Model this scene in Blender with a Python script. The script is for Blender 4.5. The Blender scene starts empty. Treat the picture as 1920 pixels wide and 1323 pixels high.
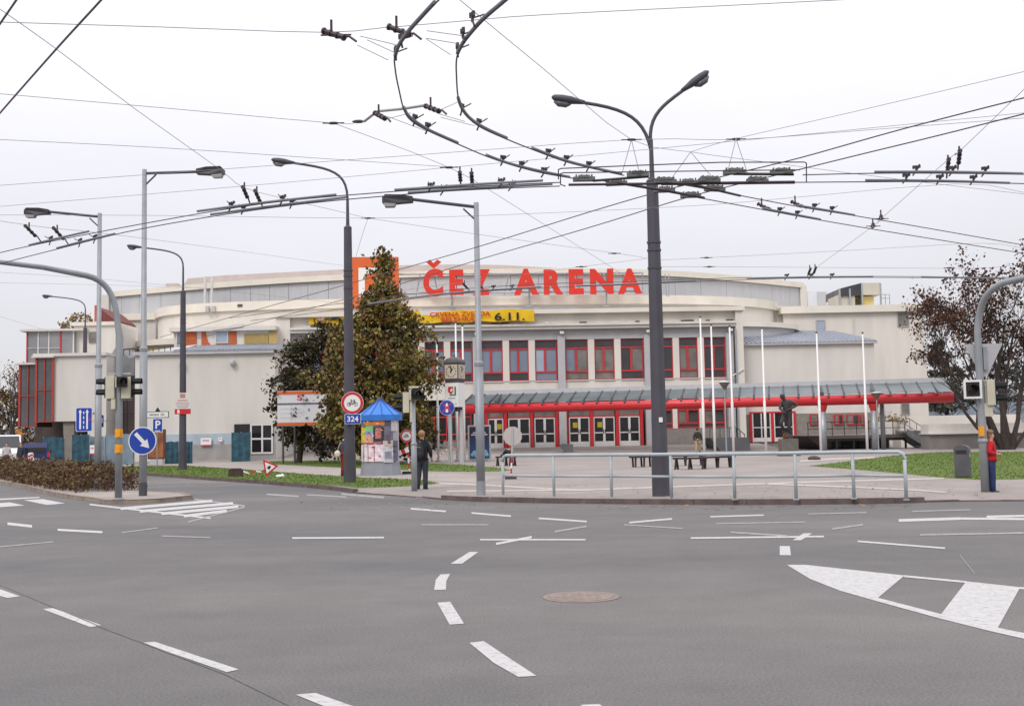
import bpy, bmesh, math, random
from mathutils import Vector, Matrix
random.seed(7)
R = math.radians
SC = bpy.context.scene
COL = SC.collection
# ---------------------------------------------------------------- camera, sky, sun, exposure
W, H, F = 1920.0, 1323.0, 2100.0
CAM = Vector((0, 0, 1.7))
PITCH = math.atan((815 - 661.5) / F)
ROLL = 0.019
_u0 = Vector((0, -math.sin(PITCH), math.cos(PITCH))); _r0 = Vector((1, 0, 0))
FWD = Vector((0, math.cos(PITCH), math.sin(PITCH)))
UP = _u0 * math.cos(ROLL) + _r0 * math.sin(ROLL)
RT = _r0 * math.cos(ROLL) - _u0 * math.sin(ROLL)
cd = bpy.data.cameras.new('camera'); co = bpy.data.objects.new('camera', cd); COL.objects.link(co)
cd.sensor_fit = 'HORIZONTAL'; cd.sensor_width = 36.0; cd.lens = F / W * 36.0
cd.clip_start = 0.1; cd.clip_end = 3000
M = Matrix((RT, UP, -FWD)).transposed().to_4x4(); M.translation = CAM
co.matrix_world = M
SC.camera = co

wd = bpy.data.worlds.new('World'); SC.world = wd; wd.use_nodes = True
nt = wd.node_tree; nt.nodes.clear()
def nn(t, k, **kw):
    n = t.nodes.new(k)
    for a, b in kw.items(): setattr(n, a, b)
    return n
out = nn(nt, 'ShaderNodeOutputWorld'); bg = nn(nt, 'ShaderNodeBackground'); bg2 = nn(nt, 'ShaderNodeBackground')
sky = nn(nt, 'ShaderNodeTexSky', sky_type='NISHITA', sun_disc=False)
SUN_EL, SUN_ROT = R(42), R(150)
sky.sun_elevation = SUN_EL; sky.sun_rotation = SUN_ROT
tc = nn(nt, 'ShaderNodeTexCoord'); sx = nn(nt, 'ShaderNodeSeparateXYZ')
nt.links.new(tc.outputs['Generated'], sx.inputs[0])
# overcast luminance: (1 + 2 sin(elevation)) / 3 of the zenith, the standard overcast sky
mx = nn(nt, 'ShaderNodeMath', operation='MAXIMUM'); mx.inputs[1].default_value = 0.0
nt.links.new(sx.outputs[2], mx.inputs[0])
ma = nn(nt, 'ShaderNodeMath', operation='MULTIPLY_ADD'); ma.inputs[1].default_value = 2 / 3; ma.inputs[2].default_value = 1 / 3
nt.links.new(mx.outputs[0], ma.inputs[0])
nz = nn(nt, 'ShaderNodeTexNoise'); nz.inputs['Scale'].default_value = 2.2; nz.inputs['Detail'].default_value = 4
mp = nn(nt, 'ShaderNodeMapping'); mp.inputs['Scale'].default_value = (1, 1, 4)
nt.links.new(tc.outputs['Generated'], mp.inputs[0]); nt.links.new(mp.outputs[0], nz.inputs[0])
mr = nn(nt, 'ShaderNodeMapRange'); mr.inputs[1].default_value = 0.3; mr.inputs[2].default_value = 0.7; mr.inputs[3].default_value = 0.96; mr.inputs[4].default_value = 1.04
nt.links.new(nz.outputs[0], mr.inputs[0])
mm = nn(nt, 'ShaderNodeMath', operation='MULTIPLY'); nt.links.new(ma.outputs[0], mm.inputs[0]); nt.links.new(mr.outputs[0], mm.inputs[1])
m2 = nn(nt, 'ShaderNodeMath', operation='MULTIPLY'); m2.inputs[1].default_value = 1.95; nt.links.new(mm.outputs[0], m2.inputs[0])
bg.inputs[0].default_value = (0.955, 0.945, 1.0, 1)
nt.links.new(m2.outputs[0], bg.inputs[1])
nt.links.new(sky.outputs[0], bg2.inputs[0]); bg2.inputs[1].default_value = 0.008
ad = nn(nt, 'ShaderNodeAddShader'); nt.links.new(bg.outputs[0], ad.inputs[0]); nt.links.new(bg2.outputs[0], ad.inputs[1])
nt.links.new(ad.outputs[0], out.inputs[0])

sl = bpy.data.lights.new('sun', 'SUN'); sl.energy = 1.35; sl.angle = R(20); sl.color = (1.0, 0.95, 0.88)
so = bpy.data.objects.new('sun', sl); COL.objects.link(so); so.location = (-20, -30, 60)
# sun behind and to the left of the viewer; light travels towards +Y
sd = Vector((math.sin(R(28)) * math.cos(SUN_EL), math.cos(R(28)) * math.cos(SUN_EL), -math.sin(SUN_EL)))
so.rotation_euler = sd.to_track_quat('-Z', 'Y').to_euler()
vs = SC.view_settings; vs.view_transform = 'Standard'; vs.look = 'None'; vs.exposure = 0.0; vs.gamma = 1.0
SC.cycles.use_denoising = True
SC.cycles.max_bounces = 6

# ---------------------------------------------------------------- pixel -> place helpers
def ray(px, py):
    return FWD * F + RT * (px - W / 2) - UP * (py - H / 2)
def P(px, py, Y):
    d = ray(px, py); return CAM + d * (Y / d.y)
def G(px, py, z=0.0):
    d = ray(px, py); return CAM + d * ((z - CAM.z) / d.z)
def mpp(Y): return Y / F          # metres per photo pixel at depth Y

# ---------------------------------------------------------------- materials
MATS = {}
def mat(name, col, rough=0.7, var=0.12, scale=3.0, bump=0.0, metal=0.0, spec=0.4, detail=5.0, col2=None, stretch=None, alpha=None, bscale=None):
    if name in MATS: return MATS[name]
    m = bpy.data.materials.new(name); m.use_nodes = True; t = m.node_tree
    b = t.nodes['Principled BSDF']; b.inputs['Roughness'].default_value = rough; b.inputs['Metallic'].default_value = metal
    b.inputs['Specular IOR Level'].default_value = spec
    c = Vector(col[:3]); ca = c * (1 - var); cb = c * (1 + var)
    if col2: ca, cb = Vector(col), Vector(col2)
    tcn = nn(t, 'ShaderNodeTexCoord'); src = tcn.outputs['Object']
    if stretch:
        mpn = nn(t, 'ShaderNodeMapping'); mpn.inputs['Scale'].default_value = stretch; t.links.new(src, mpn.inputs[0]); src = mpn.outputs[0]
    n = nn(t, 'ShaderNodeTexNoise'); n.inputs['Scale'].default_value = scale; n.inputs['Detail'].default_value = detail
    t.links.new(src, n.inputs[0])
    r = nn(t, 'ShaderNodeValToRGB'); r.color_ramp.elements[0].position = 0.3; r.color_ramp.elements[1].position = 0.7
    r.color_ramp.elements[0].color = (*ca, 1); r.color_ramp.elements[1].color = (*cb, 1)
    t.links.new(n.outputs[0], r.inputs[0]); t.links.new(r.outputs[0], b.inputs['Base Color'])
    if bump:
        n2 = nn(t, 'ShaderNodeTexNoise'); n2.inputs['Scale'].default_value = bscale or scale * 6; n2.inputs['Detail'].default_value = 4
        t.links.new(src, n2.inputs[0])
        bp = nn(t, 'ShaderNodeBump'); bp.inputs['Strength'].default_value = bump; bp.inputs['Distance'].default_value = 0.02
        t.links.new(n2.outputs[0], bp.inputs['Height']); t.links.new(bp.outputs[0], b.inputs['Normal'])
    if alpha is not None: b.inputs['Alpha'].default_value = alpha
    MATS[name] = m
    return m
def two_noise(name, base, dust, fine=60.0, big=0.12, rough=0.85, bump=0.25, stretch=(1, 1, 1), grain=0.16):
    """ground material: fine grain times broad dusty patches"""
    m = bpy.data.materials.new(name); m.use_nodes = True; t = m.node_tree; b = t.nodes['Principled BSDF']
    b.inputs['Roughness'].default_value = rough; b.inputs['Specular IOR Level'].default_value = 0.25
    tcn = nn(t, 'ShaderNodeTexCoord')
    mpn = nn(t, 'ShaderNodeMapping'); mpn.inputs['Scale'].default_value = stretch; t.links.new(tcn.outputs['Object'], mpn.inputs[0])
    n1 = nn(t, 'ShaderNodeTexNoise'); n1.inputs['Scale'].default_value = big; n1.inputs['Detail'].default_value = 6; n1.inputs['Roughness'].default_value = 0.6
    t.links.new(mpn.outputs[0], n1.inputs[0])
    r1 = nn(t, 'ShaderNodeValToRGB'); e = r1.color_ramp.elements; e[0].position = 0.36; e[1].position = 0.68
    e[0].color = (*base, 1); e[1].color = (*dust, 1); t.links.new(n1.outputs[0], r1.inputs[0])
    n2 = nn(t, 'ShaderNodeTexNoise'); n2.inputs['Scale'].default_value = fine; n2.inputs['Detail'].default_value = 3
    t.links.new(tcn.outputs['Object'], n2.inputs[0])
    mr2 = nn(t, 'ShaderNodeMapRange'); mr2.inputs[1].default_value = 0.25; mr2.inputs[2].default_value = 0.75
    mr2.inputs[3].default_value = 1 - grain; mr2.inputs[4].default_value = 1 + grain; t.links.new(n2.outputs[0], mr2.inputs[0])
    n3 = nn(t, 'ShaderNodeTexNoise'); n3.inputs['Scale'].default_value = 1.1; n3.inputs['Detail'].default_value = 9; n3.inputs['Roughness'].default_value = 0.68
    t.links.new(tcn.outputs['Object'], n3.inputs[0])
    mr3 = nn(t, 'ShaderNodeMapRange'); mr3.inputs[1].default_value = 0.3; mr3.inputs[2].default_value = 0.7
    mr3.inputs[3].default_value = 0.90; mr3.inputs[4].default_value = 1.09; t.links.new(n3.outputs[0], mr3.inputs[0])
    mu0 = nn(t, 'ShaderNodeMath', operation='MULTIPLY'); t.links.new(mr2.outputs[0], mu0.inputs[0]); t.links.new(mr3.outputs[0], mu0.inputs[1])
    mu = nn(t, 'ShaderNodeVectorMath', operation='SCALE'); t.links.new(r1.outputs[0], mu.inputs[0]); t.links.new(mu0.outputs[0], mu.inputs['Scale'])
    t.links.new(mu.outputs[0], b.inputs['Base Color'])
    bp = nn(t, 'ShaderNodeBump'); bp.inputs['Strength'].default_value = bump; bp.inputs['Distance'].default_value = 0.01
    t.links.new(n2.outputs[0], bp.inputs['Height']); t.links.new(bp.outputs[0], b.inputs['Normal'])
    MATS[name] = m
    return m
def worn_paint(name, col, under, amount=0.45, scale=5.0):
    """road paint with worn patches that show the asphalt"""
    m = mat(name, col, 0.75, 0.06, 8)
    t = m.node_tree; b = t.nodes['Principled BSDF']; old = b.inputs['Base Color'].links[0].from_socket
    tcn = nn(t, 'ShaderNodeTexCoord'); n = nn(t, 'ShaderNodeTexNoise'); n.inputs['Scale'].default_value = scale; n.inputs['Detail'].default_value = 8; n.inputs['Roughness'].default_value = 0.7
    t.links.new(tcn.outputs['Object'], n.inputs[0])
    r = nn(t, 'ShaderNodeValToRGB'); e = r.color_ramp.elements; e[0].position = amount; e[1].position = amount + 0.12
    e[0].color = (0, 0, 0, 1); e[1].color = (1, 1, 1, 1); t.links.new(n.outputs[0], r.inputs[0])
    mi = nn(t, 'ShaderNodeMix', data_type='RGBA'); t.links.new(r.outputs[0], mi.inputs[0]); mi.inputs[6].default_value = (*under, 1)
    t.links.new(old, mi.inputs[7]); t.links.new(mi.outputs[2], b.inputs['Base Color'])
    return m

# ---------------------------------------------------------------- mesh builder
WM = {}
class MB:
    def __init__(s): s.v = []; s.f = []; s.m = []
    def add(s, vs, fs, m=0):
        o = len(s.v); s.v += [Vector(v) for v in vs]; s.f += [tuple(i + o for i in f) for f in fs]; s.m += [m] * len(fs); return s
    def box(s, x0, x1, y0, y1, z0, z1, m=0):
        return s.add([(x0, y0, z0), (x1, y0, z0), (x1, y1, z0), (x0, y1, z0), (x0, y0, z1), (x1, y0, z1), (x1, y1, z1), (x0, y1, z1)],
                     [(3, 2, 1, 0), (4, 5, 6, 7), (0, 1, 5, 4), (1, 2, 6, 5), (2, 3, 7, 6), (3, 0, 4, 7)], m)
    def cbox(s, c, sx, sy, sz, m=0, rot=None):
        o = len(s.v); s.box(-sx / 2, sx / 2, -sy / 2, sy / 2, -sz / 2, sz / 2, m); c = Vector(c)
        for i in range(o, o + 8): s.v[i] = (rot @ s.v[i] if rot else s.v[i]) + c
        return s
    def prism(s, pts, ext, m=0):
        n = len(pts); pts = [Vector(p) for p in pts]; e = Vector(ext)
        s.add(pts + [p + e for p in pts], [tuple(range(n))[::-1], tuple(range(n, 2 * n))] + [(i, (i + 1) % n, n + (i + 1) % n, n + i) for i in range(n)], m); return s
    def face(s, pts, m=0): return s.add(pts, [tuple(range(len(pts)))], m)
    def tube(s, pts, r, n=8, m=0, cap=True, flat=1.0):
        pts = [Vector(p) for p in pts]; k = len(pts); rs = r if isinstance(r, (list, tuple)) else [r] * k
        o = len(s.v); prev = None
        for i, p in enumerate(pts):
            t = (pts[min(i + 1, k - 1)] - pts[max(i - 1, 0)]).normalized()
            if prev is None:
                a = Vector((0, 0, 1)) if abs(t.z) < 0.9 else Vector((1, 0, 0)); x = t.cross(a).normalized()
            else:
                x = (prev - t * prev.dot(t)).normalized()
            prev = x; y = t.cross(x)
            for j in range(n):
                a = 2 * math.pi * j / n; s.v.append(p + (x * math.cos(a) + y * math.sin(a) * flat) * rs[i])
        for i in range(k - 1):
            for j in range(n):
                s.f.append((o + i * n + j, o + i * n + (j + 1) % n, o + (i + 1) * n + (j + 1) % n, o + (i + 1) * n + j)); s.m.append(m)
        if cap:
            s.f.append(tuple(o + j for j in range(n))[::-1]); s.m.append(m)
            s.f.append(tuple(o + (k - 1) * n + j for j in range(n))); s.m.append(m)
        return s
    def lathe(s, c, prof, n=16, m=0):
        c = Vector(c); o = len(s.v)
        for r, z in prof:
            for j in range(n):
                a = 2 * math.pi * j / n; s.v.append(c + Vector((r * math.cos(a), r * math.sin(a), z)))
        for i in range(len(prof) - 1):
            for j in range(n):
                s.f.append((o + i * n + j, o + i * n + (j + 1) % n, o + (i + 1) * n + (j + 1) % n, o + (i + 1) * n + j)); s.m.append(m)
        s.f.append(tuple(o + j for j in range(n))[::-1]); s.m.append(m)
        s.f.append(tuple(o + (len(prof) - 1) * n + j for j in range(n))); s.m.append(m)
        return s
    def ell(s, c, rx, ry, rz, m=0, n=10, k=6):
        prof = [(math.sin(math.pi * (i + .02) / (k + .04)), -math.cos(math.pi * (i + .02) / (k + .04))) for i in range(k + 1)]
        o = len(s.v); s.lathe((0, 0, 0), prof, n, m); c = Vector(c)
        for i in range(o, len(s.v)): v = s.v[i]; s.v[i] = Vector((v.x * rx, v.y * ry, v.z * rz)) + c
        return s
    def build(s, name, mats, parent=None, smooth=False, local=False, origin=None):
        if not isinstance(mats, (list, tuple)): mats = [mats]
        me = bpy.data.meshes.new(name); o = bpy.data.objects.new(name, me)
        if parent is not None:
            w = WM.get(parent.name, Matrix())
            inv = Matrix() if local else w.inverted(); o.parent = parent; WM_new = w
        else:
            if origin is None:
                xs = [v.x for v in s.v]; ys = [v.y for v in s.v]; zs = [v.z for v in s.v]
                origin = Vector(((min(xs) + max(xs)) / 2, (min(ys) + max(ys)) / 2, min(zs)))
            origin = Vector(origin); w = Matrix.Translation(origin); inv = w.inverted(); o.location = origin; WM_new = w
        me.from_pydata([inv @ v for v in s.v], [], s.f)
        for mm_ in mats: me.materials.append(mm_)
        if len(mats) > 1: me.polygons.foreach_set('material_index', s.m)
        if smooth: me.polygons.foreach_set('use_smooth', [True] * len(me.polygons))
        me.update(); COL.objects.link(o); WM[o.name] = WM_new
        return o
def top(o, label, cat=None, group=None, kind=None):
    o['label'] = label
    if cat: o['category'] = cat
    if group: o['group'] = group
    if kind: o['kind'] = kind
    return o
def E(name, loc, label, cat, group=None, rz=0.0):
    o = bpy.data.objects.new(name, None); COL.objects.link(o); o.location = loc; o.rotation_euler = (0, 0, rz); o.empty_display_size = 0.3
    WM[o.name] = Matrix.Translation(Vector(loc)) @ Matrix.Rotation(rz, 4, 'Z')
    return top(o, label, cat, group)
def struct(o, label=None):
    o['kind'] = 'structure'
    if label: o['label'] = label
    return o

# flat graphics: a frame on a sign face; x to the right, y up, off towards the viewer
class Fr:
    def __init__(s, c, right=(1, 0, 0), up=(0, 0, 1)):
        s.c = Vector(c); s.r = Vector(right).normalized(); s.u = Vector(up).normalized(); s.n = s.r.cross(s.u)
    def p(s, x, y, off=0.0): return s.c + s.r * x + s.u * y + s.n * off
def plate(mb, fr, pts, off, th, m=0):
    return mb.prism([fr.p(x, y, off - th) for x, y in pts], fr.n * th, m)
def circ(r, n=28, cx=0, cy=0, a0=0.0): return [(cx + r * math.cos(a0 + 2 * math.pi * i / n), cy + r * math.sin(a0 + 2 * math.pi * i / n)) for i in range(n)]
def rect(x0, x1, y0, y1): return [(x0, y0), (x1, y0), (x1, y1), (x0, y1)]
def rrect(w, h, r, n=5):
    pts = []
    for cx, cy, a in ((w / 2 - r, -h / 2 + r, -90), (w / 2 - r, h / 2 - r, 0), (-w / 2 + r, h / 2 - r, 90), (-w / 2 + r, -h / 2 + r, 180)):
        pts += [(cx + r * math.cos(R(a + 90 * i / n)), cy + r * math.sin(R(a + 90 * i / n))) for i in range(n + 1)]
    return pts
def ring(mb, fr, r0, r1, off, th, m=0, n=32):
    for i in range(n):
        a, b = 2 * math.pi * i / n, 2 * math.pi * (i + 1) / n
        plate(mb, fr, [(r0 * math.cos(a), r0 * math.sin(a)), (r1 * math.cos(a), r1 * math.sin(a)), (r1 * math.cos(b), r1 * math.sin(b)), (r0 * math.cos(b), r0 * math.sin(b))], off, th, m)
    return mb
def stroke(mb, fr, x0, y0, x1, y1, w, off, th, m=0):
    d = Vector((x1 - x0, y1 - y0)); L = d.length or 1; nx, ny = -d.y / L * w / 2, d.x / L * w / 2
    return plate(mb, fr, [(x0 + nx, y0 + ny), (x0 - nx, y0 - ny), (x1 - nx, y1 - ny), (x1 + nx, y1 + ny)], off, th, m)

# lettering: glyph meshes made once from the built-in font
GLY = {}
def glyphs(strings):
    for st, bold in strings:
        c = bpy.data.curves.new('t', 'FONT'); c.body = st; c.size = 1.0; c.offset = bold; c.resolution_u = 4; c.fill_mode = 'FRONT'
        o = bpy.data.objects.new('t', c); COL.objects.link(o)
        bpy.context.view_layer.update()
        dg = bpy.context.evaluated_depsgraph_get(); me = bpy.data.meshes.new_from_object(o.evaluated_get(dg))
        vs = [(v.co.x, v.co.y) for v in me.vertices]; fs = [tuple(p.vertices) for p in me.polygons]
        x0 = min(v[0] for v in vs); x1 = max(v[0] for v in vs); y0 = min(v[1] for v in vs); y1 = max(v[1] for v in vs)
        GLY[st] = ([((x - x0) / (x1 - x0), (y - y0) / (y1 - y0)) for x, y in vs], fs)
        bpy.data.objects.remove(o); bpy.data.curves.remove(c); bpy.data.meshes.remove(me)
def letter(mb, st, fr, x0, x1, y0, y1, off, th=0.0, m=0):
    vs, fs = GLY[st]; k = len(vs)
    a = [fr.p(x0 + (x1 - x0) * x, y0 + (y1 - y0) * y, off) for x, y in vs]
    mb.add(a, fs, m)
    if th:
        from collections import Counter
        b = [p - fr.n * th for p in a]; mb.add(b, [f[::-1] for f in fs], m)
        ed = Counter()
        for f in fs:
            for i in range(len(f)): ed[tuple(sorted((f[i], f[(i + 1) % len(f)])))] += 1
        bd = []
        for f in fs:
            for i in range(len(f)):
                e = (f[i], f[(i + 1) % len(f)])
                if ed[tuple(sorted(e))] == 1: bd.append(e)
        mb.add(a + b, [(e[1], e[0], k + e[0], k + e[1]) for e in bd], m)
    return mb
glyphs([(s, 0.05) for s in ('C', 'E', 'Z', 'A', 'R', 'N')] + [(s, 0.022) for s in ('324', 'P', '6.11.', 'S')] + [(s, 0.03) for s in ('CRVENA ZVEZDA', 'BELEHRAD')] +
       [])
# ================================================================ ground, road, pavements, lawns
asph = two_noise('asphalt', (0.112, 0.109, 0.111), (0.178, 0.165, 0.154), fine=48.0, big=0.11, stretch=(0.4, 1.3, 1), grain=0.32, bump=0.35)
pave = two_noise('plaza_asphalt', (0.25, 0.22, 0.204), (0.31, 0.274, 0.253), fine=25.0, big=0.25, grain=0.12)
path_m = two_noise('path_paving', (0.30, 0.262, 0.237), (0.36, 0.318, 0.29), fine=18.0, big=0.4, grain=0.12)
kerb_m = mat('kerb_granite', (0.115, 0.085, 0.08), 0.85, 0.3, 2.2, 0.4)
kerb_l = mat('kerb_pale_granite', (0.26, 0.21, 0.17), 0.85, 0.3, 2.2, 0.4)
soil_m = two_noise('field_soil', (0.09, 0.085, 0.05), (0.13, 0.12, 0.07), fine=8.0, big=0.02)
grass_b = two_noise('grass_ground', (0.068, 0.112, 0.012), (0.10, 0.145, 0.02), fine=14.0, big=0.5, grain=0.35, bump=0.8)
paint = worn_paint('road_paint_white', (0.47, 0.46, 0.455), (0.30, 0.29, 0.28), 0.36, 14)
paint_w = worn_paint('road_paint_worn', (0.30, 0.29, 0.285), (0.20, 0.19, 0.185), 0.40, 9)
band_m = mat('pale_stone_band', (0.42, 0.375, 0.335), 0.85, 0.12, 2)

g = MB().face([(-1500, -200, -0.03), (1500, -200, -0.03), (1500, 2600, -0.03), (-1500, 2600, -0.03)]).build('ground', soil_m, origin=(0, 0, -0.03)); struct(g)
road = MB().face([(-160, -60, 0), (160, -60, 0), (160, 190, 0), (-160, 190, 0)]).build('road', asph, origin=(0, 0, 0)); struct(road)

def sheet(name, pix, z, m, parent=None, world=None):
    pts = [G(x, y, z) for x, y in pix] if world is None else [Vector((a, b, z)) for a, b in world]
    mb = MB(); n = len(pts)
    area = sum(pts[i].x * pts[(i + 1) % n].y - pts[(i + 1) % n].x * pts[i].y for i in range(n))
    if area < 0: pts = pts[::-1]
    return mb.face(pts).build(name, m, parent, origin=None if parent else (0, 0, z))

# painted markings (each one a sheet of its own on the road)
MKN = [0]
def mk(pix, m=paint, name='lane_dash', z=0.004):
    MKN[0] += 1; return sheet(name, pix, z + .00004 * MKN[0], m, road)
def ml(x0, y0, x1, y1, t, m=paint_w, name='lane_line'):
    d = t / 2.0; mk([(x0, y0 - d), (x1, y1 - d), (x1, y1 + d), (x0, y0 + d)], m, name)
for q in ([(-22, 1098), (4, 1105), (37, 1117), (14, 1120), (-22, 1111)], [(80, 1141), (99, 1139), (190, 1171), (170, 1175)],
          [(266, 1204), (290, 1202), (448, 1254), (425, 1259)], [(554, 1301), (592, 1298), (702, 1337), (650, 1340)],
          [(845, 1056), (880, 1034), (897, 1034), (866, 1056)], [(814, 1105), (817, 1086), (826, 1076), (844, 1075), (837, 1088), (836, 1105)],
          [(820, 1129), (844, 1127), (870, 1168), (843, 1170)], [(880, 1204), (907, 1201), (960, 1236), (1006, 1266), (972, 1268), (925, 1241)],
          [(1078, 1330), (1092, 1320), (1124, 1319), (1140, 1330)], [(1462, 1023), (1481, 1023), (1483, 1040), (1462, 1040)],
          [(1486, 1012), (1507, 999), (1523, 999), (1502, 1012)]): mk(q)
mk([(1475, 1058), (1510, 1058), (1696, 1078), (1640, 1125), (1575, 1106.5), (1520, 1085)], paint, 'hatched_marking')
mk([(1812, 1089), (1913, 1100), (1871, 1176), (1764, 1151)], paint, 'hatched_marking')
mk([(1643, 1119), (1765, 1150.5), (1870, 1175.5), (1990, 1200), (1990, 1212), (1860, 1183), (1760, 1158), (1640, 1125)], paint, 'edge_line')
mk([(1696, 1077.5), (1812, 1088.5), (1812, 1092), (1694, 1081)], paint, 'edge_line'); mk([(1913, 1099.5), (1990, 1107), (1990, 1112), (1911, 1103)], paint, 'edge_line')
for a in ((770, 953, 836, 958, 3), (884, 961, 958, 967, 3), (1010, 971, 1100, 977, 3), (1180, 979, 1260, 972, 3), (1332, 968, 1432, 965, 2.5), (1685, 975, 1800, 971.5, 5), (1800, 971.5, 1990, 973, 4), (1850, 968, 1990, 965, 4),
          (14, 981, 60, 986, 5), (108, 992.5, 192, 997, 4), (900, 1011, 1098, 1011, 2.6), (930, 1019, 997, 1006, 4), (1608, 1014, 1772, 1027, 3), (1295, 1008, 1545, 1005, 3), (548, 1008, 720, 1007, 3)): ml(*a, m=paint)
for a in ((790, 983, 916, 983, 2), (303, 1004, 395, 1007, 2), (1040, 996, 1100, 986, 3), (1170, 983, 1280, 990, 2), (1342, 981, 1510, 978, 2), (1370, 997, 1478, 1004, 3), (1560, 991, 1618, 983, 3), (1515, 963, 1625, 960, 2),
          (1725, 1002, 1990, 997, 3), (1710, 958, 1820, 955, 2), (-40, 1028, 100, 1015, 2), (228, 998, 295, 989, 2), (1800, 1040, 1828, 1075, 2), (500, 926, 560, 930, 3), (575, 927, 650, 931, 2.5), (640, 925.5, 720, 932, 3.5), (780, 932, 830, 934, 2)): ml(*a)
for q in ([(-40, 946), (18, 941), (46, 947), (-40, 953)], [(44, 937), (80, 935), (122, 943), (88, 946)], [(-40, 936), (74, 931), (74, 933), (-40, 939)]): mk(q, paint, 'crossing_bar')
ml(168, 945, 395, 971, 3, paint, 'edge_line'); ml(352, 978, 459, 950, 2.5, paint_w, 'edge_line'); ml(364, 935.5, 459, 948, 3, paint_w, 'edge_line')
for a in ((226, 953, 398, 938.5, 5), (262, 958, 437, 943, 5), (303, 962.5, 447, 949, 5), (345, 967, 425, 957, 5)): ml(*a, m=paint, name='hatched_marking')
# tar seam and asphalt patch line
tar = mat('tar_seam', (0.098, 0.096, 0.098), 0.6, 0.2, 5)
for (a, b) in (((-60, 1070), (190, 1175)), ((190, 1175), (420, 1262)), ((420, 1262), (560, 1330))):
    mk([(a[0], a[1] - 1.5), (b[0], b[1] - 1.5), (b[0], b[1] + .8), (a[0], a[1] + .8)], tar, 'tar_seam', 0.002)

# manhole cover
c = G(1090, 1119); mh = MB(); mh.lathe((c.x, c.y, 0), [(0.40, 0.0), (0.40, 0.008), (0.345, 0.009), (0.345, 0.005), (0.34, 0.005), (0.34, 0.011), (0.02, 0.012)], 32)
for i in range(-3, 4):
    for j in range(-3, 4):
        if i * i + j * j < 10: mh.cbox((c.x + i * .085, c.y + j * .085, 0.0125), .05, .05, .002)
top(mh.build('manhole_cover', mat('rusty_iron', (0.22, 0.17, 0.145), 0.7, 0.2, 6, 0.3)), 'round brownish iron manhole cover set in the asphalt of the junction', 'manhole cover')

# ---- plaza pavement: front edge follows the kerb, dropped at the crossings
ZP = 0.12
edge = [(560, 912.5, 1), (600, 916, 1), (640, 920.5, 1), (662, 924, .25), (720, 928, .2), (790, 933, .2), (826, 936.5, .3), (850, 938, 1), (900, 940, 1), (1000, 942.5, 1), (1100, 944, 1), (1200, 945, 1), (1300, 945.8, 1), (1400, 946, 1), (1500, 945.5, 1),
        (1600, 944.6, 1), (1680, 943.5, 1), (1735, 941.5, .3), (1800, 940, .2), (1880, 939.5, .2), (1990, 939, .25)]
front = [G(x, y) for x, y, h in edge]; hs = [ZP * h for _, _, h in edge]
front += [front[-1] + Vector((d, -.012 * d, 0)) for d in (8, 20, 45)]; hs += [ZP] * 3
left_strip = [(225, 889), (300, 893), (350, 897), (420, 902), (480, 906), (560, 912.5)]
mb = MB()
inset = [Vector((p.x, p.y + .62, ZP)) for p in front]
fr_ = [Vector((p.x, p.y + 0.16, h)) for p, h in zip(front, hs)]
for i in range(len(front) - 1): mb.face([fr_[i], fr_[i + 1], inset[i + 1], inset[i]])
mb.face([inset[i] for i in range(len(inset))] + [Vector((62, 40, ZP)), Vector((62, 82, ZP)), Vector((-34, 82, ZP)), Vector((-22, 70, ZP)), Vector((-9.2, 46, ZP))])
# slope up to the doors
mb.face([(-34, 82, ZP), (20.5, 82, ZP), (20.5, 94.2, 0.62), (-34, 94.2, 0.62)])
mb.face([(20.5, 82, ZP), (62, 82, ZP), (62, 98, ZP), (20.5, 98, ZP)])
mb.face([(20.5, 82, ZP), (20.5, 98, ZP), (20.5, 98, 0.75), (20.5, 94.2, 0.62)])
plaza = mb.build('pavement', pave, origin=(0, 0, ZP)); struct(plaza)
def kerbs(pts, parent, hgt, m, width=0.16, step=1.0, outward=None, depth=0.25):
    acc = []
    for i in range(len(pts) - 1):
        a, b = pts[i], pts[i + 1]; L = (b - a).xy.length; n = max(1, round(L / step))
        for k in range(n):
            p = a.lerp(b, k / n); q = a.lerp(b, (k + 1) / n)
            h0 = hgt[i] + (hgt[i + 1] - hgt[i]) * (k + (1 if hgt[i + 1] > hgt[i] else 0)) / n
            d = (q - p); d.z = 0; d.normalize(); nr = Vector((-d.y, d.x, 0)); p = p + d * .006; q = q - d * .006
            j = random.uniform(-.004, .004)
            z1 = max(h0, .012) + .004 + j
            if outward is None: s0, s1 = 0.0, width
            mbk = MB(); base = [p, q, q + nr * width, p + nr * width]
            lo = [Vector((v.x, v.y, -depth)) for v in base]; hi = [Vector((v.x, v.y, z1)) for v in base]
            hi[0] += nr * .015; hi[1] += nr * .015
            mbk.add(lo + hi, [(0, 1, 5, 4), (1, 2, 6, 5), (2, 3, 7, 6), (3, 0, 4, 7), (4, 5, 6, 7)])
            mbk.build('kerb_stone', m, parent)
kerbs(front, plaza, hs, kerb_m)
# pale bands laid in the pavement
BN = 0
for pts in ([(800, 904.5), (900, 908), (1000, 914), (1090, 918), (1110, 918)], [(838, 920.5), (900, 919.5), (1100, 917.5), (1300, 910.5), (1500, 903.5), (1770, 896)], [(1440, 906.5), (1600, 912.5), (1720, 918), (1775, 922.5)], [(1500, 864), (1560, 860), (1640, 857)]):
    mb = MB(); BN += 1; BZ = ZP + .004 + .0015 * BN
    for i in range(len(pts) - 1):
        (x0, y0), (x1, y1) = pts[i], pts[i + 1]
        mb.face([G(x0, y0 + 1.6, BZ), G(x1, y1 + 1.6, BZ), G(x1, y1 - 1.3, BZ), G(x0, y0 - 1.3, BZ)])
    mb.build('stone_band', band_m, plaza)

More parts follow.
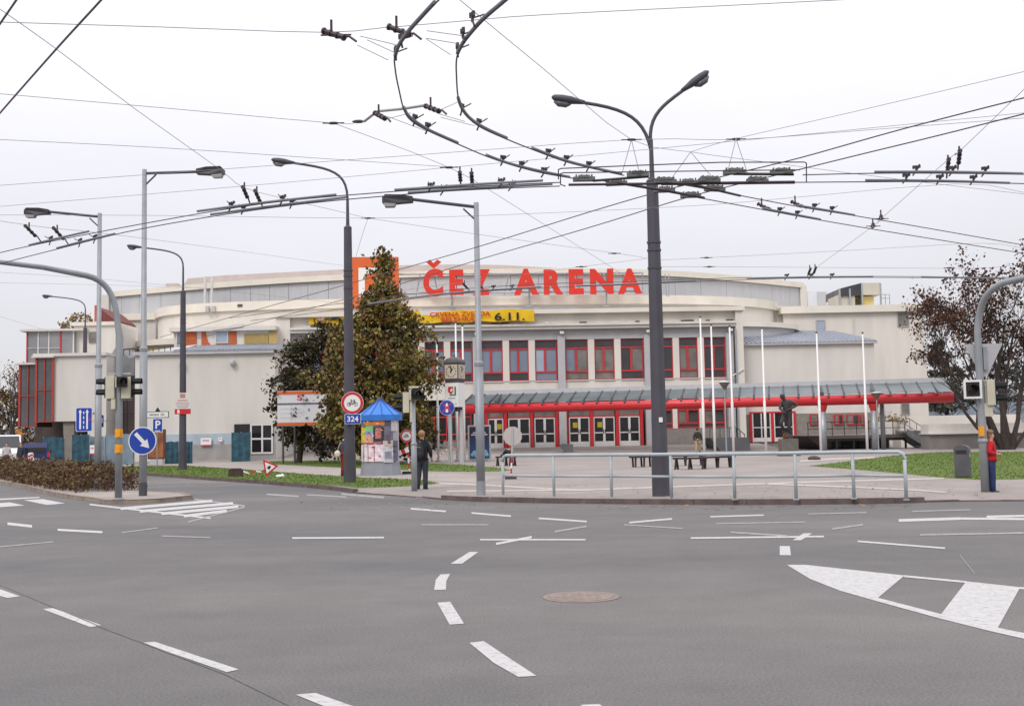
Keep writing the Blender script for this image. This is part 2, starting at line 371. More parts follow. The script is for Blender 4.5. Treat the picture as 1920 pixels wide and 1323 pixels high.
# left grass strip with its own kerb, path behind, lawns
ls = [G(x, y) for x, y in left_strip]
LAWN1 = [(700, 913.5), (760, 911), (800, 908), (826, 905.5), (800, 900.5), (740, 897), (660, 894), (560, 887), (480, 881), (420, 877), (350, 872.5), (280, 873), (190, 874.5), (120, 880)]
lf = [Vector((p.x - .02, p.y + .2, ZP + .006)) for p in ls] + [Vector((front[i].x, front[i].y + .25 + (.55 if i >= 2 else 0), ZP + .006)) for i in (1, 2, 3)]
gl = MB().face(lf + [G(x, y, ZP + .006) for x, y in LAWN1]).build('lawn', grass_b, origin=(0, 0, ZP + .006)); struct(gl)
kerbs([Vector((v.x, v.y, 0)) for v in ls], gl, [0.11] * len(ls), kerb_m)
p1 = sheet('path', [(340, 871.5), (420, 878), (560, 888), (660, 895), (780, 899), (900, 905), (930, 893), (800, 884), (640, 876.5), (520, 871), (430, 866.5), (360, 864)], ZP + .002, path_m); struct(p1)
g2 = sheet('lawn', [(505, 869.5), (640, 876), (700, 878), (800, 882.5), (880, 884), (945, 883), (958, 880.5), (940, 877), (860, 870), (780, 868), (640, 860), (505, 856)], ZP + .005, grass_b); struct(g2)
g3 = sheet('lawn', [(1518, 873), (1570, 877), (1640, 882.5), (1700, 888), (1760, 894), (1840, 899), (1990, 896), (2500, 884), (2500, 842), (1990, 846), (1760, 847), (1700, 851), (1620, 860), (1560, 868)], ZP + .006, grass_b); struct(g3)
# building yard behind the strip on the left
yd = sheet('yard', [(-120, 872), (120, 880.5), (190, 875), (350, 873), (430, 866.5), (505, 858), (505, 846), (-120, 846)], ZP - .01, two_noise('yard_dust', (0.25, 0.215, 0.185), (0.33, 0.29, 0.25), fine=6, big=0.3)); struct(yd)

# traffic island on the left with kerb and paving
isl_front = [(-60, 893), (0, 906.5), (50, 916.5), (104, 930), (140, 936), (176, 940.5), (196, 945), (240, 944.5), (300, 942), (362, 935.5)]
isl_back = [(345, 930), (300, 928), (262, 925.5), (215, 919), (120, 905), (30, 893), (-60, 885)]
fp = [G(x, y) for x, y in isl_front]; bp_ = [G(x, y) for x, y in isl_back]
isl = MB().face([Vector((p.x, p.y, .115)) for p in fp + bp_]).build('traffic_island', path_m, origin=(0, 0, .115)); struct(isl)
kerbs(fp + [bp_[0]], isl, [.12] * (len(fp) + 1), kerb_l); kerbs(bp_, isl, [.12] * len(bp_), kerb_l)

# grass blades on the lawns (uncountable)
gm = [mat('grass_blade_dark', (0.055, 0.10, 0.010), 0.95, .3, 3), mat('grass_blade_light', (0.095, 0.145, 0.018), 0.95, .3, 3), mat('grass_blade_dry', (0.20, 0.17, 0.07), 0.7, .2, 3)]
def inpoly(x, y, pl):
    c = False; j = len(pl) - 1
    for i in range(len(pl)):
        if (pl[i].y > y) != (pl[j].y > y) and x < (pl[j].x - pl[i].x) * (y - pl[i].y) / (pl[j].y - pl[i].y) + pl[i].x: c = not c
        j = i
    return c
def blades(o, n, label):
    pl = [o.matrix_basis @ v.co for v in o.data.vertices]
    if not pl: return
    pl = [v.co + o.location for v in o.data.vertices]; xs = [p.x for p in pl]; ys = [p.y for p in pl]; mb = MB(); z = pl[0].z; k = 0
    while k < n:
        x, y = random.uniform(min(xs), max(xs)), random.uniform(min(ys), max(ys))
        if not inpoly(x, y, pl): continue
        k += 1; a = random.uniform(0, 6.28); w = random.uniform(.012, .03); h = random.uniform(.02, .075); dx, dy = math.cos(a) * w, math.sin(a) * w
        mb.add([(x - dx, y - dy, z - .01), (x + dx, y + dy, z - .01), (x + random.uniform(-.06, .06), y + random.uniform(-.06, .06), z + h)], [(0, 1, 2)], random.choice((0, 0, 1, 1, 1)) if k % 16 else 2)
    b = mb.build('grass', gm, origin=(0, 0, z)); b['kind'] = 'stuff'; b['label'] = label; b['category'] = 'grass'
blades(gl, 9000, 'short grass of the kerbside strip under the grey lamp posts')
blades(g2, 5000, 'grass at the foot of the trees behind the footpath')
blades(g3, 14000, 'short bright green grass of the lawn beside the litter bin')
# fallen leaves along kerb and lawns
lm = [mat('fallen_leaf_brown', (0.16, 0.08, 0.035), .8, .3, 4), mat('fallen_leaf_yellow', (0.34, 0.22, 0.06), .8, .3, 4)]
mb = MB()
for i in range(900):
    t = random.random()
    if t < .3: x, y = random.uniform(560, 1900), random.uniform(905, 934)
    elif t < .55: x, y = random.uniform(240, 820), random.uniform(880, 914)
    elif t < .8: x, y = random.uniform(1540, 1915), random.uniform(868, 897)
    else: x, y = random.uniform(560, 1700), random.uniform(940, 955)
    q = G(x, y, ZP + .03 if y < 937 else .01); s = random.uniform(.03, .07); a = random.uniform(0, 6.28)
    cx, sx_ = math.cos(a) * s, math.sin(a) * s
    mb.add([(q.x - cx, q.y - sx_, q.z), (q.x + sx_ * .6, q.y - cx * .6, q.z + .01), (q.x + cx, q.y + sx_, q.z + .015), (q.x - sx_ * .6, q.y + cx * .6, q.z + .01)], [(0, 1, 2, 3)], random.choice((0, 0, 1)))
b = mb.build('fallen_leaves', lm, origin=(0, 0, 0)); b['kind'] = 'stuff'; b['label'] = 'dry autumn leaves scattered over pavement and grass'; b['category'] = 'leaves'
# ================================================================ the arena
cream = mat('cream_render', (0.655, 0.613, 0.557), 0.9, 0.06, 0.9, 0.12, bscale=14, stretch=(1, 1, .22))
cream2 = mat('cream_coping', (0.68, 0.635, 0.555), 0.85, 0.06, 0.7)
white_r = mat('off_white_render', (0.60, 0.57, 0.527), 0.9, 0.065, 0.8, 0.1, bscale=14, stretch=(1, 1, .25))
grey_p = mat('grey_pilaster', (0.43, 0.42, 0.43), 0.8, 0.06, 1.5)
clad = mat('grey_cladding', (0.46, 0.465, 0.485), 0.6, 0.05, 0.8, stretch=(3, 3, .4))
roof_pink = mat('pale_roof_sheet', (0.50, 0.435, 0.40), 0.75, 0.06, 0.6, stretch=(2, 2, 1))
metal_r = mat('zinc_roof', (0.40, 0.43, 0.48), 0.4, 0.1, 1.2, metal=0.3, spec=.5)
tile_b = mat('brown_grey_plinth', (0.23, 0.205, 0.185), 0.7, 0.12, 3)
red = mat('red_paint', (0.52, 0.022, 0.028), 0.35, 0.08, 2, spec=.5)
red_d = mat('red_frame', (0.46, 0.03, 0.035), 0.45, 0.1, 2)
white_f = mat('white_frame', (0.62, 0.60, 0.58), 0.5, 0.06, 2)
dark_st = mat('dark_steel', (0.06, 0.06, 0.07), 0.5, 0.15, 3)
grey_st = mat('galvanised_steel', (0.34, 0.36, 0.38), 0.45, 0.1, 4, metal=.4)
gl_sky = mat('window_glass_painted_sky', (0.16, 0.20, 0.27), 0.06, 0.15, .6, spec=1.0)  # sky reflection painted into the pane colour as grey blue
gl_dark = mat('window_glass_dark', (0.035, 0.033, 0.038), 0.08, 0.3, .8, spec=.6)
gl_curt = mat('window_glass_curtain', (0.17, 0.16, 0.145), 0.15, 0.3, 1.2, spec=.5)
gl_pale = mat('window_glass_pale', (0.32, 0.37, 0.46), 0.1, 0.08, 1, spec=.8)
gl_door = mat('door_glass', (0.018, 0.017, 0.02), 0.08, 0.3, 1.5, spec=.35)
orange = mat('orange_panel', (0.60, 0.115, 0.025), 0.6, 0.06, 1)
orange_b = mat('bare_brick_orange', (0.48, 0.12, 0.04), 0.85, 0.15, 3)
tan_b = mat('tan_board', (0.38, 0.27, 0.10), 0.8, 0.12, 2)
brown_gl = mat('brown_glazing', (0.055, 0.035, 0.035), 0.15, 0.3, .7, spec=.5)
AO = Vector((P(950, 700, 95).x, 95, 0)); PHI = math.atan(0.03)
AM = Matrix.Translation(AO) @ Matrix.Rotation(PHI, 4, 'Z'); AI = AM.inverted()
def AL(px, py, yl=0.0):
    o = AI @ CAM; d = AI.to_3x3() @ ray(px, py); t = (yl - o.y) / d.y; q = o + d * t; return q.x, q.z
arena = E('arena_building', AO, 'large cream sports arena with red framed windows behind the plaza', 'building', rz=PHI)
def part(mb, name, m, parent=None, **k): return mb.build(name, m, parent or arena, local=True, **k)
ZT, ZC1, ZC0, ZL, ZWT, ZWB, ZG = 12.25, 11.0, 10.42, 9.72, 9.66, 6.25, 0.5
XL, XR = AL(520, 700)[0], AL(1393, 700)[0]
XL2, XR2 = AL(546, 680)[0], AL(1376, 680)[0]
pil_px = [578, 735, 893.5, 1052.5, 1214.5, 1368]; pil = [AL(p, 675)[0] for p in pil_px]
# plain end piers, parapet, lintel, spandrel
w = MB(); w.box(XL, XL2, -.6, 11, ZG, ZT - .35); w.box(XR2 + .12, XR, -.6, 11, ZG, ZT - .35); w.box(XL2, XR2 + .12, -.15, 11, ZC1, ZT - .35)
w.box(XL2, XR2 + .12, .06, 11, 4.75, ZWB); w.box(XL2, pil[0] - .35, .06, 11, ZWB, ZC0); w.box(XL2, pil[0] - .35, .06, 11, ZG, 4.75)
part(w, 'front_wall', cream)
part(MB().box(XL - .15, XR + .15, -.8, 11.2, ZT - .35, ZT), 'parapet_coping', cream2)
part(MB().box(XL2 + .02, XR2 + .1, -.62, .5, ZC0 + .16, ZC1).box(XL2 + .02, XR2 + .1, -.8, .5, ZC1 - .16, ZC1 + .02), 'ledge', white_r)
part(MB().box(XL2, XR2 + .1, -.02, .6, ZL, ZC0 + .16), 'lintel', grey_p)
part(MB().box(XL2, XR2, .9, 10.9, ZG, ZL), 'core', gl_dark)
for x in pil:
    part(MB().box(x - .31, x + .31, -.32, .9, ZG, ZL + .3), 'pilaster', grey_p)
    lamp = MB(); lamp.cbox((x + .05, -.5, ZL + .55), .34, .3, .22); lamp.cbox((x, -.36, ZL + .5), .08, .3, .08); part(lamp, 'floodlight', white_f)
def window(x0, x1, z0, z1, kinds, parent=arena, yl=.22, red_m=red_d, trans=.33, low=.0, tz=None):
    """frame with transom row on top, two casements and a low pane"""
    o = MB(); t = .08; zt = z1 - (z1 - z0) * .2; zl = z0 + (z1 - z0) * .215; xm = x0 + (x1 - x0) * .46
    for a in ((x0, x0 + t, z0, z1), (x1 - t, x1, z0, z1), (x0 + t, x1 - t, z0, z0 + t), (x0 + t, x1 - t, z1 - t * .6, z1), (x0 + t, x1 - t, zt - .06, zt + .06), (x0 + t, x1 - t, zl - .07, zl + .07), (xm - .09, xm + .09, zl + .07, zt - .06)):
        o.box(a[0], a[1], yl - .1, yl + .08, a[2], a[3])
    fr = part(o, 'window', red_m, parent)
    ks = kinds
    for (a, b, c, d), k in zip(((x0 + t, x1 - t, zt + .06, z1 - t * .6), (x0 + t, xm - .09, zl + .07, zt - .06), (xm + .09, x1 - t, zl + .07, zt - .06), (x0 + t, x1 - t, z0 + t, zl - .07)), ks):
        part(MB().box(a, b, yl + .0, yl + .03, c, d), 'pane', k, fr)
    return fr
S, D, C_, PL = gl_sky, gl_dark, gl_curt, gl_pale
kinds = [[S, S, S, S]] * 3 + [[D, S, S, D]] * 3 + [[D, S, S, D], [D, S, S, D], [D, PL, S, S], [D, S, C_, C_], [D, C_, C_, C_], [D, D, C_, D], [D, D, D, D], [D, C_, C_, C_], [D, D, D, D]]
k = 0
for gi in range(5):
    a, b = pil[gi] + .31, pil[gi + 1] - .31; wd_ = (b - a) / 3
    for j in range(3):
        pierw = .27; x0 = a + wd_ * j + (pierw if j else .05); x1 = a + wd_ * (j + 1) - (pierw if j < 2 else .05)
        window(x0, x1, ZWB, ZWT, kinds[k]); k += 1
        if j: xc = a + wd_ * j; part(MB().box(xc - pierw, xc + pierw, .0, .9, ZWB, ZL), 'pier', cream)
        part(MB().box(x0 - .02, x1 + .02, -.06, .2, ZWB - .07, ZWB), 'window_sill', white_f)
# ground floor: doors between red posts
ZD1, ZD0 = 3.1, .6
def door(x0, x1, z0, z1, yl, parent=arena, fm=white_f):
    o = MB(); t = .1; xm = (x0 + x1) / 2; zm = z0 + (z1 - z0) * .46; zk = z0 + (z1 - z0) * .17
    for a in ((x0, x0 + t, z0, z1), (x1 - t, x1, z0, z1), (xm - t, xm + t, z0, z1 - t), (x0 + t, xm - t, z1 - t, z1), (xm + t, x1 - t, z1 - t, z1), (xm - t, xm + t, z1 - t, z1)):
        o.box(a[0], a[1], yl - .06, yl + .06, a[2], a[3])
    for a, b in ((x0 + t, xm - t), (xm + t, x1 - t)):
        o.box(a, b, yl - .05, yl + .05, z0, zk); o.box(a, b, yl - .05, yl + .05, zm - .05, zm + .05)
    d = part(o, 'door', fm, parent)
    for a, b in ((x0 + t, xm - t), (xm + t, x1 - t)):
        part(MB().box(a, b, yl - .01, yl + .02, zk, zm - .05), 'pane', gl_door, d); part(MB().box(a, b, yl - .01, yl + .02, zm + .05, z1 - t), 'pane', gl_door, d)
    part(MB().cbox((xm - .07, yl - .1, zm + .12), .05, .06, .35).cbox((xm + .07, yl - .1, zm + .12), .05, .06, .35), 'door_handle', dark_st, d)
    return d
posts_px = [912, 948, 997.5, 1044.5, 1063, 1109.5, 1157.5, 1203.5]
for p in posts_px[0:]:
    x = AL(p, 800)[0]; part(MB().box(x - .13, x + .13, -.05, .3, ZG, 3.9), 'red_post', red)
yel = mat('yellow_notice', (0.42, 0.33, 0.02), .7, .1, 2)
for i, (a, b) in enumerate(((915, 944), (953, 994), (1002, 1041), (1067, 1106), (1113, 1153), (1161, 1200))):
    x0, x1 = AL(a, 800)[0], AL(b, 800)[0]; d = door(x0, x1, ZD0, ZD1, .15)
    part(MB().box(x0, x1, .1, .25, ZD1 + .03, ZD1 + .13), 'red_rail', red); part(MB().box(x0, x1, .12, .2, ZD1 + .13, 3.85), 'transom_pane', gl_curt)
    xm = x0 + (x1 - x0) * (.74 if i < 1 else .3)
    if i in (0, 3, 4): part(MB().box(xm - .2, xm + .2, .09, .12, 2.2, 2.65), 'notice', yel, d)
# glazed part left of the doors and ticket windows on the right
for a, b in ((744, 790), (793, 838), (841, 884)):
    x0, x1 = AL(a, 800)[0], AL(b, 800)[0]; window(x0, x1, 1.3, 3.8, [D, D, D, D], yl=.2)
part(MB().box(pil[0], AL(886, 800)[0], .1, .85, ZG, 1.28), 'plinth', tile_b)
for a, b in ((1225, 1261), (1271, 1311), (1321, 1359)):
    x0, x1 = AL(a, 780)[0], AL(b, 780)[0]; window(x0, x1, 2.0, 3.95, [D, C_, D, D], yl=.2)
part(MB().box(pil[4] + .31, pil[5] - .31, .06, .85, ZG, 1.98), 'plinth', tile_b)
for a in (1266, 1316): x = AL(a, 780)[0]; part(MB().box(x - .2, x + .2, .04, .85, 1.99, 4.75), 'pier', cream)
# drain pipe on the right pier, brackets on the ledge
part(MB().tube([(XR2 + .05, -.75, .7), (XR2 + .05, -.75, 6.6), (XR2 + .05, -.75, 10.4)], .07), 'drain_pipe', grey_st)
part(MB().tube([(XR - .1, -.7, 6.9), (XR - 1.3, -.72, 6.2)], .06), 'drain_pipe', white_f)
for i in range(26):
    x = XL2 + (XR2 - XL2) * (i + random.uniform(.1, .9)) / 26; z = ZC1 + .06; l = random.uniform(.25, .8)
    part(MB().box(x, x + l, -.6, -.3, z, z + random.uniform(.06, .14)), 'ledge_floodlight', dark_st if random.random() < .6 else white_f)

# ---- bowed tiers behind the front block (plan curves in world space)
def curve_wall(name, plan, z0, z1, m, th=.6, coping=None, parent=arena):
    mb = MB(); n = len(plan); back = []
    for i in range(n):
        a = Vector(plan[max(i - 1, 0)]); b = Vector(plan[min(i + 1, n - 1)]); d = (b - a).normalized(); back.append(Vector(plan[i]) + Vector((-d.y, d.x)) * th)
    v = [(p[0], p[1], z0) for p in plan] + [(p[0], p[1], z1) for p in plan] + [(p.x, p.y, z0) for p in back] + [(p.x, p.y, z1) for p in back]
    f = []
    for i in range(n - 1): f += [(i, i + 1, n + i + 1, n + i), (n + i, n + i + 1, 3 * n + i + 1, 3 * n + i), (2 * n + i + 1, 2 * n + i, 3 * n + i, 3 * n + i + 1), (i + 1, i, 2 * n + i, 2 * n + i + 1)]
    f += [(0, n, 3 * n, 2 * n), (n - 1, 2 * n + n - 1, 3 * n + n - 1, 2 * n - 1)]
    mb.add(v, f); return mb.build(name, m, parent)
def offset(plan, d):
    n = len(plan); o = []
    for i in range(n):
        a = Vector(plan[max(i - 1, 0)]); b = Vector(plan[min(i + 1, n - 1)]); t = (b - a).normalized(); o.append((plan[i][0] + t.y * d, plan[i][1] - t.x * d))
    return o
def spline(pts, k=6):
    o = []; n = len(pts)
    for i in range(n - 1):
        p0, p1, p2, p3 = [Vector(pts[max(0, min(n - 1, j))]) for j in (i - 1, i, i + 1, i + 2)]
        for s in range(k):
            t = s / k; o.append(tuple(.5 * ((2 * p1) + (p2 - p0) * t + (2 * p0 - 5 * p1 + 4 * p2 - p3) * t * t + (3 * p1 - p0 - 3 * p2 + p3) * t ** 3)))
    return o + [tuple(pts[-1])]
drum = spline([(-34.3, 112), (-34.0, 107.2), (-31.8, 103.4), (-27, 101.2), (-20, 100.4), (-8, 100.2), (6, 100.8), (15.9, 102.4), (22, 105.2), (25.6, 109), (26.6, 114)])
curve_wall('bowl_wall', drum, 3, 13.35, cream, .8)
curve_wall('bowl_coping', offset(drum, .3), 13.35, 14.15, cream2, 1.4)
grey_in = [p for p in offset(drum, .05) if -9 < p[0] < 17.5]
curve_wall('grey_panel_strip', grey_in, 12.2, 13.2, clad, .1)
tier2 = spline([(-35.6, 104), (-35.0, 100), (-32.5, 97.2), (-28.8, 95.6), (-24, 95.2), (-18, 95.2)])
curve_wall('lower_tier_coping', tier2, 10.0, 10.5, cream2, 5); curve_wall('lower_tier_wall', offset(tier2, -.25), 3, 10.0, tan_b, 3)
tier2r = spline([(19.5, 99.5), (23.5, 101), (26.6, 104), (27.6, 108)])
curve_wall('lower_tier_coping', tier2r, 11.0, 11.45, cream2, 3); curve_wall('lower_tier_wall', offset(tier2r, -.3), 8, 11.0, grey_p, 3)
# small vents on the bowl wall
for px, py in ((421, 575), (455, 575), (513, 574), (547, 574)):
    q = P(px, py, 101.4 if px > 440 else 101.9); MB().cbox((q.x, q.y - .6, q.z), .45, .9, .22).build('vent', dark_st, arena)
for px in (391, 403):
    q = P(px, 580, 101.2); MB().cbox((q.x, q.y - .3, q.z), .3, .5, .5).build('vent', grey_p, arena)
# upper clad storey with cream coping; panels are separate sheets
up = spline([(-42.4, 117.5), (-28, 111.4), (-15.5, 108), (0, 106.4), (16.2, 110), (31.4, 120.5)], 12)
curve_wall('upper_wall', up, 8, 16.95, white_r, .8)
up2 = offset(up, .12)
for i in range(0, len(up2) - 1, 2):
    a, b = Vector(up2[i]), Vector(up2[min(i + 2, len(up2) - 1)]); d = (b - a).normalized() * .02; a += d; b -= d; nrm = Vector((-d.y, d.x)).normalized() * .08
    MB().prism([(a.x, a.y, 12.6), (b.x, b.y, 12.6), (b.x, b.y, 16.9), (a.x, a.y, 16.9)], (nrm.x, nrm.y, 0)).build('cladding_panel', clad, arena)
curve_wall('upper_coping', offset(up, .45), 16.95, 17.5, cream2, 2.2)
mb = MB(); ue = [(x, y) for x, y in up]; mb.add([(x, y + 1, 17.2) for x, y in ue] + [(x, 140, 18.0) for x, y in ue], [(i, i + 1, len(ue) + i + 1, len(ue) + i) for i in range(len(ue) - 1)]); mb.build('flat_roof', roof_pink, arena)
MB().box(31.2, 31.9, 120, 150, 6, 17.2).build('upper_side_wall', white_r, arena); MB().box(-43, -42.3, 117, 150, 6, 17.2).build('upper_side_wall', white_r, arena)
# roof crown far back
prof = []
for px, py in ((343, 536), (352, 522), (420, 516), (540, 510), (650, 504.5), (760, 497), (860, 495.5), (950, 497), (1090, 505.5), (1200, 509), (1279, 511.5), (1297, 521)):
    q = P(px, py, 130); prof.append((q.x, q.z))
prof = [(prof[0][0], 15)] + prof + [(prof[-1][0], 15)]
MB().prism([(x, 130, z) for x, z in prof], (0, 45, 0)).build('roof_crown', roof_pink, arena)
MB().box(P(311, 530, 125).x, P(332, 530, 125).x, 125, 128, 16.5, P(311, 531, 125).z).build('roof_hatch', roof_pink, arena)
q = P(1388, 521, 118); MB().box(q.x - 1.2, q.x + 1.2, 118, 120, 17.2, 18.0).build('roof_hatch', roof_pink, arena)
for i, px in enumerate((388, 400)):
    q = P(px, 545, 110); MB().box(q.x - .1, q.x + .1, 109.2 + i * .1, 109.5 + i * .1, 13.8, 17.8).build('roof_ladder_rail', white_f, arena)
# left shoulder under the clad storey
x0, x1 = P(214, 600, 112).x, P(292, 600, 112).x
MB().box(x0, x1, 112, 128, 0, 13.9).build('shoulder_wall', white_r, arena); MB().box(x0 - .2, x1, 111.7, 128, 13.9, 14.55).build('shoulder_coping', cream2, arena)

# ---- left: half-finished upper floor over the annex
Yb = 93.0
q0, q1 = P(326, 614, Yb), P(519, 612, Yb); zt = (q0.z + q1.z) / 2
MB().box(q0.x, q1.x, Yb, Yb + 5, 7.5, zt - .35).build('upper_floor_wall', cream, arena); MB().box(q0.x - .25, q1.x, Yb - .5, Yb + 5, zt - .35, zt).build('upper_floor_coping', white_r, arena)
MB().prism([P(398, 619, Yb - .6), P(455, 612, Yb - .6), P(455, 606.5, Yb - .6), P(445, 606.5, Yb - .6)], (0, 4, 0)).build('raised_coping', white_r, arena)
for (a, b, c, d), m, nm in (((331, 618, 341, 648), gl_sky, 'window'), ((347, 620, 368, 650), orange_b, 'brick_infill'), ((404, 619, 428, 643), gl_pale, 'window'), ((430, 620, 443, 650), orange_b, 'brick_infill'), ((405, 645, 428, 650), orange_b, 'brick_infill'), ((458, 626, 503, 644), tan_b, 'timber_board'), ((504, 618, 521, 644), mat('tan_board_light', (.46, .33, .13), .8, .1, 2), 'timber_board')):
    u, v = P(a, b, Yb - .1), P(c, d, Yb - .1); o = MB().box(u.x, v.x, Yb - .1, Yb + .05, v.z, u.z).build(nm, m, arena)
    if nm == 'window':
        f = MB(); t = .07
        for bx in ((u.x, u.x + t, v.z, u.z), (v.x - t, v.x, v.z, u.z), (u.x + t, v.x - t, u.z - t, u.z), (u.x + t, v.x - t, v.z, v.z + t)): f.box(bx[0], bx[1], Yb - .16, Yb - .1, bx[2], bx[3])
        f.build('window_frame', white_f, o)
MB().prism([P(378, 622, Yb - .02), P(385, 621, Yb - .02), P(390, 640, Yb - .02), P(399, 650, Yb - .02), P(378, 650, Yb - .02)], (0, -.06, 0)).build('brick_infill', orange_b, arena)
# annex wall with zinc eaves
Ya = 85.0; xa0, xa1 = P(253, 750, Ya).x, P(516, 750, Ya).x; za = P(380, 664, Ya).z
MB().box(xa0, xa1, Ya, Ya + 8, .05, za).build('annex_wall', white_r, arena)
MB().box(xa0 - .1, xa1 + .1, Ya - .3, Ya + .02, za, za + .25).build('annex_eaves', grey_p, arena)
zr = P(420, 648, Yb).z
MB().add([(P(325, 650, Ya).x, Ya - .35, za + .25), (xa1 + .1, Ya - .35, za + .25), (xa1 + .1, Yb, zr), (P(325, 650, Ya).x - .3, Yb, zr)], [(0, 1, 2, 3)]).build('annex_roof', metal_r, arena)
sm = MB()
for i in range(26):
    t = (i + .5) / 26; xx = P(325, 650, Ya).x * (1 - t) + xa1 * t; sm.prism([(xx - .04, Ya - .37, za + .26), (xx + .04, Ya - .37, za + .26), (xx + .04, Yb, zr + .01), (xx - .04, Yb, zr + .01)], (0, 0, .1))
sm.build('roof_seams', metal_r, arena)
MB().add([(xa0, Ya, za + .2), (P(325, 650, Ya).x, Ya, za + .2), (P(325, 650, Ya).x, Ya + 7, za + 1.4), (xa0, Ya + 7, za + 1.0)], [(0, 1, 2, 3)]).build('annex_roof', grey_p, arena)
tr = MB(); zz = za + 1.35
tr.tube([P(228, 655, 86), P(326, 648, 86)], .07, 6)
for i in range(9):
    px = 232 + i * 11; tr.tube([P(px, 654.5 - i * .75, 86), P(px, 666, 86)], .035, 5)
tr.build('roof_truss', dark_st, arena)
for px, py in ((436, 680), (341, 683)):
    q = P(px, py, Ya - .25); MB().ell((q.x, q.y, q.z), .22, .3, .3).cbox((q.x, q.y + .15, q.z), .12, .3, .12).build('wall_lamp', grey_p, arena)
# annex plinth and window
MB().box(P(335, 840, Ya).x, xa1 + .02, Ya - .12, Ya, .05, P(420, 832, Ya).z).build('plinth', mat('grey_plinth', (.30, .29, .28), .85, .12, 1.5), arena)
MB().box(xa0 + .2, xa1 + .01, Ya - .07, Ya, P(420, 832, Ya).z, P(420, 812, Ya).z).build('painted_band', mat('pale_blue_band', (.36, .43, .48), .8, .15, 1), arena)
u, v = P(440, 795, Ya), P(513, 850, Ya)
wn = MB().box(u.x, v.x, Ya - .16, Ya + .1, v.z, u.z).build('window', gl_door, arena)
f = MB(); xw = P(470, 800, Ya).x; zm = P(480, 824, Ya).z; t = .13
for bx in ((xw, xw + t, v.z, u.z), (v.x - t, v.x, v.z, u.z), (P(491, 800, Ya).x, P(491, 800, Ya).x + t, v.z, u.z), (xw + t, v.x - t, u.z - t, u.z), (xw + t, v.x - t, zm, zm + t), (xw + t, v.x - t, v.z, v.z + t)): f.box(bx[0], bx[1], Ya - .2 - (.004 if bx[3] - bx[2] > 1 else 0), Ya - .16, bx[2], bx[3])
f.build('window_frame', white_f, wn)
# brown glazed link, white block and its pillars
Yg = 88.0
u, v = P(188, 690, Yg), P(253, 860, Yg)
lk = MB().box(u.x, v.x, Yg, Yg + 6, .05, u.z).build('glazed_link', brown_gl, arena)
for i in range(5):
    xx = u.x + (v.x - u.x) * i / 4; MB().box(xx - .06, xx + .06, Yg - .08, Yg, .05, u.z).build('mullion', mat('brown_mullion', (.09, .05, .05), .5, .1, 2), lk)
for i in range(4): zz = .8 + i * 1.6; MB().box(u.x, v.x, Yg - .06, Yg, zz, zz + .08).build('mullion', MATS['brown_mullion'], lk)
MB().prism([P(192, 692, Yg - .2), P(216, 652, Yg - .2), P(220, 652, Yg - .2), P(243, 672, Yg - .2), P(252, 668, Yg - .2), P(252, 704, Yg - .2), P(205, 706, Yg - .2)], (0, 4, 0)).build('slanted_roof_panel', mat('dull_grey_sheet', (.20, .20, .21), .6, .2, 1), arena)
Yw = 86.0
u, v = P(100, 668, Yw), P(199, 788, Yw); MB().box(u.x, v.x, Yw, Yw + 6, v.z, u.z).build('block_wall', white_r, arena)
MB().box(P(64, 668, Yw).x, v.x + .05, Yw - .25, Yw + 6, u.z, u.z + .22).build('block_coping', white_r, arena)
MB().box(P(164, 800, Yw).x, v.x - .02, Yw + .05, Yw + 6, .05, v.z).build('block_wall', white_r, arena)
MB().prism([P(118, 788, Yw + .3), P(140, 788, Yw + .3), P(135, 866, Yw + .3), P(121, 866, Yw + .3)], (0, .7, 0)).build('pillar', mat('raw_concrete', (.24, .21, .185), .9, .15, 1.5), arena)
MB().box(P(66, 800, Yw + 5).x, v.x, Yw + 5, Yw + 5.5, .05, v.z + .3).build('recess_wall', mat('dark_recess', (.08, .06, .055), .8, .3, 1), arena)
red_s = mat('rusty_red_frame', (.36, .045, .03), .5, .12, 2)
def glass_tower(a, b, top_y, bot_y, Y, nv, hz):
    u, v = P(a, top_y, Y), P(b, bot_y, Y); o = MB().box(u.x, v.x, Y, Y + 3, v.z, u.z).build('stair_glazing', mat('smoked_glass', (.085, .085, .09), .12, .35, .5, spec=.6), arena)
    t = .05
    for i in range(nv + 1):
        xx = u.x + (v.x - u.x) * i / nv; w_ = t * (1.5 if i in (0, nv) else .7); MB().box(xx - w_, xx + w_, Y - .1, Y - .005, v.z, u.z).build('mullion', red_s, o)
    for i in range(hz + 1):
        zz = v.z + (u.z - v.z) * i / hz; MB().box(u.x, v.x, Y - .08, Y - .002, zz - t * .7, zz + t * .7).build('mullion', red_s, o)
    MB().box(u.x - .3, v.x + .1, Y - .3, Y + 3, u.z, u.z + .15).build('tower_coping', white_r, o)
glass_tower(69, 99, 671, 790, Yw - .1, 2, 2); glass_tower(38, 68, 684, 800, Yw + .4, 2, 2)
Yu = 92.0
u, v = P(50, 622, Yu), P(139, 700, Yu); bxg = MB().box(u.x, v.x, Yu, Yu + 6, v.z - 2, u.z).build('upper_glazing', mat('pale_smoked_glass', (.25, .25, .26), .15, .2, .5, spec=.7), arena)
for i, px in enumerate((51, 72, 92, 114, 138)):
    xx = P(px, 650, Yu).x; MB().box(xx - .05, xx + .05, Yu - .07, Yu, v.z - 2, u.z).build('mullion', red_d if i in (0, 3) else white_f, bxg)
MB().box(u.x, P(114, 650, Yu).x, Yu - .06, Yu, P(80, 653, Yu).z, P(80, 652, Yu).z).build('mullion', white_f, bxg)
MB().box(u.x - .4, v.x + 1, Yu - .4, Yu + 6, u.z, u.z + .18).build('glazing_coping', white_r, bxg)
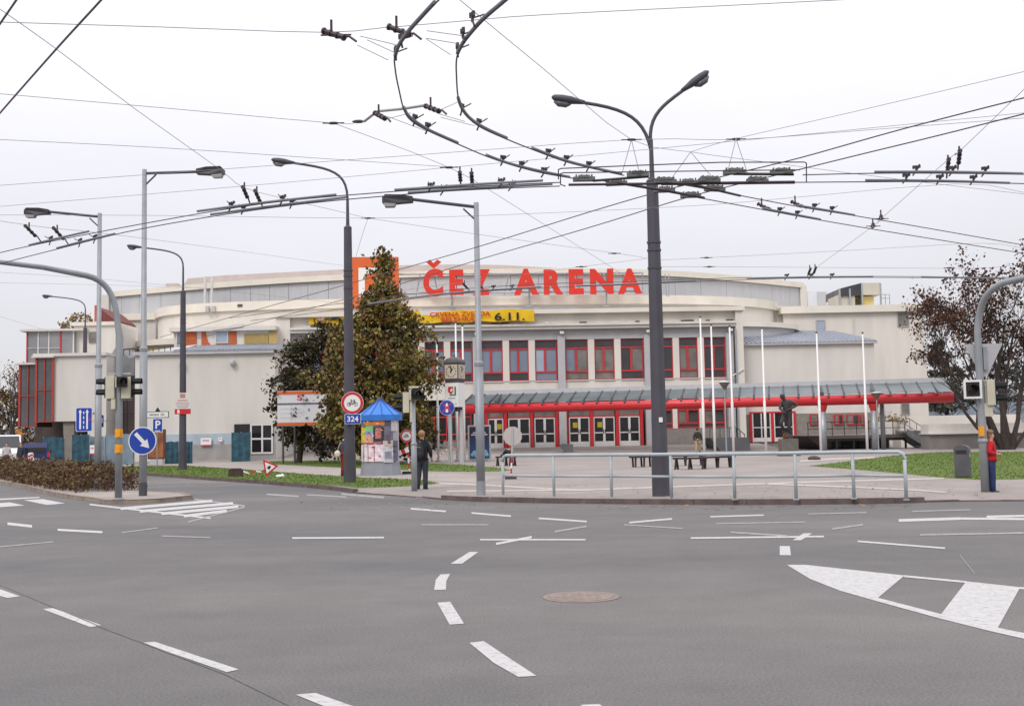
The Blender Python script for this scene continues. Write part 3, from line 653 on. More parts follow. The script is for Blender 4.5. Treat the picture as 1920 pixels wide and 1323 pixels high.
u, v = P(139, 611, Yu + .4), P(216, 700, Yu + .4); MB().box(u.x, v.x, Yu + .4, Yu + 6, 0, u.z).build('upper_block_wall', white_r, arena)
MB().box(u.x - .1, v.x, Yu + .2, Yu + 6, u.z, u.z + .3).build('upper_block_coping', cream2, arena)
u, v = P(167, 622, Yu + .3), P(181, 642, Yu + .3); MB().box(u.x, v.x, Yu + .28, Yu + .42, v.z, u.z).build('window', gl_curt, arena)
# red tile-hung gable poking up behind
MB().prism([P(178, 573, 104), P(187, 577, 104), P(214, 599, 104), P(214, 615, 104), P(178, 615, 104)], (0, 6, 0)).build('red_gable', mat('red_boarding', (.17, .045, .04), .7, .35, 3, stretch=(3, 1, .3)), arena)
MB().prism([P(177, 572, 103.9), P(180, 572, 103.9), P(181, 615, 103.9), P(177, 615, 103.9)], (0, .5, 0)).build('gable_trim', orange, arena)

# ---- right wing, low roof, tall block
Yr = 96.5; xr0, xr1 = P(1393, 700, Yr).x + .02, P(1641, 700, Yr).x; zr1 = P(1500, 646, Yr).z
MB().box(xr0, xr1, Yr, Yr + 10, 3.05, zr1).build('wing_wall', white_r, arena); MB().box(xr0, xr1 - .03, Yr + .03, Yr + 10, .1, 3.05).build('wing_plinth', tile_b, arena)
MB().box(xr0, xr1 + .2, Yr - .35, Yr + .02, zr1, zr1 + .2).build('wing_eaves', grey_p, arena)
zb = P(1420, 618, 106).z
MB().add([(xr0, Yr - .4, zr1 + .2), (xr1 + .2, Yr - .4, zr1 + .2), (P(1560, 622, 106).x, 106, zb - .3), (xr0, 106, zb)], [(0, 1, 2, 3)]).build('wing_roof', metal_r, arena)
sm = MB()
for i in range(30):
    t = i / 29; a = Vector((xr0 + (xr1 - xr0) * t, Yr - .4, zr1 + .21)); b = Vector((xr0 + (P(1560, 622, 106).x - xr0) * t, 106, zb - .3 * t + .01)); d = Vector((.035, 0, 0)); sm.prism([a - d, a + d, b + d, b - d], (0, 0, .09))
sm.build('roof_seams', metal_r, arena)
MB().add([(xr1 + .2, Yr - .4, zr1 + .2), (xr1 + .2, 106, zr1 + .2), (P(1560, 622, 106).x, 106, zb - .3)], [(0, 1, 2)]).build('wing_roof', mat('blue_zinc', (.16, .2, .27), .45, .1, 1), arena)
u, v = P(1407, 772, Yr), P(1491, 827, Yr); xm = P(1448, 800, Yr).x
fm = MB()
for a in ((u.x - .1, u.x + .1), (xm - .13, xm + .13), (v.x - .1, v.x + .1)): fm.box(a[0], a[1], Yr - .12, Yr + .02, v.z, u.z)
fm.box(u.x + .1, xm - .13, Yr - .12, Yr + .02, u.z - .12, u.z); fm.box(xm + .13, v.x - .1, Yr - .12, Yr + .02, u.z - .12, u.z); dfr = fm.build('door_frame', red, arena)
for a, b in ((u.x + .1, xm - .13), (xm + .13, v.x - .1)):
    pn = MB().box(a, b, Yr - .06, Yr - .01, v.z, u.z - .12).build('door_leaf', gl_door, dfr)
# white door bars
wb = MB()
for a, b in ((u.x + .1, xm - .13), (xm + .13, v.x - .1)):
    for xx in (a, (a + b) / 2 - .06, b - .1): wb.box(xx, xx + .1, Yr - .1, Yr - .06, v.z, u.z - .13)
    for zz in (v.z + .02, v.z + 1.2): wb.box(a + .1, b - .1, Yr - .095, Yr - .06, zz, zz + (.35 if zz < v.z + .5 else .08))
wb.build('door_bars', white_f, dfr)
for a, b, c in ((1518, 1546, 0), (1563, 1581, 0), (1587, 1611, 0), (1613, 1624, 0)):
    u, v = P(a, 777, Yr), P(b, 796, Yr); o = MB().box(u.x, v.x, Yr - .12, Yr + .04, v.z, u.z).build('ticket_window', red_d, arena); t = .1
    MB().box(u.x + t, (u.x + v.x) / 2 - .05, Yr - .14, Yr - .121, v.z + t, u.z - t).build('pane', gl_curt, o); MB().box((u.x + v.x) / 2 + .05, v.x - t, Yr - .14, Yr - .121, v.z + t, u.z - t).build('pane', gl_dark, o)
Yt = 109.0; u, v = P(1468, 574, Yt), P(1737, 850, Yt - 4)
MB().box(u.x, P(1738, 700, Yt).x, Yt, Yt + 30, 0, P(1600, 586, Yt).z).build('tall_block_wall', cream, arena)
MB().box(P(1462, 574, Yt).x, P(1742, 574, Yt).x, Yt - .5, Yt + 30, P(1600, 586, Yt).z, P(1600, 573, Yt).z).build('tall_block_coping', cream2, arena)
MB().box(P(1290, 580, Yt + 2).x, u.x, Yt + 1, Yt + 6, 8, P(1400, 581, Yt).z).build('tall_block_wall', cream, arena); MB().box(P(1290, 580, Yt + 2).x, u.x, Yt + .6, Yt + 6, P(1400, 581, Yt).z, P(1400, 574, Yt).z).build('tall_block_coping', cream2, arena)
for (a, b, c, d), m in (((1683, 586.5, 1704, 611), gl_curt), ((1531, 601, 1547, 623), gl_pale), ((1690, 757, 1705, 777), gl_curt)):
    u, v = P(a, b, Yt - .06), P(c, d, Yt - .06); o = MB().box(u.x, v.x, Yt - .05, Yt + .1, v.z, u.z).build('window', m, arena)
    MB().box(u.x - .06, u.x, Yt - .1, Yt, v.z, u.z).box(v.x, v.x + .06, Yt - .1, Yt, v.z, u.z).box(u.x, v.x, Yt - .1, Yt, u.z, u.z + .06).box(u.x, v.x, Yt - .12, Yt, v.z - .07, v.z).build('window_frame', grey_p, o)
q = P(1602, 640, Yt); MB().tube([(q.x, Yt - .1, 5), (q.x, Yt - .1, q.z + 2.4)], .06, 6).build('drain_pipe', white_f, arena)
# rooftop plant
ac = E('rooftop_cooling_unit', P(1612, 565, 114), 'boxy beige air conditioning unit with dark louvres on the right roof', 'air conditioner')
u, v = P(1575, 531, 113), P(1652, 552, 113); zc = P(1600, 574, 113).z
MB().box(P(1616, 540, 113).x, v.x, 113, 118, v.z, P(1640, 530, 113).z).build('housing', mat('beige_metal', (.48, .45, .38), .6, .06, 1), ac)
MB().prism([P(1574, 541, 113), P(1616, 530, 113), P(1616, 553, 113), P(1574, 556, 113)], (0, 5, 0)).build('louvre_box', gl_dark, ac)
MB().box(P(1573, 560, 113).x, P(1604, 560, 113).x, 113.2, 117, zc - .2, P(1590, 552, 113).z).build('fan_box', mat('beige_metal', (.48, .45, .38)), ac)
for px in (1574, 1593, 1616, 1651): q = P(px, 555, 113.1); MB().box(q.x - .08, q.x + .08, 112.95, 113.1, zc - .3, P(px, 531 + (10 if px < 1600 else 0), 113).z).build('leg', grey_st, ac)
MB().box(P(1620, 560, 113).x, P(1642, 560, 113).x, 113.6, 116, zc - .2, P(1630, 554, 113).z).build('yellow_box', mat('yellow_tank', (.62, .5, .2), .6, .1, 1), ac)
rl = MB()
for px in (1653, 1660, 1668): q = P(px, 560, 114); rl.tube([(q.x, 114, zc - .3), (q.x, 114, P(px, 551, 114).z)], .04, 5)
for py in (552, 559): rl.tube([P(1652, py, 114), P(1668, py, 114)], .04, 5)
rl.build('handrail', grey_st, ac)
u, v = P(1514, 546, 124), P(1572, 572, 124)
MB().box(u.x, v.x, 124, 132, 12.5, u.z).build('plant_room', mat('pale_grey_sheet', (.62, .64, .68), .6, .04, 1), arena)
u2, v2 = P(1533, 547, 123.8), P(1550, 572, 123.8); MB().box(u2.x, v2.x, 123.9, 124.02, 12.5, u2.z).build('plant_room_door', clad, arena)

# ---- right terrace, steps, low retaining building
terr = E('raised_terrace', (P(1640, 840, 88).x, 88, 0), 'grey raised terrace with dark opening and railing right of the statue', 'terrace')
x0, x1 = P(1545, 830, 86).x, P(1700, 830, 86).x
MB().box(x0, x1, 86, 96.4, .95, 1.2).build('slab', mat('terrace_concrete', (.25, .22, .2), .85, .15, 1), terr)
MB().box(x0 + .05, x1 - .05, 86.1, 86.4, .75, .95).build('beam', mat('dark_brown_paint', (.07, .05, .05), .7, .2, 1), terr)
MB().box(x0 + .1, x1 - .1, 90, 90.3, .1, .95).build('back_wall', gl_dark, terr)
MB().prism([(x0, 86.05, .12), (x0, 86.05, 1.2), (P(1512, 822, 86).x, 86.05, 1.2)], (0, 8, 0)).build('ramp_side', mat('dark_brown_paint', (.07, .05, .05)), terr)
for i in range(9):
    xx = P(1516, 800, 86).x + (x1 - P(1516, 800, 86).x) * i / 8; MB().tube([(xx, 86.2, 1.2), (xx, 86.2, 2.25)], .03, 6).build('railing_post', dark_st, terr)
for zz in (1.7, 2.22): MB().tube([(P(1516, 800, 86).x, 86.2, zz), (x1, 86.2, zz)], .03, 6).build('railing_bar', dark_st, terr)
for i in range(5):
    xx = x0 + 1 + (x1 - x0 - 1) * i / 4; MB().box(xx - .06, xx + .06, 86.15, 86.3, .1, .76).build('prop', dark_st, terr)
xs = P(1697, 830, 85).x; st = E('outdoor_steps', (xs + 1, 84, .12), 'concrete outdoor steps with grey handrails beside the raised terrace', 'steps')
for i in range(8): MB().box(xs + .15 + i * .22, xs + 1.9 + i * .0, 84.2, 86.6, 1.45 - (i + 1) * .165, 1.45 - i * .165).build('step', mat('step_concrete', (.33, .3, .27), .9, .1, 2), st) if i < 7 else None
for yy in (84.1, 86.7):
    MB().prism([(xs - .1, yy, 1.1), (xs - .1, yy, 1.6), (xs + 1.9, yy, .3), (xs + 1.9, yy, .1), (xs + 1.4, yy, .1)], (0, .12, 0)).build('stringer', grey_st, st)
    MB().tube([(xs, yy, 2.4), (xs + 1.9, yy, 1.15), (xs + 1.9, yy, .2)], .035, 6).build('handrail', grey_st, st)
    for i in range(4): MB().tube([(xs + .1 + i * .5, yy, 1.5 - i * .33), (xs + .1 + i * .5, yy, 2.35 - i * .33)], .025, 6).build('baluster', grey_st, st)
low = E('low_side_building', (P(1840, 840, 79).x, 79, 0), 'low flat building with cream band over grey base right of the arena', 'building')
xa, xb = P(1743, 840, 79).x, P(2050, 840, 79).x
MB().box(xa, xb, 79, 80.6, -.05, P(1800, 813, 79).z).build('base_wall', mat('grey_base', (.21, .195, .185), .85, .12, 1), low)
MB().box(xa - .1, xb, 78.7, 80.7, P(1800, 813, 79).z, P(1800, 811, 79).z).build('trim', white_f, low)
MB().box(xa, xb, 79.05, 80.6, P(1800, 811, 79).z, P(1800, 794, 79).z).build('band_wall', cream, low)
MB().box(P(1688, 790, 90).x, xb, 90, 92, .1, P(1800, 778, 90).z).build('upper_band_wall', cream, low)
u, v = P(1868, 812, 79), P(1906, 832, 79); MB().box(u.x, v.x, 78.93, 79.1, v.z, u.z).build('window', gl_dark, low)

# ---- entrance canopy
CA, CB = P(868, 767, 88.5), P(1788, 746, 80.0); CA.z = CB.z = 3.78
can = E('entrance_canopy', (CA.lerp(CB, .5).x, CA.lerp(CB, .5).y, .1), 'long red tube canopy with glass roof over the arena doors', 'canopy')
MB().tube([CA, CB], .36, 20).build('red_tube', red, can, smooth=True)
cdir = (CB - CA).normalized(); cn = Vector((-cdir.y, cdir.x, 0)); NP = 34
gl_can = mat('canopy_glass', (.10, .12, .125), .35, .25, .7, spec=.4)
Lc = (CB - CA).length
for i in range(NP):
    a = CA + cdir * (Lc * i / NP + .06); b = CA + cdir * (Lc * (i + 1) / NP - .06)
    f0 = Vector((0, 0, .4)) - cn * .1; f1 = Vector((0, 0, 1.22)) + cn * 2.8; fm_ = f0.lerp(f1, .5)
    mb = MB(); mb.add([a + f0, b + f0, b + fm_, a + fm_, b + f1, a + f1], [(0, 1, 2, 3), (3, 2, 4, 5)]); mb.build('glass_panel', gl_can, can)
    c0 = CA + cdir * (Lc * i / NP)
    MB().tube([c0 + Vector((0, 0, .2)) - cn * .36, c0 + Vector((0, 0, .48)) - cn * .1, c0 + fm_ + Vector((0, 0, .02)), c0 + f1 + Vector((0, 0, .02))], .065, 6).build('rib', dark_st, can)
a, b = CA + Vector((0, 0, 1.2)) + cn * 2.9, CB + Vector((0, 0, 1.2)) + cn * 2.9
MB().prism([a, b, b + Vector((0, 0, .35)), a + Vector((0, 0, .35))], cn * .3).build('rear_gutter', clad, can)
for px in (1553, 1685):
    q = G(px, 845, .12); t = ((q.x - CA.x) / (CB.x - CA.x)); q = CA.lerp(CB, t); 
    MB().tube([(q.x, q.y, .1), (q.x, q.y, 2.95)], .23, 14).build('column', grey_st, can, smooth=True); MB().lathe((q.x, q.y, 2.95), [(.23, 0), (.34, .35), (.36, .5)], 14).build('column_head', red_d, can)
    MB().tube([(q.x, q.y, 3.6), (q.x, q.y, 4.3), (q.x + cn.x * 1.6, q.y + cn.y * 1.6, 4.9)], [.16, .14, .08], 8).build('arm', dark_st, can)
q = CA.lerp(CB, .871) + cn * 2.4; MB().tube([(q.x, q.y, .1), (q.x, q.y, 4.7)], .17, 12).build('column', grey_st, can, smooth=True)
q = CA.lerp(CB, .075); MB().tube([(q.x, q.y, 3.5), (q.x, q.y, 4.3), (q.x + cn.x * 1.6, q.y + cn.y * 1.6, 4.9)], [.2, .16, .08], 8).build('arm', dark_st, can)

# ---- rooftop lettering, emblem square, banner
YS = 99.0
sg = E('rooftop_letter_sign', P(1000, 560, YS), 'big red rooftop letters reading CEZ ARENA on a steel frame', 'sign')
fr = Fr((0, YS, 0)); let_m = mat('red_letter', (.60, .028, .012), .45, .05, 1)
let_e = mat('letter_edge', (.75, .62, .52), .5, .05, 1)
for ch, a, b, y0, y1 in (('C', 793, 831, 504, 555), ('E', 842, 869.5, 505.5, 552), ('Z', 886, 919, 505, 552.5), ('A', 963, 1010, 504, 552), ('R', 1019, 1056, 505, 551.5), ('E', 1066, 1095, 504.5, 551), ('N', 1106, 1151, 504, 550.5), ('A', 1158, 1204, 503.5, 550)):
    u, v = P(a, y0, YS), P(b, y1, YS); letter(MB(), ch, fr, u.x, v.x, v.z, u.z, 0, .3).build('letter', let_m, sg)
def pl(pts, Y, th, m, nm, par): return MB().prism([P(x, y, Y) for x, y in pts], (0, th, 0)).build(nm, m, par)
pl([(799, 491), (806, 486.5), (812.5, 493), (820, 486.5), (827, 490.5), (812.5, 503)], YS, .3, let_m, 'caron', sg)
for y0, y1 in ((514, 511.5), (550, 546)): MB().tube([P(744, y0, YS + .5), P(1206, y1, YS + .5)], .09, 6).build('frame_rail', grey_st, sg)
for px in (847, 992.5, 1137): MB().tube([P(px, 512, YS + .6), P(px - 0, 576, YS + .9)], .08, 6).build('frame_post', grey_st, sg); q = P(px, 574, YS + .7); MB().cbox(q, .6, .4, .12).build('frame_foot', grey_st, sg)
for px in (813, 856, 910, 985, 1040, 1080, 1128, 1180, 1205): MB().tube([P(px, 512, YS + .6), P(px - random.choice((-8, 0, 8)), 549, YS + .6)], .045, 5).build('frame_strut', grey_st, sg)
for px, dx in ((780, 8), (945, 9), (1250, -3), (1254, 0)): MB().tube([P(px + dx, 514, YS + 1.2), P(px, 556, YS + 1.2)], .05, 5).build('frame_strut', grey_st, sg)
em = E('square_emblem_sign', P(702, 577, YS - .3), 'orange square sign with white bracket emblem on the roof edge behind the tree', 'sign')
pl([(658, 482), (746.5, 481.5), (747.5, 576), (659.5, 578)], YS - .3, .5, orange, 'panel', em)
wht = mat('sign_white', (.74, .73, .72), .5, .03, 2)
pl([(672, 502), (727, 501.5), (727, 512.5), (684, 513), (684, 544.5), (727, 544), (727, 555.5), (672.5, 556)], YS - .38, .08, wht, 'emblem', em)
pl([(703, 526), (708, 521), (712, 530), (715, 537), (708, 535)], YS - .38, .08, wht, 'emblem_point', em)
bn = E('yellow_banner', P(790, 606, 94), 'long yellow banner with red and black lettering hung below the roof sign', 'banner')
Ybn = 94.0; ban_m = mat('yellow_cloth', (.72, .45, .012), .8, .08, 1.5); mb = MB(); NB = 60
u, v = P(579, 586, Ybn), P(1002, 605, Ybn); zt_ = P(800, 583.5, Ybn).z; zb_ = P(800, 605, Ybn).z
rows = []
for i in range(NB + 1):
    t = i / NB; x = u.x + (v.x - u.x) * t; yy = Ybn + .03 * math.sin(i * 1.7) + .03 * math.sin(i * .63)
    rows.append([(x, yy, zt_ + .06 * math.sin(i * .5)), (x, yy - .05 * math.sin(i * .9), (zt_ + zb_) / 2), (x, yy + .04 * math.sin(i * 1.1), zb_ + .05 * math.sin(i * .7 + 1))])
vv = [p for r_ in rows for p in r_]; ff = [(i * 3 + j + 1, (i + 1) * 3 + j + 1, (i + 1) * 3 + j, i * 3 + j) for i in range(NB) for j in range(2)]
mb.add(vv, ff).build('cloth', ban_m, bn, smooth=True)
frb = Fr((0, Ybn - .2, 0))
for st_, a, b, y0, y1, m in (('CRVENA ZVEZDA', 806, 920, 585.5, 592, mat('banner_red', (.55, .04, .02), .8, .05, 2)), ('BELEHRAD', 827, 902, 595, 601.5, MATS['banner_red']), ('6.11.', 927, 984, 586, 600, mat('banner_black', (.02, .018, .02), .8, .05, 2))):
    u, v = P(a, y0, Ybn - .2), P(b, y1, Ybn - .2); letter(MB(), st_, frb, u.x, v.x, v.z, u.z, 0, 0).build('lettering', m, bn)
q = P(601, 595, Ybn - .2); plate(MB(), Fr(q), circ(.34, 20), 0, .02).build('round_crest', mat('crest_grey', (.35, .25, .2), .8, .3, 6), bn)
pl([(612, 597), (630, 594), (640, 597), (640, 599), (614, 600)], Ybn - .19, .03, MATS['banner_black'], 'lettering', bn)
# ================================================================ street furniture
pole_d = mat('dark_grey_pole', (.062, .058, .072), .55, .15, 1.5, .1)
pole_g = mat('galvanised_pole', (.27, .285, .30), .5, .12, 2, metal=.25)
lampglass = mat('lamp_glass', (.30, .30, .29), .2, .1, 4)
blk = mat('black_plastic', (.018, .018, .02), .45, .2, 3)
cream_pl = mat('cream_plastic', (.50, .47, .36), .5, .08, 3)
lens_off = mat('signal_lens_off', (.05, .03, .03), .15, .3, 6)
s_blue = mat('sign_blue', (.012, .05, .34), .4, .04, 3); s_white = mat('sign_face_white', (.72, .71, .70), .4, .03, 3); s_red = mat('sign_red', (.5, .02, .025), .4, .05, 3); s_blk = mat('sign_black', (.02, .02, .022), .5, .1, 3)
s_back = mat('sign_back_grey', (.40, .40, .41), .5, .06, 3)
ora_t = mat('orange_tape', (.72, .30, .01), .6, .08, 3)
def head_cobra(mb_body, mb_glass, tip, direc, L=.8, w=.17):
    """street-lamp head: tapering shell with a glass bowl below"""
    d = Vector(direc).normalized(); side = d.cross(Vector((0, 0, 1))).normalized(); up = side.cross(d)
    secs = [(0, .05, .05), (.18, .08, .07), (.42, w * .62, .1), (.7, w * .66, .1), (.92, w * .5, .075), (1, w * .2, .03)]
    o = len(mb_body.v); n = 10
    for t, hw, hh in secs:
        for j in range(n):
            a = 2 * math.pi * j / n; mb_body.v.append(Vector(tip) + d * (L * t) + side * math.cos(a) * hw + up * (math.sin(a) * hh + .01))
    for i in range(len(secs) - 1):
        for j in range(n): mb_body.f.append((o + i * n + j, o + i * n + (j + 1) % n, o + (i + 1) * n + (j + 1) % n, o + (i + 1) * n + j)); mb_body.m.append(0)
    mb_body.f.append(tuple(o + j for j in range(n))[::-1]); mb_body.m.append(0); mb_body.f.append(tuple(o + (len(secs) - 1) * n + j for j in range(n))); mb_body.m.append(0)
    c = Vector(tip) + d * (L * .64) - up * .085
    mb_glass.tube([c - d * L * .24, c - d * L * .1 - up * .035, c + d * L * .12 - up * .04, c + d * L * .27], [.03, .085, .085, .03], 8)
def bez(p0, p1, p2, p3, n=10):
    p0, p1, p2, p3 = map(Vector, (p0, p1, p2, p3)); return [p0 * (1 - t) ** 3 + p1 * 3 * t * (1 - t) ** 2 + p2 * 3 * t * t * (1 - t) + p3 * t ** 3 for t in [i / n for i in range(n + 1)]]
def trolley_pole(base_px, base_py, z_base, ztop, rb, rt, arms, label, group, zl):
    b = G(base_px, base_py, z_base); e = E('trolley_lamp_post', b, label, 'lamp post', group)
    n = 10; MB().tube([(b.x, b.y, b.z), (b.x, b.y, b.z + 1.0)], rb * 1.13, n).build('base_sleeve', pole_d, e)
    MB().tube([(b.x, b.y, b.z + 1.0), (b.x, b.y, ztop)], [rb, rt], n).build('column', pole_d, e)
    MB().tube([(b.x, b.y, ztop - .05), (b.x, b.y, ztop + .35), (b.x, b.y, zl)], [.07, .06, .05], 8).build('upper_tube', pole_d, e)
    MB().lathe((b.x, b.y, ztop), [(rt, 0), (rt * 1.02, .05), (.08, .12)], n).build('cap', pole_d, e)
    for pts in arms:
        MB().tube(pts, .045, 8).build('arm', pole_d, e, smooth=True)
        bo, gl_ = MB(), MB(); head_cobra(bo, gl_, pts[-1], pts[-1] - pts[-2], .85, .2); h = bo.build('lamp_head', pole_d, e, smooth=True); gl_.build('lamp_glass', mat('lamp_glass_dark', (.10, .10, .105), .25, .1, 4), h, smooth=True)
    for zc in (ztop - 1.55, ztop - 1.75, ztop - 2.2):
        MB().lathe((b.x, b.y, zc), [(rt + .03, 0), (rt + .03, .05)], n).build('clamp_band', dark_st, e)
    return b, e
GP = 'dark trolley wire poles with street lamps'
# double-arm post on the pavement
b = G(1239.5, 929.5, ZP); Yp = b.y
zt = P(1213, 343, Yp).z
zj = P(1211, 262, Yp).z
armL = bez((b.x, Yp, zj - .3), P(1208, 222, Yp), P(1178, 205, Yp), P(1096, 193, Yp), 10); armR = bez((b.x, Yp, zj - .3), P(1213, 222, Yp), P(1232, 205, Yp), P(1279, 171, Yp), 10)
trolley_pole(1239.5, 929.5, ZP, zt, .195, .15, [armL, armR], 'tall dark post with two lamp arms standing behind the guard railing', GP, zj)
MB().cbox((b.x + .02, Yp - .2, P(1232, 787, Yp).z), .09, .02, .12).build('sticker', s_white, bpy.data.objects['trolley_lamp_post'])
pole_c = (b.x, Yp)
def single(bx, by, tx, ty, topx, topy, hx, hy, jx, jy, label, zb=ZP, r=.2):
    b = G(bx, by, zb); Y = b.y; zt = P(tx, ty, Y).z; zj = P(jx, jy, Y).z; hd = P(hx, hy, Y)
    arm = [Vector((b.x, Y, zj - .6))] + bez((b.x, Y, zj), (b.x - .02, Y, zj + (hd.z - zj) * .72), Vector((b.x, Y, 0)) * .72 + Vector((hd.x, Y, 0)) * .28 + Vector((0, 0, hd.z - .22 * (1 if hd.z > zj else 1))), hd, 10)
    return trolley_pole(bx, by, zb, zt, r, r * .72, [arm], label, GP, zj)
p656, e656 = single(656, 904, 653.5, 429, 0, 0, 552, 306, 653, 372, 'dark post carrying the round bicycle sign and blue number plate')
p342, e342 = single(342.5, 880, 342, 548, 0, 0, 266, 464, 342, 500, 'dark post carrying the white and red notice by the annex wall')
p157, e157 = single(157.5, 868, 157, 616, 0, 0, 99, 556, 157, 580, 'farthest dark post standing before the white block on the left')
GL = 'galvanised street lamps with flat heads'
def thin_lamp(bx, by, tx, ty, ax, ay, zb, label):
    b = G(bx, by, zb); Y = b.y; zt = P(tx, ty, Y).z; e = E('street_lamp', b, label, 'street lamp', GL)
    zc = P(bx, ty + (by - ty) * .55, Y).z
    MB().tube([(b.x, Y, b.z), (b.x, Y, zc)], .115, 12).build('lower_shaft', pole_g, e, smooth=True); MB().tube([(b.x, Y, zc), (b.x, Y, zc + .06), (b.x, Y, zt)], [.115, .085, .07], 12).build('upper_shaft', pole_g, e, smooth=True)
    MB().lathe((b.x, Y, zc - .06), [(.125, 0), (.13, .08), (.09, .14)], 12).build('collar', pole_g, e)
    MB().tube([(b.x, Y, b.z), (b.x, Y, b.z + .38)], .122, 12).build('base_sleeve', dark_st if bx < 300 and bx > 200 else pole_g, e)
    h = P(ax, ay, Y); s = -1 if h.x < b.x else 1
    MB().tube([(b.x, Y, zt - .12), (h.x, Y, h.z)], .045, 8).build('arm', pole_d, e); MB().tube([(b.x, Y, zt - .5), (b.x + s * .35, Y, zt - .16)], .025, 6).build('brace', pole_d, e)
    hd = MB(); x0, x1 = h.x, h.x + s * .82
    hd.prism([(x0, Y - .1, h.z - .07), (x0, Y - .1, h.z + .07), (x0 + s * .3, Y - .14, h.z + .12), (x1 - s * .08, Y - .14, h.z + .13), (x1, Y - .12, h.z + .05), (x1, Y - .12, h.z - .09), (x0 + s * .42, Y - .14, h.z - .11), (x0 + s * .3, Y - .14, h.z - .1)], (0, .27, 0)); hh = hd.build('lamp_head', mat('lamp_head_dark', (.035, .033, .04), .5, .1, 3), e)
    g_ = MB(); g_.prism([(x0 + s * .45, Y - .12, h.z - .112), (x1 - s * .03, Y - .12, h.z - .095), (x1 - s * .07, Y - .12, h.z - .2), (x0 + s * .5, Y - .12, h.z - .2)], (0, .23, 0)); g_.build('lamp_glass', lampglass, hh)
    return b, e
lA, eA = thin_lamp(268, 929, 265.5, 318, 369, 322, .115, 'tall galvanised lamp on the island carrying the round blue arrow sign')
lB, eB = thin_lamp(183, 918, 181.5, 400, 92, 397, .115, 'galvanised street lamp rising from the brown hedge')
lC, eC = thin_lamp(902, 928, 890, 380, 774, 374, ZP, 'galvanised street lamp at the left end of the guard railing')

# ---- traffic signals
def sig_box(e, c, right, n=2, w=.3, hh=.3, facing=-1, frame=None, back=cream_pl):
    """signal housing with visors; right: unit vector the lenses face"""
    c = Vector(c); d = Vector(right).normalized(); side = Vector((-d.y, d.x, 0)); m = Matrix((side, d, Vector((0, 0, 1)))).transposed()
    ht = hh * n
    b = MB(); b.cbox(c, w, .18, ht, 0, m); h = b.build('signal_housing', back if frame is None else blk, e)
    fb = MB(); fb.cbox(c + d * .1, w * .98, .03, ht * .98, 0, m); fb.build('face_plate', blk, h)
    if frame is not None:
        for s_ in (-1, 1): MB().cbox(c + d * .11 + side * s_ * (w / 2 + .02), .05, .05, ht + .09, 0, m).build('border', frame, h); MB().cbox(c + d * .11 + Vector((0, 0, s_ * (ht / 2 + .02))), w, .05, .05, 0, m).build('border', frame, h)
    for i in range(n):
        z = (i - (n - 1) / 2) * hh; q = c + d * .12 + Vector((0, 0, z))
        v = MB(); pts = []
        for j in range(9):
            a = R(-25 + 230 * j / 8); pts.append((math.cos(a) * w * .38, math.sin(a) * w * .38))
        vv = [q + side * x + Vector((0, 0, y)) for x, y in pts] + [q + side * x * .95 + Vector((0, 0, y * .95)) + d * (.24 if y > -.05 else .12) for x, y in pts]
        v.add(vv, [(j, j + 1, 10 + j, 9 + j) for j in range(8)] + [(9 + j, 10 + j, j + 1, j) for j in range(8)]); v.build('visor', blk, h)
        l = MB(); l.ell(q + d * .01, w * .34 if abs(d.y) > .7 else .03, .03 if abs(d.y) > .7 else w * .34, w * .34); l.build('lens', lens_off, h)
    return h
GS = 'traffic signals on grey masts'
# left mast with curved arm
b = G(222, 936, .115); Y = b.y
e = E('traffic_signal_mast', b, 'grey signal mast on the island with long arm curving over the left road', 'traffic light', GS)
q1, q2 = P(206, 575, Y), P(30, 495, Y)
arm = [Vector((b.x, Y, b.z)), Vector((b.x, Y, 3)), Vector((b.x, Y, P(221, 630, Y).z))] + bez(P(221, 610, Y), P(217, 560, Y), P(205, 525, Y), P(160, 516, Y - .5), 9) + [P(80, 501, Y - 1.6), P(-60, 484, Y - 3.6)]
for q in arm[:3]: q.x = b.x
MB().tube(arm, [.1] * 3 + [.085] * 10 + [.07, .06], 12).build('mast', pole_g, e, smooth=True)
MB().lathe(b, [(.16, 0), (.16, .03), (.11, .05)], 14).build('base_flange', pole_g, e)
zc = P(222, 725, Y).z
for (dx, dr, n_) in ((-.22, (-1, -.1, 0), 2), (.2, (1, .1, 0), 2)): sig_box(e, (b.x + dx * 1.25, Y + .05, zc - .02), dr, n_)
sig_box(e, (b.x + .13, Y - .2, zc + .12), (.55, -1, 0), 1); MB().box(b.x - .3, b.x - .08, Y - .18, Y - .05, zc - .33, zc + .33).build('control_box', cream_pl, e); MB().box(b.x + .1, b.x + .34, Y - .12, Y + .02, zc - .33, zc + .0).build('control_box', cream_pl, e)
MB().box(b.x - .17, b.x - .06, Y - .16, Y - .05, zc - .62, zc - .34).build('control_box', cream_pl, e)
MB().tube([(b.x - .32, Y, zc + .36), (b.x + .34, Y, zc + .36)], .03, 6).build('bracket', pole_g, e); MB().tube([(b.x - .32, Y, zc - .36), (b.x + .34, Y, zc - .36)], .03, 6).build('bracket', pole_g, e)
for py in (812, 841): zz = P(222, py, Y).z; MB().lathe((b.x, Y, zz - .12), [(.108, 0), (.108, .24)], 12).build('orange_band', ora_t, e); MB().cbox((b.x + .03, Y - .13, zz - .02), .1, .08, .16).build('push_button', ora_t, e)
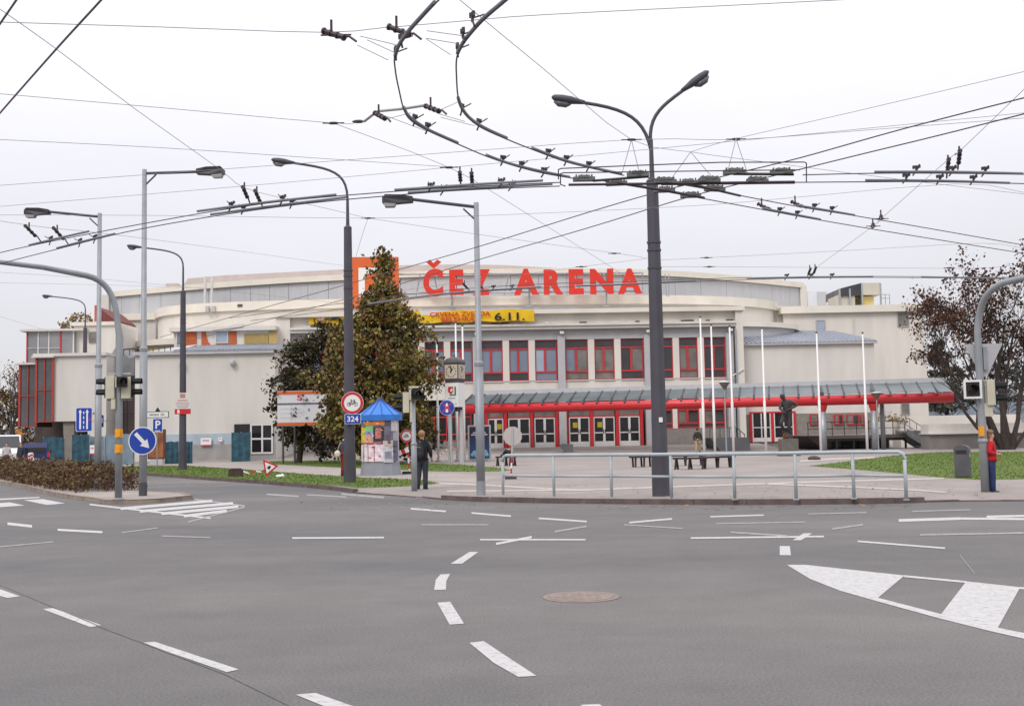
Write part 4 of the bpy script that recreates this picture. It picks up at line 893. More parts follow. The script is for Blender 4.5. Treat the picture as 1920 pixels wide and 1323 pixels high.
# signal post on the corner
b = G(777, 926, .03); Y = b.y; zt = P(775, 733, Y).z
e = E('traffic_signal_post', b, 'slim signal post beside the boy with the backpack', 'traffic light', GS)
MB().tube([(b.x, Y, b.z), (b.x, Y, 1.5), (b.x, Y, 1.52), (b.x, Y, zt)], [.085, .085, .065, .06], 12).build('post', pole_g, e, smooth=True); MB().lathe((b.x, Y, 1.45), [(.09, 0), (.1, .05), (.075, .1)], 12).build('collar', pole_g, e)
zs = P(770, 740, Y).z; sig_box(e, (b.x - .2, Y + .05, zs - .22), (-1, .05, 0), 2); sig_box(e, (b.x + .06, Y - .12, zs + .0), (.45, -1, 0), 1); MB().box(b.x - .12, b.x + .16, Y - .1, Y + .05, zs + .2, zs + .25).build('bracket', cream_pl, e)
MB().box(b.x - .1, b.x - .03, Y - .06, Y + .06, zs - .8, zs + .2).build('bracket', cream_pl, e)
# right mast
b = G(1848, 929, .03); Y = b.y
e = E('traffic_signal_mast', b, 'grey signal mast beside the girl in the red jacket with arm curving right', 'traffic light', GS)
xt = P(1838, 640, Y).x
arm = [Vector((b.x, Y, .03)), Vector((b.x, Y, 1.7)), Vector((b.x, Y, P(1837, 640, Y).z))] + bez((b.x, Y, P(1836, 620, Y).z), P(1836, 575, Y), P(1843, 545, Y - .3), P(1885, 529, Y - .8), 9) + [P(1960, 512, Y - 2.2)]
MB().tube(arm, [.1, .095, .085] + [.08] * 10 + [.06], 12).build('mast', pole_g, e, smooth=True); MB().lathe((b.x, Y, .03), [(.2, 0), (.2, .03), (.12, .05)], 14).build('base_flange', pole_g, e); MB().lathe((b.x, Y, P(1845, 830, Y).z), [(.105, 0), (.125, .05), (.1, .1)], 12).build('collar', pole_g, e)
q = P(1821, 730, Y); sig_box(e, (q.x, Y - .05, q.z), (-.25, -1, 0), 1, .32, .36, frame=s_white); q = P(1855, 736, Y); sig_box(e, (q.x + .02, Y, q.z), (1, -.25, 0), 2, .3, .3)
q = P(1851, 764, Y); MB().cbox((q.x, Y, q.z - .05), .2, .16, .32).build('control_box', cream_pl, e); MB().tube([P(1815, 715, Y), P(1860, 713, Y)], .025, 6).build('bracket', cream_pl, e)
q = P(1839, 808, Y); MB().cbox((q.x - .02, Y - .08, q.z), .1, .1, .24).build('push_button', ora_t, e)
q = P(1845, 672, Y + .1); fr = Fr(q); e2 = E('give_way_sign', q, 'grey back of a downward pointing triangle sign on the right signal mast', 'road sign')
plate(MB(), fr, [(-.47, .36), (.47, .36), (.06, -.44), (-.06, -.44)], 0, .02).build('plate', s_back, e2); MB().cbox(q + Vector((0, -.05, 0)), .1, .08, .55).build('bracket', pole_g, e2)

# ---- road signs
def disc_sign(name, q, r, label, parts, post=None, border=None):
    e = E(name, q, label, 'road sign'); fr = Fr(q); plate(MB(), fr, circ(r, 32), 0, .02).build('plate', parts[0], e); return e, fr
# arrow
Y = lA.y - .16; q = P(267, 826, Y)
e, fr = disc_sign('keep_right_sign', q, .415, 'round blue sign with white diagonal arrow on the island lamp', [s_white])
plate(MB(), fr, circ(.385, 32), .006, .006).build('blue_field', s_blue, e)
a = MB(); ca, sa = math.cos(R(-47)), math.sin(R(-47))
pts = [(-.3, .055), (.06, .055), (.06, .145), (.3, 0), (.06, -.145), (.06, -.055), (-.3, -.055)]
plate(a, fr, [(x * ca - y * sa, x * sa + y * ca) for x, y in pts], .012, .006).build('arrow', s_white, e)
# no bicycles + number plate
Y = p656.y - .32; q = P(660.5, 755, Y)
def bike(mb, fr, s, off):
    for cx in (-.19, .19):
        ring(mb, Fr(fr.p(cx * s, -.08 * s), fr.r, fr.u), .085 * s, .11 * s, off, .004, 0, 16)
    for a in ((-.19, -.08, -.05, .1), (-.05, .1, .15, .1), (.15, .1, -.0, -.08), (0, -.08, -.05, .1), (.19, -.08, .13, .17), (.13, .17, .06, .19), (-.05, .1, -.07, .17), (-.11, .18, -.02, .18), (0, -.08, -.19, -.08)): stroke(mb, fr, a[0] * s, a[1] * s, a[2] * s, a[3] * s, .028 * s, off, .004)
def nobike(q, r, label):
    e, fr = disc_sign('no_cycling_sign', q, r, label, [s_white]); rg = MB(); ring(rg, fr, r * .74, r * .97, .008, .006); rg.build('red_ring', s_red, e); m = MB(); bike(m, fr, r * 1.55, .01); m.build('bicycle_symbol', s_blk, e); return e
nobike(q, .40, 'round red and white bicycle sign on the dark post above plate 324')
q = P(661.5, 785, Y); e = E('number_plate_sign', q, 'blue rectangular plate reading 324 on the dark post', 'road sign'); fr = Fr(q)
plate(MB(), fr, rrect(.58, .36, .04), 0, .02).build('plate', s_white, e); plate(MB(), fr, rrect(.55, .33, .03), .006, .006).build('blue_field', s_blue, e); letter(MB(), '324', fr, -.2, .2, -.1, .1, .009).build('number', s_white, e)
# white and red notice on the next post
Y = p342.y - .25; q = P(342.5, 757, Y); e = E('notice_board', q, 'white notice with red bottom strip on the post by the annex', 'sign'); fr = Fr(q); k = mpp(Y)
plate(MB(), fr, rect(-15 * k, 15 * k, -9 * k, 21 * k), 0, .02).build('panel', mat('notice_pale', (.60, .57, .54), .6, .04, 2), e); plate(MB(), fr, rect(-15 * k, 15 * k, -19 * k, -9.3 * k), 0, .02).build('red_strip', s_red, e)
m = MB(); plate(m, fr, rect(-5 * k, 5 * k, 11 * k, 19 * k), .004, .004); plate(m, fr, rect(-9 * k, 9 * k, 5.5 * k, 7.5 * k), .004, .004); plate(m, fr, rect(-13 * k, 13 * k, 1 * k, 2.3 * k), .004, .004); m.build('red_print', mat('notice_red', (.45, .2, .2), .6, .1, 3), e)
m = MB(); plate(m, fr, rect(-12 * k, 12 * k, -3 * k, -1.8 * k), .004, .004); plate(m, fr, rect(-10 * k, 10 * k, -6.5 * k, -5.2 * k), .004, .004); m.build('grey_print', mat('notice_grey', (.25, .24, .27), .6, .1, 3), e); plate(MB(), fr, rect(-10 * k, -6 * k, -17 * k, -11 * k), .004, .004).build('white_mark', s_white, e)
# lane sign on the hedge lamp
Y = lB.y - .15; q = P(157.5, 786, Y); k = mpp(Y); e = E('lane_sign', q, 'blue lane sign with two white upward arrows left of the hedge lamp', 'road sign'); fr = Fr(q)
plate(MB(), fr, rrect(31 * k, 45 * k, .05), 0, .02).build('plate', s_white, e); plate(MB(), fr, rrect(29 * k, 43 * k, .04), .005, .005).build('blue_field', s_blue, e)
m = MB()
for cx in (-7, 6): stroke(m, fr, cx * k, -18 * k, cx * k, 15 * k, 3 * k, .01, .005); plate(m, fr, [((cx - 3.2) * k, 13 * k), ((cx + 3.2) * k, 13 * k), (cx * k, 19 * k)], .0115, .005)
for y in (-17, -8, 1, 10): stroke(m, fr, -.5 * k, y * k, -.5 * k, (y + 5) * k, 1.8 * k, .01, .005)
m.build('arrows', s_white, e); m = MB(); stroke(m, fr, 9 * k, -2 * k, 14 * k, 1 * k, 3 * k, .011, .005); m.build('red_tick', s_red, e); MB().tube([q + Vector((0, .05, .2)), Vector((lB.x, lB.y, q.z + .2))], .03, 6).build('bracket', pole_g, e)
q = P(190, 789, lB.y + .2); e = E('small_blue_sign', q, 'small blue and white plate right of the hedge lamp shaft', 'road sign'); fr = Fr(q); plate(MB(), fr, rrect(8 * k, 23 * k, .03), 0, .02).build('plate', s_blue, e); plate(MB(), fr, rect(-2.5 * k, 2.5 * k, -3 * k, 6 * k), .005, .005).build('white_panel', s_white, e); MB().tube([q + Vector((0, .05, -.1)), Vector((lB.x, lB.y + .1, q.z - .1))], .025, 6).build('bracket', pole_g, e)
# parking sign on its own post, with street-name plate and triangle above
Y = 68.0; b0 = P(294.5, 876, Y); b0.z = ZP; k = mpp(Y); e = E('parking_sign', b0, 'blue parking sign under a white arrow plate on a thin post', 'road sign')
MB().tube([b0, P(294.5, 765, Y)], .035, 8).build('post', pole_g, e); fr = Fr(P(295.5, 797, Y - .06))
plate(MB(), fr, rrect(19 * k, 26 * k, .04), 0, .02).build('plate', s_white, e); plate(MB(), fr, rrect(17 * k, 24 * k, .03), .006, .006).build('blue_field', s_blue, e); letter(MB(), 'P', fr, -4 * k, 5.5 * k, -6 * k, 9 * k, .01).build('letter', s_white, e); plate(MB(), fr, rect(-5 * k, 5 * k, -11 * k, -9.5 * k), .01, .004).build('white_bar', s_white, e)
fr = Fr(P(295.5, 777, Y - .06)); plate(MB(), fr, rect(-21 * k, 21 * k, -6 * k, 6 * k), 0, .02).build('name_plate', s_blk, e); plate(MB(), fr, rect(-19.7 * k, 19.7 * k, -4.8 * k, 4.8 * k), .005, .005).build('name_field', s_white, e)
m = MB()
for i in range(11):
    if i != 7: x = (-15 + i * 2.6) * k; plate(m, fr, rect(x, x + 1.7 * k, -1.6 * k, 1.6 * k), .009, .004)
m.build('lettering', mat('print_grey', (.12, .12, .13), .6, .2, 8), e); plate(MB(), fr, [(-5 * k, 6 * k), (5 * k, 6 * k), (0, 14 * k)], 0, .02).build('triangle', s_blk, e)
# no-stopping style disc on post near the clock
Y = 60.0; b0 = P(845, 878, Y); b0.z = ZP; e = E('crossed_blue_sign', b0, 'round blue sign with red cross on a thin post before the clock', 'road sign'); q = P(838, 764, Y); r = 14.5 * mpp(Y); fr = Fr(q + Vector((0, -.06, 0)))
MB().tube([b0, Vector((q.x + .0, Y, q.z + .2))], .035, 8).build('post', pole_g, e); plate(MB(), fr, circ(r, 28), 0, .02).build('plate', mat('sign_pale_blue', (.3, .36, .5), .4, .05, 3), e); plate(MB(), fr, circ(r * .92, 28), .005, .005).build('blue_field', s_blue, e)
m = MB(); plate(m, fr, [(-.06, -.25), (.06, -.25), (.09, .1), (0, .28), (-.09, .1)], .009, .004); m.build('white_symbol', s_white, e)
m = MB(); stroke(m, fr, -r * .55, -r * .55, r * .55, r * .55, r * .17, .013, .004); stroke(m, fr, -r * .55, r * .55, r * .55, -r * .55, r * .17, .0135, .004); m.build('red_cross', s_red, e)
# temporary bicycle sign by the kiosk on striped post
Y = 48.0; b0 = P(768, 894, Y); b0.z = ZP; q = P(762, 817, Y); e = nobike(q, 11.5 * mpp(Y), 'smaller round red and white bicycle sign between kiosk and signal post')
sp = MB(); L = q.z - b0.z
for i in range(7): MB().tube([b0.lerp(Vector((q.x, Y + .05, q.z)), i / 7), b0.lerp(Vector((q.x, Y + .05, q.z)), (i + 1) / 7)], .035, 8).build('post_stripe', s_red if i % 2 else s_white, e)
MB().cbox((b0.x - .05, Y, ZP + .06), .5, .35, .12).build('foot', blk, e)
fr = Fr(P(756, 846, Y - .1), right=(.93, 0, .36), up=(-.36, 0, .93)); bd = E('hazard_board', P(756, 846, Y - .1), 'short slanted red and white barrier board beside the kiosk', 'barrier board')
for i in range(3): plate(MB(), fr, rect(-.24 + i * .16, -.08 + i * .16, -.1, .1), 0, .03).build('stripe_panel', s_white if i != 1 else s_red, bd)
# grey back of a disc sign in the plaza on striped stand
Y = 40.5; b0 = P(958, 902, Y); b0.z = ZP; q = P(961, 817, Y); e = E('temporary_sign', b0, 'grey back of a round sign on a striped stand behind the railing', 'road sign')
fr = Fr(q); plate(MB(), fr, circ(18 * mpp(Y), 12, a0=.26), 0, .02).build('plate', mat('sign_back_warm', (.42, .385, .37), .6, .06, 2), e); MB().cbox(q + Vector((0, -.03, 0)), .03, .03, .6).build('rib', s_back, e)
tp_ = Vector((q.x, Y + .04, q.z))
for i in range(8): MB().tube([b0.lerp(tp_, i / 8), b0.lerp(tp_, (i + 1) / 8)], .03, 8).build('post_stripe', (s_red if i % 2 else s_white) if i < 4 else s_back, e)
MB().cbox((b0.x, Y, ZP + .07), .42, .3, .13).build('foot', mat('brown_foot', (.06, .035, .04), .7, .2, 4), e)
# tipped-over warning triangle
Y = G(507, 893, ZP).y; q = P(507, 877, Y); e = E('fallen_warning_sign', Vector((q.x, Y, ZP)), 'red bordered warning triangle tipped over on the grass strip', 'road sign'); k = mpp(Y)
fr = Fr(q); T = [(-14 * k, 16 * k), (-9 * k, -16 * k), (15 * k, 4 * k)]; plate(MB(), fr, T, 0, .03).build('plate', s_red, e); cx, cy = sum(t[0] for t in T) / 3, sum(t[1] for t in T) / 3
plate(MB(), fr, [(cx + (x - cx) * .68, cy + (y - cy) * .68) for x, y in T], .006, .006).build('white_field', s_white, e); plate(MB(), fr, [(cx - .1, cy - .02), (cx + .02, cy - .1), (cx + .1, cy + .05), (cx, cy + .07)], .011, .004).build('symbol', s_blk, e)
MB().tube([(q.x - .05, Y + .05, ZP), (q.x - .02, Y + .04, q.z + .1)], .03, 6).build('post', pole_g, e)
q = G(442, 893, ZP); b2 = MB(); b2.box(q.x - .28, q.x + .28, q.y - .2, q.y + .2, ZP, ZP + .32).box(q.x - .2, q.x + .2, q.y - .15, q.y + .15, ZP + .32, ZP + .36); top(b2.build('sign_ballast_block', mat('dark_brown_block', (.06, .035, .03), .8, .3, 4)), 'dark brown ballast block lying on the grass strip', 'ballast block')
def tape(pts, label):
    mb = MB(); 
    for i in range(len(pts) - 1):
        a, b = Vector(pts[i]), Vector(pts[i + 1]); n = max(2, int((b - a).length / .25))
        for j in range(n):
            p, q = a.lerp(b, j / n), a.lerp(b, (j + 1) / n); sag = lambda t: Vector((0, 0, -.12 * math.sin(math.pi * t))); p = p + sag(j / n); q = q + sag((j + 1) / n); h = Vector((0, 0, .07)); th_ = Vector((0, .006, 0))
            mb.add([p, q, q + h, p + h, p + th_, q + th_, q + h + th_, p + h + th_], [(0, 1, 2, 3), (7, 6, 5, 4), (3, 2, 6, 7), (1, 0, 4, 5)], j % 2)
    top(mb.build('barrier_tape', [s_white, s_red]), label, 'barrier tape')
tape([P(455, 888, 52) + Vector((0, 0, .1)), P(480, 884, 52), P(500, 878, 52)], 'red and white tape trailing from the fallen triangle on the grass')
tape([P(818, 856, 62), P(845, 835, 60), P(862, 842, 72)], 'red and white tape strung from the thin sign post towards the clock')

# ---- advertising kiosk
c = G(714, 890, ZP); Y = c.y; k = mpp(Y); e = E('poster_kiosk', c, 'poster covered advertising column with blue conical roof', 'kiosk'); n = 8
zb = ZP; zk1 = P(714, 866, Y).z; ze = P(714, 783, Y).z; za = P(714, 749, Y).z
def ngon(r, z, rot=.2): return [Vector((c.x + r * math.cos(2 * math.pi * i / 12 + rot), c.y + r * math.sin(2 * math.pi * i / 12 + rot), z)) for i in range(12)]
def loft(rings, nm, m, par):
    mb = MB(); v = [p for r_ in rings for p in r_]; kk = len(rings[0]); f = [(i * kk + j, i * kk + (j + 1) % kk, (i + 1) * kk + (j + 1) % kk, (i + 1) * kk + j) for i in range(len(rings) - 1) for j in range(kk)]
    f += [tuple(range(kk))[::-1], tuple((len(rings) - 1) * kk + j for j in range(kk))]; return mb.add(v, f).build(nm, m, par)
loft([ngon(38.5 * k, zb), ngon(35 * k, zk1)], 'base', mat('kiosk_concrete', (.24, .25, .28), .85, .08, 2), e)
loft([ngon(34.5 * k, zk1), ngon(34.5 * k, ze)], 'drum', mat('kiosk_drum', (.42, .4, .42), .8, .12, 2), e)
rf = loft([ngon(41 * k, ze - .12), ngon(41.5 * k, ze + .12), ngon(2 * k, za)], 'roof', mat('blue_roof', (.03, .17, .55), .45, .12, 2), e)
r0, r1 = ngon(41.7 * k, ze + .12), ngon(2.2 * k, za + .01)
for i in range(12): MB().tube([r0[i], r1[i]], .02, 5).build('roof_rib', mat('blue_rib', (.02, .07, .3), .5, .1, 2), rf)
MB().ell((c.x, c.y, za + .02), .07, .07, .1).build('finial', MATS['blue_rib'], rf)
import colorsys
def poster(x0, x1, y0, y1, col, nm='poster', par=e, lift=.02):
    """curved sheet pasted on the drum; x in photo px from the axis"""
    rr = 34.5 * k * math.cos(math.pi / 12) + .03 + lift; a0, a1 = math.asin(max(-.98, min(.98, x0 * k / (rr)))), math.asin(max(-.98, min(.98, x1 * k / rr))); m = mat('poster_%s' % '_'.join('%02d' % int(v * 99) for v in col), col, .7, .25, 5); mb = MB(); n_ = max(2, int(abs(a1 - a0) / .12)); rr2 = 34.5 * k + .012 + lift
    z0, z1 = P(714, y1, Y).z, P(714, y0, Y).z
    for i in range(n_ + 1):
        a = a0 + (a1 - a0) * i / n_
        for z in (z0, z1): mb.v.append(Vector((c.x + rr2 * math.sin(a), c.y - rr2 * math.cos(a), z)))
    for i in range(n_): mb.f.append((2 * i, 2 * i + 2, 2 * i + 3, 2 * i + 1)); mb.m.append(0)
    return mb.build(nm, m, par)
for a in ((-34, -27, 784, 799, (.1, .12, .25)), (-27, 12, 784, 797, (.62, .2, .05)), (-34, -25, 800, 829, (.55, .42, .04)), (-25, -9, 798, 808, (.2, .45, .2)), (-25, -9, 808, 814, (.2, .35, .5)), (-25, -9, 814, 829, (.55, .28, .22)), (-9, 10, 800, 826, (.03, .03, .04)), (-5, 6, 802, 822, (.5, .16, .14)), (13, 23, 784, 798, (.10, .09, .13)), (11, 26, 799, 824, (.14, .13, .17)), (23, 33, 784, 808, (.55, .5, .52)), (-34, 10, 829, 832, (.4, .08, .1)), (-34, 9, 833, 864, (.66, .58, .62)), (9, 26, 826, 866, (.52, .52, .55)), (12, 25, 826, 836, (.5, .42, .28)), (26, 33.5, 826, 864, (.12, .11, .18)), (12, 24, 846, 858, (.25, .24, .32))):
    poster(*a[:4], a[4], lift=.02 + .006 * (hash(a[:2]) % 3) + (.02 if a[0] in (-5, 12) else 0))
prng = random.Random(4)
for i in range(46):
    x = prng.uniform(-32, 28); y = prng.uniform(786, 862); poster(x, x + prng.uniform(2, 7), y, y + prng.choice((.8, 1.0, 2.2)), prng.choice(((.05, .05, .07), (.7, .68, .66), (.3, .05, .06), (.08, .1, .25))), 'poster_print', lift=.06)
for x in (-29, -20, -8): poster(x, x + 1.2, 834, 863, (.5, .07, .1), 'poster_stripe', lift=.045)

# ---- clock column
Y = 66.0; c = P(855, 870, Y); c.z = ZP; k = mpp(Y); e = E('street_clock', c, 'four sided street clock with domed cap on grey legs', 'clock')
rot = Matrix.Rotation(R(-24), 3, 'Z'); hw = 14.6 * k
def cb(name, z0, z1, w, m, par=e): return MB().cbox((c.x, c.y, (z0 + z1) / 2), w * 2, w * 2, z1 - z0, 0, rot).build(name, m, par)
zz = lambda py: P(853, py, Y).z
cl_d = mat('clock_brown', (.075, .065, .065), .5, .2, 3); face_m = mat('clock_face', (.52, .46, .37), .5, .1, 2)
hd = cb('clock_head', zz(713), zz(681), hw, cl_d); cb('clock_base_trim', zz(718), zz(713), hw * .93, cl_d); cb('advert_box', zz(763), zz(718), hw * .96, s_white); cb('lower_box', zz(771), zz(763), hw * .7, blk)
dm = MB(); o = len(dm.v); rings = []
for t in range(7): a = t / 6 * math.pi / 2; rings.append((math.cos(a) * 1.08 * hw, zz(681) + math.sin(a) * 12 * k))
for (r_, z_) in rings:
    for j in range(4):
        a = math.pi / 4 + j * math.pi / 2; p_ = rot @ Vector((math.cos(a) * 1.414, math.sin(a) * 1.414, 0)); dm.v.append(Vector((c.x + p_.x * max(r_, .02), c.y + p_.y * max(r_, .02), z_)))
for i in range(6):
    for j in range(4): dm.f.append((i * 4 + j, i * 4 + (j + 1) % 4, (i + 1) * 4 + (j + 1) % 4, (i + 1) * 4 + j)); dm.m.append(0)
dm.f.append((24, 25, 26, 27)); dm.m.append(0); dm.build('dome_cap', cl_d, e); MB().tube([(c.x, c.y, zz(669)), (c.x, c.y, zz(664))], .05, 6).build('finial', cl_d, e)
for vec in ((0, -1, 0), (-1, 0, 0), (1, 0, 0)):
    nv = rot @ Vector(vec); rv = Vector((-nv.y, nv.x, 0)); fr = Fr(Vector((c.x, c.y, (zz(713) + zz(681)) / 2)) + nv * (hw + .003), rv)
    fc = plate(MB(), fr, rect(-hw * .9, hw * .9, -hw * .88, hw * .88), .01, .012).build('dial', face_m, hd); m = MB(); rr = hw * .74
    for i in range(12): a = i * math.pi / 6; stroke(m, fr, math.cos(a) * rr * .82, math.sin(a) * rr * .82, math.cos(a) * rr, math.sin(a) * rr, .07, .018, .004)
    m.build('hour_marks', s_blk, fc); m = MB(); stroke(m, fr, 0, -.08, 0, rr * .92, .055, .022, .004); stroke(m, fr, -.03, -.05, math.sin(R(28)) * rr * .6, math.cos(R(28)) * rr * .6, .085, .026, .004); m.build('hands', s_blk, fc)
nv = rot @ Vector((0, -1, 0)); rv = Vector((-nv.y, nv.x, 0)); fr = Fr(Vector((c.x, c.y, zz(741))) + nv * (hw * .96 + .004), rv)
m = MB(); plate(m, fr, [(-.22, .5), (.12, .5), (.12, .2), (-.05, .05), (-.22, .2)], .008, .006); m.build('red_crest', s_red, e); m = MB(); plate(m, fr, [(-.05, .34), (.05, .42), (.08, .25), (-.08, .2)], .012, .004); m.build('white_charge', s_white, e)
m = MB(); plate(m, fr, rect(.2, .3, .05, .5), .008, .006); plate(m, fr, rect(-.12, .3, -.02, .05), .008, .006); m.build('green_mark', mat('sign_green', (.02, .16, .07), .5, .05, 2), e)
m = MB(); plate(m, fr, rect(-.22, .25, -.2, -.15), .008, .006); plate(m, fr, rect(-.3, .35, -.52, -.49), .008, .006); m.build('print_line', mat('print_grey2', (.3, .32, .38), .6, .1, 4), e)
nv2 = rot @ Vector((-1, 0, 0)); fr = Fr(Vector((c.x, c.y, zz(735))) + nv2 * (hw * .96 + .004), Vector((-nv2.y, nv2.x, 0))); plate(MB(), fr, [(-.1, -.2), (.1, -.25), (.15, .2), (0, .3), (-.12, .15)], .008, .006).build('blue_mark', mat('print_blue', (.12, .25, .5), .6, .1, 2), e)
for dx, m in ((-.32, grey_p), (.34, grey_p)): MB().tube([(c.x + dx, c.y, ZP), (c.x + dx, c.y, zz(769))], .13, 10).build('leg', m, e)

# ---- illuminated poster case
Y = 70.0; u, v = P(877, 797, Y), P(921, 862, Y); e = E('poster_case', Vector(((u.x + v.x) / 2, Y, ZP)), 'free standing blue poster case with pale frame left of the bench', 'poster case')
MB().box(u.x, v.x, Y, Y + .3, v.z, u.z).build('case', mat('case_frame', (.45, .43, .42), .5, .06, 2), e); MB().box(u.x + .2, v.x - .2, Y + .02, Y + .28, ZP, v.z).build('plinth', mat('case_plinth', (.35, .32, .3), .8, .1, 2), e)
m = bpy.data.materials.new('blue_poster'); m.use_nodes = True; t = m.node_tree; bs = t.nodes['Principled BSDF']; bs.inputs['Roughness'].default_value = .3
tc_ = nn(t, 'ShaderNodeTexCoord'); sp_ = nn(t, 'ShaderNodeSeparateXYZ'); t.links.new(tc_.outputs['Generated'], sp_.inputs[0]); rp = nn(t, 'ShaderNodeValToRGB'); el = rp.color_ramp.elements; el[0].color = (.02, .08, .2, 1); el[1].color = (.02, .015, .05, 1); el[0].position = .1; el[1].position = .75; t.links.new(sp_.outputs[2], rp.inputs[0]); t.links.new(rp.outputs[0], bs.inputs['Base Color'])
fr = Fr(Vector(((u.x + v.x) / 2, Y - .005, (u.z + v.z) / 2))); hw_, hh_ = (v.x - u.x) / 2 - .1, (u.z - v.z) / 2 - .1; pp = plate(MB(), fr, rect(-hw_, hw_, -hh_, hh_), .01, .012).build('poster', m, e)
m = MB(); 
for i in range(7): plate(m, fr, circ(.1 + .05 * (i % 3), 9, -hw_ + .15 + i * (2 * hw_ - .3) / 6, -hh_ + .25 + .12 * (i % 2)), .013 + .0005 * i, .002)
m.build('poster_figures', mat('poster_ice', (.25, .42, .55), .5, .4, 9), pp); m = MB()
for y, a in ((.62, .4), (.5, .5), (.36, .25)): plate(m, fr, rect(-a, a, y - .03, y + .03), .013, .002)
m.build('poster_lettering', s_white, pp)

# ---- billboard behind the trees
Y = 73.0; u, v = P(520, 733, Y), P(612, 797, Y); e = E('billboard', Vector(((u.x + v.x) / 2, Y, ZP)), 'white billboard with orange edges half hidden by the tree', 'billboard')
MB().box(u.x, v.x, Y, Y + .15, v.z, u.z).build('panel', mat('billboard_white', (.62, .61, .64), .5, .03, 2), e); k = mpp(Y)
for a, b in ((733, 738.5), (791.5, 797)): MB().box(u.x - .02, v.x + .02, Y - .03, Y, P(560, b, Y).z, P(560, a, Y).z).build('orange_edge', orange, e)
MB().box(u.x, v.x, Y - .02, Y, P(560, 758, Y).z, P(560, 755, Y).z).build('grey_divider', mat('divider_grey', (.12, .12, .16), .6, .1, 2), e); q0, q1 = P(557, 740, Y), P(567, 750, Y); letter(MB(), 'S', Fr((0, Y - .02, 0)), q0.x, q1.x, q1.z, q0.z, 0, 0).build('letter', s_red, e)
for y in (766, 774, 782): MB().box(P(524, y, Y).x, P(565, y, Y).x, Y - .012, Y, P(540, y + .6, Y).z, P(540, y, Y).z).build('print_line', mat('faint_print', (.5, .49, .52), .6, .05, 2), e)
MB().box(P(546, 760, Y).x - .02, P(546, 760, Y).x + .02, Y - .012, Y, P(546, 791, Y).z, P(546, 759, Y).z).build('panel_joint', MATS['faint_print'], e)
for px in (530, 552, 600): q = P(px, 800, Y); MB().tube([(q.x, Y + .1, ZP), (q.x, Y + .1, v.z + .2)], .07, 8).build('post', dark_st, e)

# ---- guard railing along the kerb
rail_m = mat('painted_rail', (.36, .40, .42), .5, .08, 3)
fpx = [(943.5, 929), (1039, 931.5), (1147, 933), (1259.5, 935), (1378, 936.5), (1493, 936.5), (1601.5, 935), (1699.5, 937)]
fb_ = [G(x, y, ZP) for x, y in fpx]; e = E('guard_railing', fb_[3], 'pale grey tubular guard railing along the kerb in front of the plaza', 'railing'); hr = 1.05
for i, p in enumerate(fb_): MB().tube([p, p + Vector((0, 0, hr - .1 if i in (0, 7) else hr - .03))], .038, 10).build('post', rail_m, e, smooth=True); MB().lathe(p, [(.07, 0), (.07, .02)], 10).build('foot_plate', rail_m, e)
tp_ = [p + Vector((0, 0, hr)) for p in fb_]; d0 = (tp_[1] - tp_[0]).normalized(); d1 = (tp_[-1] - tp_[-2]).normalized()
pts = [fb_[0] + Vector((0, 0, hr - .16))] + [fb_[0] + Vector((0, 0, hr - .05)) + d0 * .03, tp_[0] + d0 * .12] + tp_[1:-1] + [tp_[-1] - d1 * .12, fb_[-1] + Vector((0, 0, hr - .05)) - d1 * .03, fb_[-1] + Vector((0, 0, hr - .16))]
MB().tube(pts, .042, 10).build('top_rail', rail_m, e, smooth=True)
for i in range(7): MB().tube([fb_[i] + Vector((0, 0, hr * .5)), fb_[i + 1] + Vector((0, 0, hr * .5))], .032, 10).build('middle_rail', rail_m, e, smooth=True)

# ---- benches
wood = mat('dark_bench_wood', (.035, .022, .022), .7, .3, 4)
def bench(px0, px1, py, Yd, label, skew=0.0):
    a, b = P(px0, py, Yd), P(px1, py, Yd + skew); c = (a + b) / 2; e = E('bench', Vector((c.x, c.y, ZP)), label, 'bench', 'dark backless benches on the plaza'); d = (b - a); d.z = 0; L = d.length; d.normalize(); n = Vector((-d.y, d.x, 0)); h = .46; m = Matrix((d, n, Vector((0, 0, 1)))).transposed()
    for j in range(3): MB().cbox(Vector((c.x, c.y, ZP + h)) + n * (j - 1) * .16, L, .15, .075, 0, m).build('slat', wood, e)
    for t in (-.4, 0, .4):
        q = Vector((c.x, c.y, ZP)) + d * (L * t)
        for s in (-1, 1): MB().tube([q + n * s * .16 + d * .05 * s, q + n * s * .12 + Vector((0, 0, h - .03))], .05, 6).build('leg', wood, e)
bench(1185, 1225, 863, 51.5, 'dark backless bench left of the tall double lamp post', .6)
bench(1248, 1322, 863, 52.5, 'dark backless bench just right of the double lamp post', .3)
bench(1262, 1326, 869, 47.5, 'front dark bench of the group behind the railing', -.3)
bench(1315, 1375, 868, 48.5, 'rightmost dark bench of the group behind the railing', .4)
bench(929, 969, 861, 58, 'dark bench on which the person in dark coat sits')

